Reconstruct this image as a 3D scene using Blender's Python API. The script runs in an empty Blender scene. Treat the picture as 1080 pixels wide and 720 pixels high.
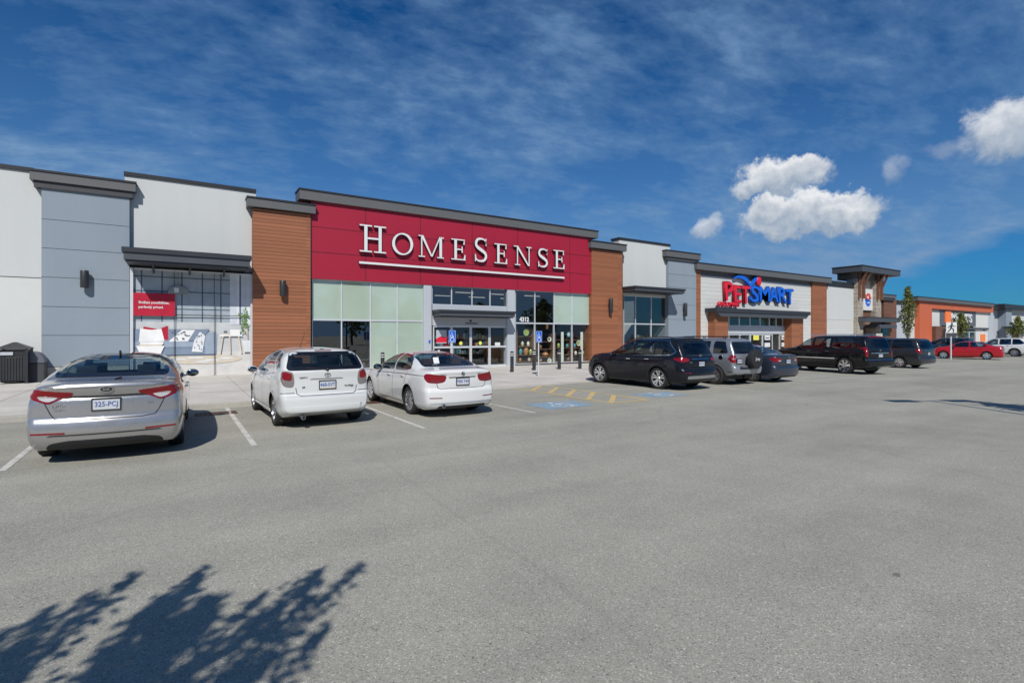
import bpy, bmesh, math, random
import numpy as np
from mathutils import Vector, Matrix
from mathutils.bvhtree import BVHTree

random.seed(7)
SC = bpy.context.scene
COL = SC.collection

# ------------------------------------------------------------------ camera numbers (metres, camera 1.8 m above the lot)
FPX, CX, HY, CAMZ = 546.0, 540.0, 353.0, 1.8
YAW = math.radians(32.66)
FW = (math.sin(YAW), math.cos(YAW))
RT = (math.cos(YAW), -math.sin(YAW))
def ray(px, py):
    u = (px-CX)/FPX; v = (HY-py)/FPX
    return FW[0]+u*RT[0], FW[1]+u*RT[1], v
def fac(px, py, Y):
    """point of the facade plane y=Y seen at a photo pixel -> X, Z"""
    dx, dy, dz = ray(px, py); t = Y/dy
    return t*dx, CAMZ+t*dz
def fx(px, Y): return fac(px, 353, Y)[0]
def fz(px, py, Y): return fac(px, py, Y)[1]
SLOPE = 0.004
def G(x):
    return -SLOPE*max(-30.0, min(120.0, x))

# ------------------------------------------------------------------ helpers
def tag(o, label=None, cat=None, group=None, kind=None):
    if label: o['label'] = label
    if cat: o['category'] = cat
    if group: o['group'] = group
    if kind: o['kind'] = kind
    return o
def empty(name, loc=(0,0,0), rz=0.0, label=None, cat=None, group=None, parent=None):
    o = bpy.data.objects.new(name, None); COL.objects.link(o)
    o.location = loc; o.rotation_euler = (0,0,rz); o.empty_display_size = .2
    if parent: o.parent = parent
    return tag(o, label, cat, group)

class MB:
    def __init__(s): s.v=[]; s.f=[]; s.m=[]; s.cm=0
    def mat(s, i): s.cm = i; return s
    def add(s, vs, fs):
        b=len(s.v); s.v += [tuple(p) for p in vs]
        for f in fs: s.f.append(tuple(i+b for i in f)); s.m.append(s.cm)
        return s
    def box(s, x0,x1,y0,y1,z0,z1):
        if x0>x1:x0,x1=x1,x0
        if y0>y1:y0,y1=y1,y0
        if z0>z1:z0,z1=z1,z0
        return s.add([(x0,y0,z0),(x1,y0,z0),(x1,y1,z0),(x0,y1,z0),(x0,y0,z1),(x1,y0,z1),(x1,y1,z1),(x0,y1,z1)],
            [(3,2,1,0),(4,5,6,7),(0,1,5,4),(1,2,6,5),(2,3,7,6),(3,0,4,7)])
    def prism(s, poly, axis, a, b):
        """poly of 2-D points (counter-clockwise) pushed along axis from a to b.  axis 'y': (x,z), 'z': (x,y), 'x': (y,z)"""
        def P(p,t):
            if axis=='y': return (p[0],t,p[1])
            if axis=='z': return (p[0],p[1],t)
            return (t,p[0],p[1])
        ar=sum(poly[i][0]*poly[(i+1)%len(poly)][1]-poly[(i+1)%len(poly)][0]*poly[i][1] for i in range(len(poly)))
        if ar<0: poly=poly[::-1]
        n=len(poly); vs=[P(p,a) for p in poly]+[P(p,b) for p in poly]
        flip = (axis in 'y') != (b<a)
        fs=[tuple(range(n-1,-1,-1)), tuple(range(n,2*n))]+[(i,(i+1)%n,n+(i+1)%n,n+i) for i in range(n)]
        if flip: fs=[f[::-1] for f in fs]
        return s.add(vs,fs)
    def tube(s, p0, p1, r0, r1=None, n=10, cap=True):
        r1=r0 if r1 is None else r1
        p0=Vector(p0); p1=Vector(p1); d=(p1-p0).normalized()
        u=d.orthogonal().normalized(); w=d.cross(u)
        vs=[]
        for p,r in ((p0,r0),(p1,r1)):
            for k in range(n):
                a=2*math.pi*k/n; vs.append(p+u*(r*math.cos(a))+w*(r*math.sin(a)))
        fs=[(k,(k+1)%n,n+(k+1)%n,n+k) for k in range(n)]
        if cap: fs+=[tuple(range(n-1,-1,-1)),tuple(range(n,2*n))]
        return s.add(vs,fs)
    def lathe(s, prof, axis='z', n=24, c=(0,0,0), closed=False):
        """prof: (r, h) list"""
        vs=[]
        for r,h in prof:
            for k in range(n):
                a=2*math.pi*k/n; x=r*math.cos(a); y=r*math.sin(a)
                if axis=='z': p=(c[0]+x,c[1]+y,c[2]+h)
                elif axis=='x': p=(c[0]+h,c[1]+x,c[2]+y)
                else: p=(c[0]+y,c[1]+h,c[2]+x)
                vs.append(p)
        m=len(prof); fs=[]
        for i in range(m if closed else m-1):
            for k in range(n):
                a=i*n+k; b=i*n+(k+1)%n; j=(i+1)%m
                fs.append((a,b,j*n+(k+1)%n,j*n+k))
        return s.add(vs,fs)
    def sphere(s, c, rx, ry=None, rz=None, n=12, m=8):
        ry=rx if ry is None else ry; rz=rx if rz is None else rz
        vs=[]
        for i in range(m+1):
            t=math.pi*i/m
            for k in range(n):
                a=2*math.pi*k/n
                vs.append((c[0]+rx*math.sin(t)*math.cos(a),c[1]+ry*math.sin(t)*math.sin(a),c[2]-rz*math.cos(t)))
        fs=[(i*n+k,i*n+(k+1)%n,(i+1)*n+(k+1)%n,(i+1)*n+k) for i in range(m) for k in range(n)]
        return s.add(vs,fs)
    def build(s, name, mats, parent=None, smooth=False, bevel=0.0, world=True, angle=35, origin=None):
        """one mesh object; world=True: points are world points although it hangs under an unrotated parent"""
        me=bpy.data.meshes.new(name)
        off=Vector((0,0,0))
        if parent is not None and world: off=parent_loc(parent)
        if parent is None and origin is not None: off=Vector(origin)
        me.from_pydata([Vector(p)-off for p in s.v],[],s.f)
        mats = mats if isinstance(mats,(list,tuple)) else [mats]
        for m in mats: me.materials.append(m)
        if len(mats)>1: me.polygons.foreach_set('material_index', s.m)
        me.validate(); me.update()
        if smooth:
            me.polygons.foreach_set('use_smooth',[True]*len(me.polygons))
            if angle<180: me.set_sharp_from_angle(angle=math.radians(angle))
        o=bpy.data.objects.new(name,me); COL.objects.link(o)
        if parent is not None: o.parent=parent
        elif origin is not None: o.location=origin
        if bevel>0:
            b=o.modifiers.new('edge','BEVEL'); b.width=bevel; b.segments=2; b.limit_method='ANGLE'; b.angle_limit=math.radians(40)
        return o
def parent_loc(p):
    v=Vector((0,0,0))
    while p is not None: v+=p.location; p=p.parent
    return v
def box(name, mat, parent, *b, bevel=0.0, world=True):
    return MB().box(*b).build(name, mat, parent, bevel=bevel, world=world)

# ------------------------------------------------------------------ materials
M={}
def newmat(name):
    m=bpy.data.materials.new(name); m.use_nodes=True; nt=m.node_tree
    return m, nt, nt.nodes['Principled BSDF']
def N(nt, t, **kw):
    n=nt.nodes.new(t)
    for k,v in kw.items(): setattr(n,k,v)
    return n
def rgba(c): return (c[0],c[1],c[2],1.0)
def noise(nt, scale, detail=4, rough=.55, vec=None, dim='3D'):
    n=N(nt,'ShaderNodeTexNoise'); n.inputs['Scale'].default_value=scale; n.inputs['Detail'].default_value=detail; n.inputs['Roughness'].default_value=rough
    if vec is not None: nt.links.new(vec,n.inputs['Vector'])
    return n
def ramp(nt, src, stops):
    r=N(nt,'ShaderNodeValToRGB'); e=r.color_ramp.elements
    while len(e)<len(stops): e.new(.5)
    for el,(p,c) in zip(e,stops):
        el.position=p; el.color=c if len(c)==4 else rgba(c)
    nt.links.new(src,r.inputs['Fac']); return r
def math_n(nt, op, a, b=None, c=None, clamp=False):
    n=N(nt,'ShaderNodeMath'); n.operation=op; n.use_clamp=clamp
    for i,x in enumerate((a,b,c)):
        if x is None: continue
        if isinstance(x,(int,float)): n.inputs[i].default_value=x
        else: nt.links.new(x,n.inputs[i])
    return n.outputs[0]
def geo_pos(nt): return N(nt,'ShaderNodeNewGeometry').outputs['Position']
def mixc(nt, fac_, a, b, mode='MIX'):
    n=N(nt,'ShaderNodeMix'); n.data_type='RGBA'; n.blend_type=mode
    for sock,x in ((n.inputs[0],fac_),(n.inputs[6],a),(n.inputs[7],b)):
        if isinstance(x,(int,float)): sock.default_value=x
        elif isinstance(x,tuple): sock.default_value=rgba(x)
        else: nt.links.new(x,sock)
    return n.outputs[2]
def mottled(name, c, var=.12, scale=3.0, rough=.8, bump=0.0, bscale=120, metallic=0.0, spec=.4, streak=False):
    """plain surface with large soft mottling and a fine grain"""
    m,nt,b=newmat(name); L=nt.links
    pos=geo_pos(nt)
    if streak:
        mp=N(nt,'ShaderNodeMapping'); mp.inputs['Scale'].default_value=(3,3,.25); L.new(pos,mp.inputs['Vector']); pv=mp.outputs[0]
    else: pv=pos
    n1=noise(nt,scale,5,.6,pv); n2=noise(nt,scale*18,3,.6,pos)
    s=math_n(nt,'ADD',math_n(nt,'MULTIPLY',n1.outputs['Fac'],.7),math_n(nt,'MULTIPLY',n2.outputs['Fac'],.3))
    lo=tuple(x*(1-var) for x in c); hi=tuple(min(1,x*(1+var)) for x in c)
    r=ramp(nt,s,[(.3,lo),(.7,hi)]); L.new(r.outputs['Color'],b.inputs['Base Color'])
    b.inputs['Roughness'].default_value=rough; b.inputs['Metallic'].default_value=metallic
    b.inputs['Specular IOR Level'].default_value=spec
    if bump>0:
        bn=noise(nt,bscale,3,.6,pos); bp=N(nt,'ShaderNodeBump'); bp.inputs['Strength'].default_value=bump; bp.inputs['Distance'].default_value=.01
        L.new(bn.outputs['Fac'],bp.inputs['Height']); L.new(bp.outputs['Normal'],b.inputs['Normal'])
    M[name]=m; return m
def flat(name, c, rough=.5, metallic=0.0, spec=.5, coat=0.0, emit=0.0):
    m,nt,b=newmat(name)
    b.inputs['Base Color'].default_value=rgba(c); b.inputs['Roughness'].default_value=rough; b.inputs['Metallic'].default_value=metallic
    b.inputs['Specular IOR Level'].default_value=spec; b.inputs['Coat Weight'].default_value=coat; b.inputs['Coat Roughness'].default_value=.03
    if emit>0:
        b.inputs['Emission Color'].default_value=rgba(c); b.inputs['Emission Strength'].default_value=emit
    M[name]=m; return m
def paint(name, c, metallic=0.0, rough=.35, coat=1.0, inner=(.02,.02,.022)):
    """car paint: clear coat, a thin film of dust low down is left to a broad noise; the inside of the shell is trim"""
    m,nt,b=newmat(name); L=nt.links
    tc=N(nt,'ShaderNodeTexCoord').outputs['Object']
    n1=noise(nt,2.2,5,.65,tc); n2=noise(nt,60,2,.5,tc)
    d=math_n(nt,'MULTIPLY',n1.outputs['Fac'],.22)
    col=mixc(nt,d,c,tuple(x*.78+.02 for x in c))
    if metallic>0:
        col=mixc(nt,math_n(nt,'MULTIPLY',n2.outputs['Fac'],.12),col,tuple(min(1,x*1.5) for x in c))
    g=N(nt,'ShaderNodeNewGeometry')
    L.new(mixc(nt,g.outputs['Backfacing'],col,inner),b.inputs['Base Color'])
    L.new(math_n(nt,'MULTIPLY',math_n(nt,'SUBTRACT',1.0,g.outputs['Backfacing']),metallic),b.inputs['Metallic'])
    L.new(math_n(nt,'MULTIPLY',math_n(nt,'SUBTRACT',1.0,g.outputs['Backfacing']),coat),b.inputs['Coat Weight'])
    L.new(math_n(nt,'ADD',math_n(nt,'MULTIPLY',n1.outputs['Fac'],.12),rough-.06),b.inputs['Roughness'])
    b.inputs['Coat Roughness'].default_value=.035
    b.inputs['Specular IOR Level'].default_value=.5 if metallic>0 else .12
    M[name]=m; return m
def glassmat(name, tint, refl=(1,1,1), ior=1.5, rough=0.0, base=0.0, wavy=0.0):
    """sheet glass: tinted see-through plus mirror reflection that grows at grazing angles"""
    m=bpy.data.materials.new(name); m.use_nodes=True; nt=m.node_tree; L=nt.links
    nt.nodes.remove(nt.nodes['Principled BSDF']); out=nt.nodes['Material Output']
    t=N(nt,'ShaderNodeBsdfTransparent'); t.inputs['Color'].default_value=rgba(tint)
    g=N(nt,'ShaderNodeBsdfGlossy'); g.inputs['Color'].default_value=rgba(refl); g.inputs['Roughness'].default_value=rough
    ge=N(nt,'ShaderNodeNewGeometry'); dp=N(nt,'ShaderNodeVectorMath'); dp.operation='DOT_PRODUCT'; L.new(ge.outputs['Incoming'],dp.inputs[0]); L.new(ge.outputs['Normal'],dp.inputs[1])
    gz=math_n(nt,'POWER',math_n(nt,'SUBTRACT',1.0,math_n(nt,'ABSOLUTE',dp.outputs['Value']),clamp=True),5.0)
    f=math_n(nt,'ADD',math_n(nt,'MULTIPLY',gz,.92),.055+base,clamp=True)
    if wavy>0:
        bn=noise(nt,.9,2,.5,geo_pos(nt)); bp=N(nt,'ShaderNodeBump'); bp.inputs['Strength'].default_value=wavy; bp.inputs['Distance'].default_value=.02
        L.new(bn.outputs['Fac'],bp.inputs['Height']); L.new(bp.outputs['Normal'],g.inputs['Normal'])
    mx=N(nt,'ShaderNodeMixShader'); L.new(f,mx.inputs[0]); L.new(t.outputs[0],mx.inputs[1]); L.new(g.outputs[0],mx.inputs[2])
    L.new(mx.outputs[0],out.inputs['Surface']); M[name]=m; return m

def asphalt_mat():
    m,nt,b=newmat('asphalt'); L=nt.links; pos=geo_pos(nt)
    big=noise(nt,.16,5,.6,pos); mid=noise(nt,1.1,5,.65,pos); fine=noise(nt,95,2,.7,pos)
    mp=N(nt,'ShaderNodeMapping'); mp.inputs['Scale'].default_value=(.06,.9,1); L.new(pos,mp.inputs['Vector'])
    lane=noise(nt,1.0,4,.55,mp.outputs[0])
    vo=N(nt,'ShaderNodeTexVoronoi'); vo.inputs['Scale'].default_value=105; L.new(pos,vo.inputs['Vector'])
    stone=ramp(nt,vo.outputs['Color'],[(.0,(.09,.089,.086)),(.22,(.20,.198,.191)),(.78,(.245,.243,.233)),(1,(.40,.396,.385))])
    tone=math_n(nt,'ADD',math_n(nt,'ADD',math_n(nt,'MULTIPLY',big.outputs['Fac'],.55),math_n(nt,'MULTIPLY',mid.outputs['Fac'],.30)),math_n(nt,'MULTIPLY',lane.outputs['Fac'],.45))
    tone=math_n(nt,'SUBTRACT',tone,.06)
    tr=ramp(nt,tone,[(.39,(1.06,1.04,.93)),(.58,(1.40,1.365,1.215)),(.77,(1.68,1.63,1.45))])
    c=mixc(nt,1.0,stone.outputs['Color'],tr.outputs['Color'],'MULTIPLY')
    fr=ramp(nt,fine.outputs['Fac'],[(.33,(.78,.78,.78)),(.64,(1.12,1.12,1.12))])
    c=mixc(nt,.8,c,fr.outputs['Color'],'MULTIPLY')
    # oil drips and worn dark patches
    sp=noise(nt,3.6,3,.5,pos); spm=ramp(nt,sp.outputs['Fac'],[(.755,(0,0,0)),(.775,(1,1,1))])
    c=mixc(nt,math_n(nt,'MULTIPLY',spm.outputs['Color'],.55),c,(.05,.05,.05))
    # single drips of oil, each a few centimetres
    dv=N(nt,'ShaderNodeTexVoronoi'); dv.inputs['Scale'].default_value=.85; dv.inputs['Randomness'].default_value=1; L.new(pos,dv.inputs['Vector'])
    dsx=N(nt,'ShaderNodeSeparateXYZ'); L.new(dv.outputs['Color'],dsx.inputs[0]); dn=noise(nt,30,2,.5,pos)
    rad=math_n(nt,'MULTIPLY',math_n(nt,'SUBTRACT',dsx.outputs['X'],.55,clamp=True),.085)
    dm=math_n(nt,'LESS_THAN',math_n(nt,'ADD',dv.outputs['Distance'],math_n(nt,'MULTIPLY',dn.outputs['Fac'],.02)),rad)
    c=mixc(nt,math_n(nt,'MULTIPLY',dm,.6),c,(.05,.05,.048))
    # thin wandering cracks
    ms=noise(nt,.5,5,.6,pos); add=N(nt,'ShaderNodeMix'); add.data_type='VECTOR'; add.inputs[0].default_value=.22
    L.new(pos,add.inputs[4]); L.new(ms.outputs['Color'],add.inputs[5])
    ck=N(nt,'ShaderNodeTexVoronoi'); ck.feature='DISTANCE_TO_EDGE'; ck.inputs['Scale'].default_value=.12; L.new(add.outputs[1],ck.inputs['Vector'])
    cm=ramp(nt,ck.outputs['Distance'],[(0,(1,1,1)),(.0016,(0,0,0))])
    c=mixc(nt,math_n(nt,'MULTIPLY',cm.outputs['Color'],.10),c,(.07,.07,.07))
    L.new(c,b.inputs['Base Color']); b.inputs['Roughness'].default_value=.88; b.inputs['Specular IOR Level'].default_value=.35
    h=math_n(nt,'ADD',math_n(nt,'MULTIPLY',vo.outputs['Distance'],-.5),fine.outputs['Fac'])
    bp=N(nt,'ShaderNodeBump'); bp.inputs['Strength'].default_value=.45; bp.inputs['Distance'].default_value=.006
    L.new(h,bp.inputs['Height']); L.new(bp.outputs['Normal'],b.inputs['Normal'])
    M['asphalt']=m
asphalt_mat()
def worn_paint(name, c, wear=.5):
    m,nt,b=newmat(name); L=nt.links; pos=geo_pos(nt)
    n1=noise(nt,14,6,.75,pos); n2=noise(nt,2.0,3,.6,pos)
    s=math_n(nt,'ADD',math_n(nt,'MULTIPLY',n1.outputs['Fac'],.65),math_n(nt,'MULTIPLY',n2.outputs['Fac'],.35))
    r=ramp(nt,s,[(wear-.09,(0,0,0)),(wear+.05,(1,1,1))])
    L.new(mixc(nt,r.outputs['Color'],(.33,.325,.315),c),b.inputs['Base Color']); b.inputs['Roughness'].default_value=.8
    M[name]=m
worn_paint('line_white',(.58,.56,.52),.485)
worn_paint('line_yellow',(.60,.42,.13),.47)
worn_paint('line_blue',(.12,.30,.46),.52)
worn_paint('symbol_white',(.62,.66,.68),.48)
mottled('concrete',(.52,.49,.445),.20,.7,.85,.25,90)
mottled('kerb_concrete',(.37,.355,.32),.18,1.6,.85,.3,80)
mottled('stucco_light',(.505,.522,.520),.03,.6,.9,.12,150,streak=True)
mottled('stucco_white',(.56,.57,.555),.03,.6,.9,.12,150)
mottled('panel_grey',(.225,.268,.315),.04,.5,.7,.06,90,streak=True)
mottled('panel_silver',(.42,.45,.49),.03,.5,.5,.0,90)
mottled('plinth',(.50,.48,.42),.1,1.5,.9,.2,70)
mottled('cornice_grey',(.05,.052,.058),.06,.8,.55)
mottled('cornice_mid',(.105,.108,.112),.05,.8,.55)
mottled('coping_black',(.022,.024,.028),.1,1,.45)
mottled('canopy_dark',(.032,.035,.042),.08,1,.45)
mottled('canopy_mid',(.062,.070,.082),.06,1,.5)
mottled('panel_red',(.315,.011,.034),.045,.35,.5,.0)
mottled('panel_orange',(.50,.118,.05),.05,.5,.55)
mottled('aluminium',(.66,.68,.71),.04,2,.38,metallic=.35)
mottled('dark_metal',(.028,.03,.034),.2,3,.42)
mottled('rubber',(.022,.022,.023),.25,20,.85,.2,200)
mottled('plastic_black',(.02,.02,.022),.2,8,.55)
mottled('roof_gravel',(.25,.25,.24),.2,2,.9)
def siding_mat(name, c, pitch, dark=.25, var=1.0):
    """horizontal boards: a groove every pitch metres and every board its own tone"""
    m,nt,b=newmat(name); L=nt.links; pos=geo_pos(nt)
    sx=N(nt,'ShaderNodeSeparateXYZ'); L.new(pos,sx.inputs[0])
    zz=math_n(nt,'DIVIDE',sx.outputs['Z'],pitch); fr=math_n(nt,'FRACT',zz); fl=math_n(nt,'FLOOR',zz)
    wn=N(nt,'ShaderNodeTexWhiteNoise'); wn.noise_dimensions='2D'
    cb=N(nt,'ShaderNodeCombineXYZ'); L.new(fl,cb.inputs[0]); L.new(math_n(nt,'FLOOR',math_n(nt,'DIVIDE',sx.outputs['X'],2.4)),cb.inputs[1]); L.new(cb.outputs[0],wn.inputs['Vector'])
    mp=N(nt,'ShaderNodeMapping'); mp.inputs['Scale'].default_value=(1.2,1.2,30); L.new(pos,mp.inputs['Vector'])
    gr=noise(nt,2,5,.65,mp.outputs[0])
    t=math_n(nt,'ADD',math_n(nt,'MULTIPLY',wn.outputs['Value'],.30),math_n(nt,'MULTIPLY',gr.outputs['Fac'],.45))
    base=ramp(nt,t,[(.1,tuple(x*(1-.28*var) for x in c)),(.7,tuple(x*(1+.22*var) for x in c))])
    gv=ramp(nt,fr,[(0,(0,0,0)),(.035,(0,0,0)),(.09,(1,1,1))])
    L.new(mixc(nt,gv.outputs['Color'],tuple(x*dark for x in c),base.outputs['Color']),b.inputs['Base Color'])
    b.inputs['Roughness'].default_value=.62
    bp=N(nt,'ShaderNodeBump'); bp.inputs['Strength'].default_value=.7; bp.inputs['Distance'].default_value=.012
    L.new(math_n(nt,'ADD',gv.outputs['Color'],math_n(nt,'MULTIPLY',gr.outputs['Fac'],.12)),bp.inputs['Height']); L.new(bp.outputs['Normal'],b.inputs['Normal'])
    M[name]=m
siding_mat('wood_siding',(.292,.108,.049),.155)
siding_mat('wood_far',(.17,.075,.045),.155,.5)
siding_mat('white_siding',(.55,.56,.545),.30,.80,.22)
def stone_mat():
    m,nt,b=newmat('ledge_stone'); L=nt.links; pos=geo_pos(nt)
    sx=N(nt,'ShaderNodeSeparateXYZ'); L.new(pos,sx.inputs[0])
    cb=N(nt,'ShaderNodeCombineXYZ'); L.new(math_n(nt,'ADD',sx.outputs['X'],sx.outputs['Y']),cb.inputs[0]); L.new(sx.outputs['Z'],cb.inputs[1])
    br=N(nt,'ShaderNodeTexBrick'); br.inputs['Scale'].default_value=1; br.inputs['Brick Width'].default_value=.42; br.inputs['Row Height'].default_value=.14; br.inputs['Mortar Size'].default_value=.012
    br.inputs['Color1'].default_value=rgba((.30,.25,.20)); br.inputs['Color2'].default_value=rgba((.44,.40,.34)); br.inputs['Mortar'].default_value=rgba((.16,.15,.13))
    L.new(cb.outputs[0],br.inputs['Vector'])
    n=noise(nt,5,4,.6,pos); L.new(mixc(nt,.45,br.outputs['Color'],n.outputs['Color'],'SOFT_LIGHT'),b.inputs['Base Color']); b.inputs['Roughness'].default_value=.9
    M['ledge_stone']=m
stone_mat()
flat('sign_white',(.66,.67,.67),.35); flat('sign_edge',(.03,.03,.035),.4); flat('sign_red',(.62,.015,.04),.35); flat('sign_blue',(.008,.12,.62),.35); flat('sign_blue_dark',(.012,.05,.22),.4)
flat('sign_orange',(.85,.20,.04),.4); flat('sign_dark',(.10,.11,.13),.5); flat('safety_blue',(.02,.13,.58),.35); flat('safety_white',(.8,.8,.8),.4)
flat('sticker_yellow',(.75,.70,.12),.4); flat('black_print',(.02,.02,.02),.5)
def spandrel():
    m,nt,b=newmat('spandrel_green'); L=nt.links; pos=geo_pos(nt); n=noise(nt,.5,3,.5,pos)
    L.new(ramp(nt,n.outputs['Fac'],[(.3,(.335,.425,.345)),(.7,(.40,.49,.405))]).outputs['Color'],b.inputs['Base Color']); b.inputs['Roughness'].default_value=.03; b.inputs['Coat Weight'].default_value=1; b.inputs['Coat IOR'].default_value=1.7; b.inputs['Specular IOR Level'].default_value=.8
    bn=noise(nt,.8,2,.5,pos); bp=N(nt,'ShaderNodeBump'); bp.inputs['Strength'].default_value=.08; bp.inputs['Distance'].default_value=.02; L.new(bn.outputs['Fac'],bp.inputs['Height']); L.new(bp.outputs['Normal'],b.inputs['Normal']); L.new(bp.outputs['Normal'],b.inputs['Coat Normal']); M['spandrel_green']=m
spandrel()
glassmat('shop_glass',(.88,.93,.91),(.9,.97,1.0),1.5,0,.02,.05)
glassmat('shop_glass_mirror',(.34,.38,.38),(.95,.98,1.0),1.55,0,.09,.05)
glassmat('car_glass',(.46,.56,.60),(1,1,1),1.5,0,.02)
glassmat('car_glass_clear',(.55,.62,.62),(1,1,1),1.5,0,.02)
glassmat('car_glass_privacy',(.035,.04,.045),(1,1,1),1.5,0,.03)
flat('lens_red',(.20,.002,.006),.12,spec=.4,coat=.6); flat('lens_red_dark',(.16,.004,.010),.12,spec=.6,coat=1); flat('lens_white',(.44,.43,.43),.10,spec=.7,coat=1)
flat('lens_smoke',(.20,.17,.16),.10,spec=.7,coat=1); flat('lens_amber',(.7,.25,.02),.2,coat=1)
flat('mirror_glass',(.22,.25,.26),.05,1.0); flat('chrome',(.75,.76,.78),.08,1.0); flat('alloy',(.52,.53,.55),.28,.9); flat('alloy_bright',(.66,.67,.69),.22,.85); flat('alloy_dark',(.03,.03,.033),.35,.4)
flat('gloss_black',(.008,.008,.009),.06,coat=1); flat('seat_cloth',(.05,.05,.053),.9); flat('seat_tan',(.20,.10,.07),.7); flat('cabin_trim',(.035,.035,.037),.8)
flat('plate_white',(.52,.54,.57),.35); flat('plate_blue',(.07,.13,.38),.4); flat('plate_tan',(.62,.58,.44),.4)

# ------------------------------------------------------------------ cars: a lofted shell, cut for wheels and windows, with conforming parts
def curve1(pts):
    xs=np.array([p[0] for p in pts],float); ys=np.array([p[1] for p in pts],float)
    h=np.diff(xs); d=np.diff(ys)/h; n=len(xs); m=np.zeros(n)
    if n==2: m[:]=d[0]
    else:
        for i in range(1,n-1):
            if d[i-1]*d[i]>0:
                w1=2*h[i]+h[i-1]; w2=h[i]+2*h[i-1]; m[i]=(w1+w2)/(w1/d[i-1]+w2/d[i])
        m[0]=d[0]; m[-1]=d[-1]
    def f(x):
        x=min(max(x,xs[0]),xs[-1]); i=min(max(int(np.searchsorted(xs,x))-1,0),n-2)
        t=(x-xs[i])/h[i]; a=(1+2*t)*(1-t)**2; b=t*(1-t)**2; c=t*t*(3-2*t); e=t*t*(t-1)
        return float(a*ys[i]+b*h[i]*m[i]+c*ys[i+1]+e*h[i]*m[i+1])
    return f
def resample(pl, n):
    pl=np.array(pl,float); s=np.concatenate([[0],np.cumsum(np.linalg.norm(np.diff(pl,axis=0),axis=1))])
    t=np.linspace(0,s[-1],n); return np.stack([np.interp(t,s,pl[:,k]) for k in range(pl.shape[1])],1)
def densify(poly, step, closed=True):
    out=[]; n=len(poly)
    for i in range(n if closed else n-1):
        a=np.array(poly[i],float); b=np.array(poly[(i+1)%n],float); k=max(1,int(np.linalg.norm(b-a)/step))
        for j in range(k): out.append(tuple(a+(b-a)*j/k))
    if not closed: out.append(tuple(poly[-1]))
    return out
def smooth_poly(poly, it=2, r=.055):
    """rounds the corners of a closed outline"""
    out=[]; n=len(poly); k=3 if it>1 else 2
    for i in range(n):
        p=Vector(poly[i-1]); q=Vector(poly[i]); s=Vector(poly[(i+1)%n])
        a=q+(p-q).normalized()*min(r,(p-q).length*.33); b=q+(s-q).normalized()*min(r,(s-q).length*.33)
        for j in range(k+1):
            t=j/k; v=a*(1-t)**2+q*(2*t*(1-t))+b*t*t; out.append((v[0],v[1]))
    return out
def inside(poly, x, y):
    c=False; n=len(poly); j=n-1
    for i in range(n):
        xi,yi=poly[i]; xj,yj=poly[j]
        if (yi>y)!=(yj>y) and x<(xj-xi)*(y-yi)/(yj-yi)+xi: c=not c
        j=i
    return c
LOW=[(0,.88),(.05,.93),(.14,.965),(.32,.99),(.55,1.0),(.76,.99),(.9,.97),(.97,.95),(1,.925)]

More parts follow.
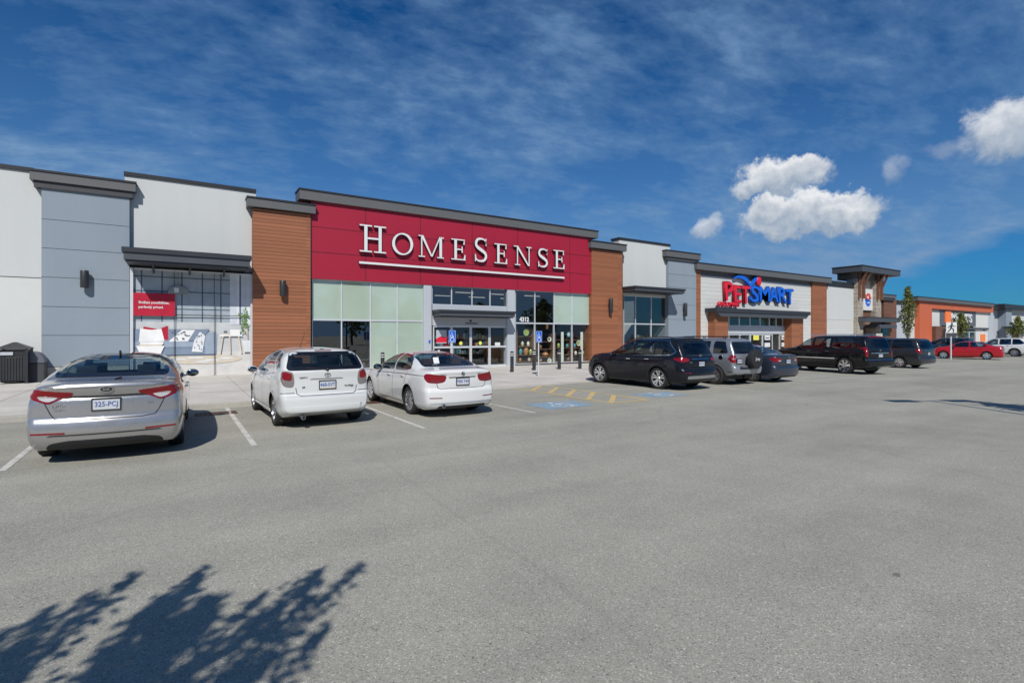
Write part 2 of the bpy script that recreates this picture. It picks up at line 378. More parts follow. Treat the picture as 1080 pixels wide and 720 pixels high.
class Car:
    def __init__(s, spec, res=1.0):
        s.sp=spec; s.res=res; s.make()
    def make(s):
        sp=s.sp; L=sp['L']; s.L=L
        top=curve1(sp['top']); belt=curve1(sp['belt']); plan=curve1(sp['plan']); bot=curve1(sp['bot'])
        nexp=curve1(sp.get('exp',[(0,3.2),(L,3.2)])); low=curve1(sp.get('low',LOW))
        pr=curve1(sp['rear']); pf=curve1(sp['front']); br=sp.get('bow_r',.09); bf=sp.get('bow_f',.16); tum=sp.get('tum',.22)
        hw=sp['W']/2; s.hw=hw
        def yo(x,z,y):
            r=max(0,1-y/.75)**2; q=max(0,1-(L-y)/.9)**2
            return y+(pr(z)+br*(x/hw)**2)*r-(pf(z)+bf*(x/hw)**2)*q
        st=[0,.008,.02,.04,.065,.095,.13]+list(np.arange(.17,L-.15,.042/s.res))+[L-.13,L-.095,L-.065,L-.04,L-.02,L-.008,L]
        nb,nl,nu=5,int(20*s.res)+2,int(26*s.res)+2
        rings=[]
        for y in st:
            w=plan(y); zb=bot(y); zt=top(y); zl=min(belt(y),zt-.012); n=nexp(y)
            lowp=[(low(t)*w,zb+(zl-zb)*t) for t in np.linspace(0,1,24)]
            a=lowp[-1][0]; b=zt-zl
            up=[]
            for th in np.linspace(0,math.pi/2,120):
                x=a*max(0,math.cos(th))**(2/n); z=b*max(0,math.sin(th))**(2/n)
                up.append((x*(1-tum*z),zl+z))
            flo=[(lowp[0][0]*t,zb) for t in np.linspace(0,1,nb)]
            half=np.concatenate([np.array(flo[:-1]),resample(lowp,nl)[:-1],resample(up,nu)])
            ring=[(x,z) for x,z in half]+[(-x,z) for x,z in half[-2:0:-1]]
            rings.append([(x,yo(x,z,y),z) for x,z in ring])
        n=len(rings[0]); V=[p for r in rings for p in r]; F=[]
        for i in range(len(rings)-1):
            for k in range(n): F.append((i*n+k,(i+1)*n+k,(i+1)*n+(k+1)%n,i*n+(k+1)%n))
        for end in (0,len(rings)-1):
            y=st[end]; r=rings[end]; zs=[p[2] for p in r]; zc=(min(zs)+max(zs))/2; K=int(16*s.res); prev=[end*n+k for k in range(n)]
            for j in range(1,K+1):
                t=j/K
                if j==K: V.append((0,yo(0,zc,y),zc)); cur=[len(V)-1]*n
                else:
                    cur=[]
                    for p in r:
                        x=p[0]*(1-t); z=zc+(p[2]-zc)*(1-t); V.append((x,yo(x,z,y),z)); cur.append(len(V)-1)
                for k in range(n):
                    q=(prev[k],prev[(k+1)%n],cur[(k+1)%n],cur[k])
                    if j==K: q=q[:3]
                    F.append(q if end==0 else q[::-1])
                prev=cur
        s.V=[Vector(p) for p in V]; s.F=F
        s.bvh=BVHTree.FromPolygons(s.V,F)
    D={'rear':((0,1,0),lambda u,v:(u,-3,v)),'front':((0,-1,0),lambda u,v:(u,12,v)),'left':((1,0,0),lambda u,v:(-3,u,v)),'right':((-1,0,0),lambda u,v:(3,u,v)),'top':((0,0,-1),lambda u,v:(u,v,4))}
    def hit(s, d, u, v, off=0.0):
        dr,og=s.D[d]; r=s.bvh.ray_cast(Vector(og(u,v)),Vector(dr))
        if r[0] is None: return None
        if d in ('left','right') and abs(r[0].x)<s.hw*.80 and (u<.45 or u>s.L-.5) and v<1.2: return None
        if d=='rear' and abs(u)>s.hw*.78 and r[0].y>(.30 if v<1.22 else .45): return None
        nn=r[1]
        if nn.dot(Vector(dr))>0: nn=-nn
        return r[0]+nn*off
    def patch(s, mb, poly, d, off=.004, cell=.03, skirt=0.0):
        """a piece of skin with the outline poly laid on the shell as seen from d"""
        poly=[(float(a),float(b)) for a,b in poly]; xs=[p[0] for p in poly]; ys=[p[1] for p in poly]
        x0,x1,y0,y1=min(xs),max(xs),min(ys),max(ys); cell=min(cell,(x1-x0)/3,(y1-y0)/2)
        nx=max(2,int(math.ceil((x1-x0)/cell))); ny=max(2,int(math.ceil((y1-y0)/cell)))
        den=np.array(densify(poly,cell*.15))
        gx=np.linspace(x0,x1,nx+1); gy=np.linspace(y0,y1,ny+1)
        keep=[(i,j) for i in range(nx) for j in range(ny) if inside(poly,(gx[i]+gx[i+1])/2,(gy[j]+gy[j+1])/2)]
        if not keep: return mb
        cnt={}
        for i,j in keep:
            for e in (((i,j),(i+1,j)),((i+1,j),(i+1,j+1)),((i,j+1),(i+1,j+1)),((i,j),(i,j+1))): cnt[e]=cnt.get(e,0)+1
        bv=set()
        for e,c in cnt.items():
            if c==1: bv.update(e)
        pos={}; base=len(mb.v); pts=[]; lowp={}
        for i,j in keep:
            for q in ((i,j),(i+1,j),(i+1,j+1),(i,j+1)):
                if q in pos: continue
                u,v=gx[q[0]],gy[q[1]]
                if q in bv:
                    k=int(np.argmin((den[:,0]-u)**2+(den[:,1]-v)**2)); u,v=den[k]
                h=s.hit(d,u,v,off)
                if h is None:
                    for sh in (.97,.93,.88):
                        cxx,cyy=(x0+x1)/2,(y0+y1)/2; h=s.hit(d,cxx+(u-cxx)*sh,cyy+(v-cyy)*sh,off)
                        if h is not None: break
                if h is None: pos[q]=None; continue
                pos[q]=len(pts); pts.append(h)
        fs=[]
        flip = d in ('right','rear') 
        for i,j in keep:
            q=[pos[(i,j)],pos[(i+1,j)],pos[(i+1,j+1)],pos[(i,j+1)]]
            if None in q: continue
            fs.append(q)
        # make every face look outwards
        dr=Vector(s.D[d][0]); out=[]
        for q in fs:
            a,b,c=pts[q[0]],pts[q[1]],pts[q[2]]; nn=(b-a).cross(c-a)
            if nn.dot(dr)>0: q=q[::-1]
            out.append(tuple(q))
        if skirt>0:
            ed={}
            for q in out:
                for k in range(4):
                    e=(q[k],q[(k+1)%4])
                    if (e[1],e[0]) in ed: del ed[(e[1],e[0])]
                    else: ed[e]=1
            sk={}
            for a,b in list(ed):
                for t in (a,b):
                    if t not in sk: sk[t]=len(pts); pts.append(pts[t]+dr*skirt)
                out.append((b,a,sk[a],sk[b]))
        return mb.add(pts,out)
    def strip(s, mb, pl, d, w, off=.005, closed=False, step=.03, inner=None):
        """a band of width w along the line pl laid on the shell"""
        pl=densify(pl,step,closed); n=len(pl); A=[];B=[]
        for i in range(n):
            a=pl[(i-1)%n] if (closed or i>0) else pl[i]; b=pl[(i+1)%n] if (closed or i<n-1) else pl[i]
            t=Vector((b[0]-a[0],b[1]-a[1])); 
            if t.length<1e-9: t=Vector((1,0))
            t.normalize(); nn=(-t[1],t[0]); p=pl[i]
            wa=w/2; wb=w/2
            if inner is not None: wa,wb=inner
            A.append(s.hit(d,p[0]+nn[0]*wa,p[1]+nn[1]*wa,off)); B.append(s.hit(d,p[0]-nn[0]*wb,p[1]-nn[1]*wb,off))
        vs=[];idx=[]
        for a,b in zip(A,B):
            if a is None or b is None: idx.append(None); continue
            idx.append(len(vs)); vs+= [a,b]
        dr=Vector(s.D[d][0]); fs=[]
        for i in range(n if closed else n-1):
            a=idx[i]; b=idx[(i+1)%n]
            if a is None or b is None: continue
            q=(a,a+1,b+1,b); nn=(Vector(vs[q[1]])-Vector(vs[q[0]])).cross(Vector(vs[q[2]])-Vector(vs[q[0]]))
            if nn.dot(dr)>0: q=q[::-1]
            fs.append(q)
        return mb.add(vs,fs)
    def shell(s, name, mat, parent, wheels, Ra, cuts):
        """the painted body: wheel openings and window openings removed"""
        V=[v.copy() for v in s.V]; hw=s.hw
        for v in V:
            if abs(v.x)>hw*.45:
                for yw,zw in wheels:
                    dy=v.y-yw; dz=v.z-zw; r=math.hypot(dy,dz)
                    if abs(r-Ra)<.026 and r>.01: v.y=yw+dy*Ra/r; v.z=zw+dz*Ra/r
        F=[]
        for f in s.F:
            c=sum((V[i] for i in f),Vector())/len(f); drop=False
            if abs(c.x)>hw*.42:
                for yw,zw in wheels:
                    if math.hypot(c.y-yw,c.z-zw)<Ra-.004: drop=True
            if not drop:
                for poly,d in cuts:
                    if d=='rear' and c.y<s.L*.5: u,v=c.x,c.z
                    elif d=='front' and c.y>s.L*.45: u,v=c.x,c.z
                    elif d=='left' and c.x<0: u,v=c.y,c.z
                    elif d=='right' and c.x>0: u,v=c.y,c.z
                    else: continue
                    if inside(poly,u,v):
                        h=s.hit(d,u,v)
                        if h is not None and (h-c).length<.12: drop=True; break
            if not drop: F.append(f)
        mb=MB(); mb.add(V,F)
        o=mb.build(name,mat,parent,smooth=True,world=False,angle=38)
        return o
def shrink(poly, d):
    """moves a closed outline inwards by d"""
    n=len(poly); ar=sum(poly[i][0]*poly[(i+1)%n][1]-poly[(i+1)%n][0]*poly[i][1] for i in range(n)); sg=1 if ar>0 else -1; out=[]
    for i in range(n):
        a=Vector(poly[i-1]); b=Vector(poly[i]); c=Vector(poly[(i+1)%n]); e1=(b-a).normalized(); e2=(c-b).normalized()
        n1=Vector((-e1[1],e1[0]))*sg; n2=Vector((-e2[1],e2[0]))*sg; m=(n1+n2)
        if m.length<1e-6: m=n1
        m=m.normalized(); k=d/max(.35,m.dot(n1)); p=b+m*k; out.append((p[0],p[1]))
    return out
def mirror(poly): return [(-x,z) for x,z in poly][::-1]

def text_mesh(body, size, depth=.004, bold=0.0, squeeze=1.0):
    cu=bpy.data.curves.new('lettering','FONT'); cu.body=body; cu.size=size; cu.extrude=depth/2; cu.offset=bold; cu.align_x='CENTER'; cu.align_y='CENTER'; cu.resolution_u=3
    o=bpy.data.objects.new('lettering',cu); COL.objects.link(o); bpy.context.view_layer.update()
    me=bpy.data.meshes.new_from_object(o.evaluated_get(bpy.context.evaluated_depsgraph_get())); bpy.data.objects.remove(o); bpy.data.curves.remove(cu)
    for v in me.vertices: v.co.x*=squeeze
    return me
def text_obj(name, body, size, mat, parent, loc, rot=(math.pi/2,0,0), depth=.004, bold=0.0, squeeze=1.0, local=True):
    me=text_mesh(body,size,depth,bold,squeeze); me.materials.clear(); me.materials.append(mat)
    o=bpy.data.objects.new(name,me); COL.objects.link(o)
    o.rotation_euler=rot; o.location=loc
    if parent is not None:
        o.parent=parent
        if not local: o.location=Vector(loc)-parent_loc(parent)
    return o

def wheel_meshes(R, w, style, mats):
    """tyre and rim about the x axis, outer face towards -x"""
    t=MB(); rr=R*style.get('rim',.68); h=w/2
    t.lathe([(rr-.012,-h*.80),(rr+.01,-h*.96),(R*.9,-h*1.0),(R*.965,-h*.90),(R,-h*.72),(R,-h*.1),(R*.992,-h*.08),(R*.992,h*.08),(R,h*.1),(R,h*.72),(R*.965,h*.9),(R*.9,h),(rr,h*.9)],'x',40)
    r=MB(); r.mat(0)
    r.lathe([(rr-.002,-h*.86),(rr-.004,-h*.92),(rr-.022,-h*.90),(rr-.03,-h*.6),(rr-.05,h*.5)],'x',36)
    n=style['n']; k=style.get('twin',0); hub=style.get('hub',.24)*rr; sw=style.get('sw',.055); face=-h*.80
    for i in range(n):
        a0=2*math.pi*i/n+.3
        for da in ((-k,k) if k else (0,)):
            a=a0+da; ca,sa=math.cos(a),math.sin(a); a2=a0+da*style.get('fan',1.6); c2,s2=math.cos(a2),math.sin(a2)
            p0=Vector((face+.01,ca*hub*.75,sa*hub*.75)); p1=Vector((face-.012,c2*(rr-.022),s2*(rr-.022)))
            dv=(p1-p0).normalized(); sd=Vector((0,-dv.z,dv.y)).normalized(); w0=sw*style.get('w0',.5); w1=sw*.5*style.get('w1',1.15)
            vs=[]
            for p,ww in ((p0,w0),(p1,w1)):
                for dx,q in ((0,-1),(0,1),(.035,1),(.035,-1)): vs.append(p+sd*ww*q+Vector((dx,0,0)))
            r.mat(0); r.add(vs,[(0,1,5,4),(1,2,6,5),(3,0,4,7),(2,3,7,6),(0,3,2,1),(4,5,6,7)])
    r.mat(0); r.lathe([(0,face-.004),(hub*.45,face-.006),(hub*.75,face),(hub,face+.02),(hub*1.02,face+.05)],'x',20)
    r.mat(1); r.lathe([(0,h*.1),(rr-.05,h*.1)],'x',24)
    return t,r
def add_wheels(root, sp, style, rimmat, dark):
    R=sp['R']; w=sp.get('tw',.215); hw=sp['W']/2; inset=sp.get('inset',.035)
    t,r=wheel_meshes(R,w,style,None); first=None
    for side in (-1,1):
        for yw in sp['axles']:
            wh=empty('wheel',(side*(hw-inset-w/2),yw,R),0,parent=root)
            if side>0: wh.rotation_euler=(0,0,math.pi)
            if first is None:
                a=t.build('tyre',M['rubber'],wh,smooth=True,world=False,angle=40); b=r.build('rim',[rimmat,dark],wh,smooth=True,world=False,angle=30); first=(a,b)
            else:
                for q in first: c=q.copy(); COL.objects.link(c); c.parent=wh
            if yw>sp['L']/2 and sp.get('steer'): wh.rotation_euler.z+=sp['steer']

def build_car(name, loc, rz, sp, paintmat, label, cat, res=1.0):
    root=empty(name,loc,rz,label,cat)
    sc=sp.get('scale',1.0); root.scale=(sc,sc,sc)
    c=Car(sp,res); R=sp['R']; Ra=R*1.09+.022; wheels=[(y,R) for y in sp['axles']]; hw=c.hw; L=c.L
    cuts=[]; glass=sp['glass']
    for g in glass:
        polys=[(g['poly'],g['dir'])]
        if g['dir']=='left': polys.append((g['poly'],'right'))
        for p,d in polys:
            if not g.get('solid'): cuts.append((shrink(p,.022),d))
    body=c.shell('body',paintmat,root,wheels,Ra,cuts)
    # glass, with the black edge band that bonds it to the body
    for g in glass:
        for d in (('left','right') if g['dir']=='left' else (g['dir'],)):
            mb=MB(); c.patch(mb,shrink(g['poly'],.006),d,.003,.05)
            o=mb.build(g['name'],M[g.get('mat','car_glass')],root,smooth=True,world=False,angle=180)
            t=MB(); c.strip(t,shrink(g['poly'],.012),d,g.get('band',.045),.005,True)
            t.build('window_trim',M[g.get('trim','gloss_black')],o,smooth=True,world=False,angle=180)
            if g.get('bright'):
                t=MB(); c.strip(t,g['bright'] if isinstance(g['bright'],list) else g['poly'],d,.02,.008,not isinstance(g['bright'],list)); t.build('chrome_strip',M['chrome'],o,smooth=True,world=False)
    # wheel wells and arch lips
    mb=MB()
    for side in (-1,1):
        for yw,zw in wheels:
            n=20; vs=[]; x0=side*hw*.42; x1=side*(hw-.045)
            for k in range(n+1):
                a=math.pi*(k/n)*1.24-math.pi*.12
                for x in (x0,x1): vs.append((x,yw+(Ra+.004)*math.cos(a),zw+(Ra+.004)*math.sin(a)))
            fs=[(2*k,2*k+1,2*k+3,2*k+2) for k in range(n)]
            mb.add(vs,fs); b0=len(mb.v); mb.add([(x0,yw,zw)]+[(x0,yw+(Ra+.004)*math.cos(math.pi*(k/n)*1.24-math.pi*.12),zw+(Ra+.004)*math.sin(math.pi*(k/n)*1.24-math.pi*.12)) for k in range(n+1)],[(0,k+1,k+2) for k in range(n)])
    mb.box(-hw*.40,hw*.40,.5,L-.5,sp.get('under',.19),.42)
    mb.build('underbody',M['plastic_black'],root,world=False)
    lw=sp.get('lip',.028)
    for d in ('left','right'):
        for yw,zw in wheels:
            lip=MB(); pl=[(yw+(Ra+lw*.45)*math.cos(a),zw+(Ra+lw*.45)*math.sin(a)) for a in np.linspace(-.12,math.pi+.12,40)]
            c.strip(lip,pl,d,lw,.012)
            lip.build('wheel_arch',sp.get('lipmat') and M[sp['lipmat']] or paintmat,root,smooth=True,world=False,angle=180)
    # conforming parts: lights, bumpers, trim
    for p in sp['parts']:
        mb=MB()
        for d,poly in p['on']:
            if p.get('line'): c.strip(mb,poly,d,p['line'],p.get('off',.004),p.get('closed',False))
            else: c.patch(mb,poly,d,p.get('off',.006),p.get('cell',.025),p.get('skirt',.02))
        o=mb.build(p['name'],p['mat'] if not isinstance(p['mat'],str) else M[p['mat']],root,smooth=True,world=False,angle=50)
        if p.get('label'): o['label']=p['label']
        for q in p.get('sub',[]):
            mb=MB()
            for d,poly in q['on']:
                if q.get('line'): c.strip(mb,poly,d,q['line'],q.get('off',.012))
                else: c.patch(mb,poly,d,q.get('off',.012),.02,.006)
            mb.build(q['name'],M[q['mat']],o,smooth=True,world=False,angle=50)
    # licence plate
    pl=sp.get('plate')
    if pl:
        y=min(c.hit('rear',x,pl['z']+dz).y for x in (pl.get('x',0)-.15,pl.get('x',0)+.15) for dz in (-.06,.06))-.012; x=pl.get('x',0); z=pl['z']
        o=MB().box(x-.152,x+.152,y,y+.010,z-.076,z+.076).build('licence_plate',M[pl.get('mat','plate_white')],root,world=False,bevel=.004)
        fr=MB()
        for b in ((x-.163,x+.163,z+.070,z+.088),(x-.163,x+.163,z-.088,z-.070),(x-.163,x-.150,z-.070,z+.070),(x+.150,x+.163,z-.070,z+.070)): fr.box(b[0],b[1],y-.006,y+.03,b[2],b[3])
        fr.build('plate_frame',M['plastic_black'],o,world=False)
        if pl.get('text'): text_obj('plate_lettering',pl['text'],.095,M['plate_blue'],o,(x,y-.004,z+.002),depth=.004,squeeze=pl.get('sq',.84),bold=0.0)
        if pl.get('band'): MB().box(x-.148,x+.148,y-.002,y,z-.072,z-.052).build('plate_band',M[pl['band']],o,world=False)
    # mirrors, handles
    for side in (-1,1):
        mr=sp['mirror']; hb=c.hit('left' if side<0 else 'right',mr[0],mr[1]); x=(abs(hb.x) if hb else hw)+.02
        m=MB(); m.sphere((side*(x+.10),mr[0],mr[1]+.07),.11,.06,.075,14,10); m.box(side*(x-.04),side*(x+.06),mr[0]-.025,mr[0]+.03,mr[1]+.01,mr[1]+.045)
        o=m.build('wing_mirror',M[sp['mirmat']] if sp.get('mirmat') else paintmat,root,smooth=True,world=False)
        MB().sphere((side*(x+.10),mr[0]-.045,mr[1]+.07),.093,.022,.06,14,8).build('mirror_glass',M['mirror_glass'],o,smooth=True,world=False)
        for hy,hz in sp.get('handles',[]):
            h=c.hit('left' if side<0 else 'right',hy,hz)
            if h: 
                m=MB(); m.box(h.x+side*.012,h.x+side*.034,hy-.10,hy+.09,hz-.014,hz+.014); m.box(h.x-side*.03,h.x+side*.02,hy-.10,hy-.07,hz-.012,hz+.012); m.box(h.x-side*.03,h.x+side*.02,hy+.06,hy+.09,hz-.012,hz+.012)
                m.build('door_handle',M[sp['handmat']] if sp.get('handmat') else paintmat,root,world=False,bevel=.006)
    # door and panel gaps
    for d,poly in sp.get('gaps',[]):
        g=MB(); c.strip(g,poly,d,.012,.0025,False,.02)
        if g.v: g.build('panel_gap',M['plastic_black'],root,smooth=True,world=False,angle=180)
    # cabin
    cab=sp['cabin']; m=MB(); w=hw*.80
    m.box(-w,w,cab['y0'],cab['y1'],.30,.42); m.box(-w,w,cab['y1']-.55,cab['y1']-.05,.42,cab['dash'])
    for sx in (-1,1): m.box(sx*w,sx*(w+.05),cab['y0']+.1,cab['y1'],.4,cab['dash']-.03)
    if cab.get('shelf'): m.box(-w,w,cab['y0']-.5,cab['y0']+.05,cab['shelf']-.05,cab['shelf'])
    m.build('dashboard',M['cabin_trim'],root,world=False,bevel=.03)
    for ys,bench in cab['seats']:
        for sx in (-1,1):
            st=MB(); zz=cab['dash']; mt=M[cab.get('mat','seat_cloth')]
            st.box(sx*.12,sx*.62,ys,ys+.5,.40,.58); 
            st.prism([(ys-.02,.50),(ys+.14,.50),(ys-.05,zz+.16),(ys-.17,zz+.16)],'x',sx*.13,sx*.61)
            o=st.build('seat',mt,root,world=False,bevel=.05)
            hs=MB(); hs.box(sx*.25,sx*.50,ys-.21,ys-.10,zz+.18,zz+.36); hs.box(sx*.31,sx*.325,ys-.16,ys-.145,zz+.12,zz+.2); hs.box(sx*.425,sx*.44,ys-.16,ys-.145,zz+.12,zz+.2)
            hs.build('headrest',mt,o,world=False,bevel=.035)
    st=sp['wheel_style']; add_wheels(root,sp,st,M[st.get('mat','alloy')],M['alloy_dark'])
    if sp.get('extra'): sp['extra'](root,c,paintmat)
    return root

# ------------------------------------------------------------------ the cars
def pair(name, mat, rear=None, side=None, **kw):
    """left and right copies of a part; rear: (x,z) outline for x>0; side: (y,z) outline"""
    out=[]
    for sg in (1,-1):
        on=[]
        for p in (rear or []): on.append(('rear',p if sg>0 else mirror(p)))
        for p in (side or []): on.append(('right' if sg>0 else 'left',p))
        k=dict(kw); sub=[]
        for q in kw.get('sub',[]):
            q=dict(q); q['on']=[('rear',p if sg>0 else mirror(p)) for p in q.get('rear',[])]+[('right' if sg>0 else 'left',p) for p in q.get('side',[])]; sub.append(q)
        k['sub']=sub
        out.append(dict(name=name,mat=mat,on=on,**k))
    return out
def one(name, mat, d, poly, **kw): return [dict(name=name,mat=mat,on=[(d,poly)],**kw)]
def both_sides(name, mat, poly, **kw): return [dict(name=name,mat=mat,on=[(d,poly)],**kw) for d in ('left','right')]
def win(name, d, poly, **kw): return dict(name=name,dir=d,poly=smooth_poly(poly,2),**kw)
def door_gaps(ys, zb, zt, lean=0.0):
    return [(d,[(y,zb),(y+lean*.3,zb+(zt-zb)*.5),(y+lean,zt)]) for y in ys for d in ('left','right')]
def badge_ring(name, c, x, z, rx, rz, root, mat='chrome', bars=()):
    h=c.hit('rear',x,z)
    if h is None: return None
    m=MB(); n=28; y=h.y-.012
    vs=[]
    for k in range(n):
        a=2*math.pi*k/n
        for q in (1.0,.80): vs.append((x+rx*q*math.cos(a),y,z+rz*q*math.sin(a)))
    m.add(vs,[(2*k,2*k+1,(2*k+3)%(2*n),(2*k+2)%(2*n)) for k in range(n)]+[])
    for (a,b,cc,d) in bars: m.box(x+a*rx,x+b*rx,y-.001,y+.004,z+cc*rz,z+d*rz)
    return m.build(name,M[mat],root,world=False)
def exhaust(root, x, z, y, r=.035, n=1, ry=None):
    m=MB(); m.lathe([(r*.8,.25),(r,.24),(r,0),(r*.82,-.004),(r*.8,.2)],'y',16,(x,y,z)); m.build('exhaust_pipe',M['chrome'],root,smooth=True,world=False)

paint('paint_champagne',(.43,.42,.42),.72,.27); paint('paint_white',(.60,.61,.61),0,.3); paint('paint_pearl',(.62,.625,.625),.0,.28)
paint('paint_ink',(.005,.006,.011),.0,.26,.6); paint('paint_silver',(.33,.35,.38),.6,.33); paint('paint_slate',(.034,.046,.072),.5,.33,.8)
paint('paint_black',(.004,.004,.005),.0,.25,.7); paint('paint_graphite',(.026,.028,.033),.4,.33,.7); paint('paint_red',(.36,.008,.014),.0,.28); paint('paint_navy',(.012,.016,.024),.0,.3)

# --- 1 pale silver saloon with a black roof
def x_saloon(root,c,pm):
    y=c.hit('rear',0,1.005).y
    m=MB(); n=30; m.add([(.078*math.cos(2*math.pi*k/n),y-.010,1.005+.036*math.sin(2*math.pi*k/n)) for k in range(n)],[tuple(range(n))]); m.build('badge',M['gloss_black'],root,world=False)
    b=badge_ring('badge_rim',c,0,1.005,.085,.042,root)
    text_obj('badge_lettering','KIA',.045,M['chrome'],root,(0,y-.016,1.005),depth=.004,squeeze=1.1,bold=.001)
    text_obj('trunk_lettering','OPTIMA',.055,M['chrome'],root,(-.49,c.hit('rear',-.49,.80).y-.006,.80),rot=(math.pi/2,0,-.05),depth=.004,bold=.001)
    text_obj('trunk_lettering','HYBRID',.036,M['chrome'],root,(-.50,c.hit('rear',-.5,.745).y-.006,.745),rot=(math.pi/2,0,-.05),depth=.004)
    text_obj('trunk_lettering','eco',.05,M['chrome'],root,(.49,c.hit('rear',.49,.80).y-.006,.80),rot=(math.pi/2,0,.05),depth=.003)
    m=MB(); m.prism([(1.44,1.43),(1.60,1.43),(1.46,1.505),(1.44,1.50)],'x',-.015,.015); m.build('roof_antenna',M['gloss_black'],root,world=False,bevel=.006)
    m=MB(); m.tube((.06,c.hit('rear',.06,1.117).y-.02,1.121),(.12,c.hit('rear',.1,1.12).y+.05,1.135),.012); m.build('trunk_camera',M['plastic_black'],root,world=False)
SALOON=dict(L=4.845,W=1.83,R=.33,tw=.215,axles=(1.03,3.825),
 top=[(0,1.055),(.03,1.085),(.09,1.102),(.3,1.115),(.60,1.135),(.8,1.215),(1.0,1.293),(1.25,1.368),(1.5,1.418),(1.9,1.452),(2.3,1.455),(2.75,1.425),(3.1,1.325),(3.45,1.17),(3.78,1.01),(4.2,.95),(4.6,.83),(4.845,.66)],
 belt=[(0,.97),(.3,1.0),(.7,1.02),(1.5,.995),(3.0,.935),(3.8,.90),(4.4,.80),(4.845,.58)],
 plan=[(0,.80),(.04,.835),(.12,.862),(.35,.888),(.8,.908),(1.5,.915),(3.2,.915),(3.9,.905),(4.4,.85),(4.7,.74),(4.845,.60)],
 bot=[(0,.25),(.06,.21),(.4,.19),(4.4,.19),(4.845,.26)], exp=[(0,3.6),(.5,3.4),(1.4,2.9),(2.6,2.9),(3.6,3.2),(4.845,3)],
 rear=[(.15,.14),(.24,.07),(.34,.02),(.46,.0),(.58,.015),(.64,.045),(.75,.05),(.88,.06),(.905,.078),(.93,.07),(1.0,.05),(1.10,.035)],
 front=[(.2,.12),(.4,0),(.6,.03),(.8,.2)], tum=.22, bow_r=.13,
 glass=[win('rear_window','rear',[(-.685,1.155),(.685,1.155),(.59,1.405),(-.59,1.405)],mat='car_glass',band=.05),
        win('windscreen','front',[(-.70,1.03),(.70,1.03),(.57,1.38),(-.57,1.38)]),
        win('front_side_window','left',[(2.36,1.01),(3.50,.985),(3.02,1.27),(2.66,1.365),(2.36,1.385)],band=.03),
        win('rear_side_window','left',[(1.06,1.075),(1.45,1.03),(2.29,1.01),(2.29,1.388),(1.9,1.385),(1.55,1.335),(1.22,1.20)],band=.03,bright=[(1.03,1.115),(1.3,1.265),(1.55,1.355),(1.9,1.402),(2.4,1.402),(2.75,1.365),(3.08,1.28)]),
        win('roof_glass','top',[(-.52,1.52),(.52,1.52),(.54,2.9),(-.54,2.9)],solid=True,mat='gloss_black',band=.03)],
 parts=pair('tail_light','lens_red',rear=[smooth_poly([(.355,.975),(.60,1.000),(.80,1.035),(.815,.90),(.70,.855),(.62,.825),(.545,.865),(.36,.938)],1)],side=[smooth_poly([(.02,.93),(.10,.88),(.30,.955),(.47,1.005),(.15,1.025),(.03,1.02)],1)],sub=[dict(name='reversing_lens',mat='lens_white',rear=[smooth_poly([(.51,.918),(.75,.945),(.72,.884),(.62,.852),(.55,.880)],1)])])
  +one('trunk_moulding','plastic_black','rear',[(-.545,.895),(.545,.895),(.55,.925),(-.55,.925)],skirt=.0)
  +one('trunk_spoiler_edge','paint_champagne','rear',[(-.68,1.045),(.68,1.045),(.62,1.075),(-.62,1.075)],off=.012,skirt=.02)
  +pair('rear_reflector','lens_red',rear=[[(.44,.428),(.80,.435),(.80,.455),(.44,.450)]],skirt=.008)
  +one('rear_valance','plastic_black','rear',smooth_poly([(-.66,.215),(.66,.215),(.62,.30),(.42,.335),(-.42,.335),(-.62,.30)],1),off=.006,skirt=.0)
  +one('valance_trim','alloy_dark','rear',[(-.64,.405),(.64,.405),(.60,.418),(-.60,.418)],off=.008,skirt=.0)
  +both_sides('sill_trim','plastic_black',[(1.45,.20),(3.4,.20),(3.4,.225),(1.45,.225)],skirt=0),
 gaps=[('rear',[(.66,.84),(.60,.70),(.55,.625),(.40,.605),(-.40,.605),(-.55,.625),(-.60,.70),(-.66,.84)])]+door_gaps((1.42,),.42,1.0,-.12)+door_gaps((2.34,3.44),.28,.97)+[(d,[(1.45,.28),(3.42,.28)]) for d in ('left','right')],
 plate=dict(z=.80,text='325-PCJ',mat='plate_white'), mirror=(3.26,.93), handles=[(1.62,.88),(2.62,.86)], handmat='chrome',
 cabin=dict(y0=1.0,y1=3.75,dash=.92,shelf=1.06,seats=((1.35,True),(2.25,False))), wheel_style=dict(n=5,twin=.16,mat='alloy'), extra=x_saloon, scale=1.025)

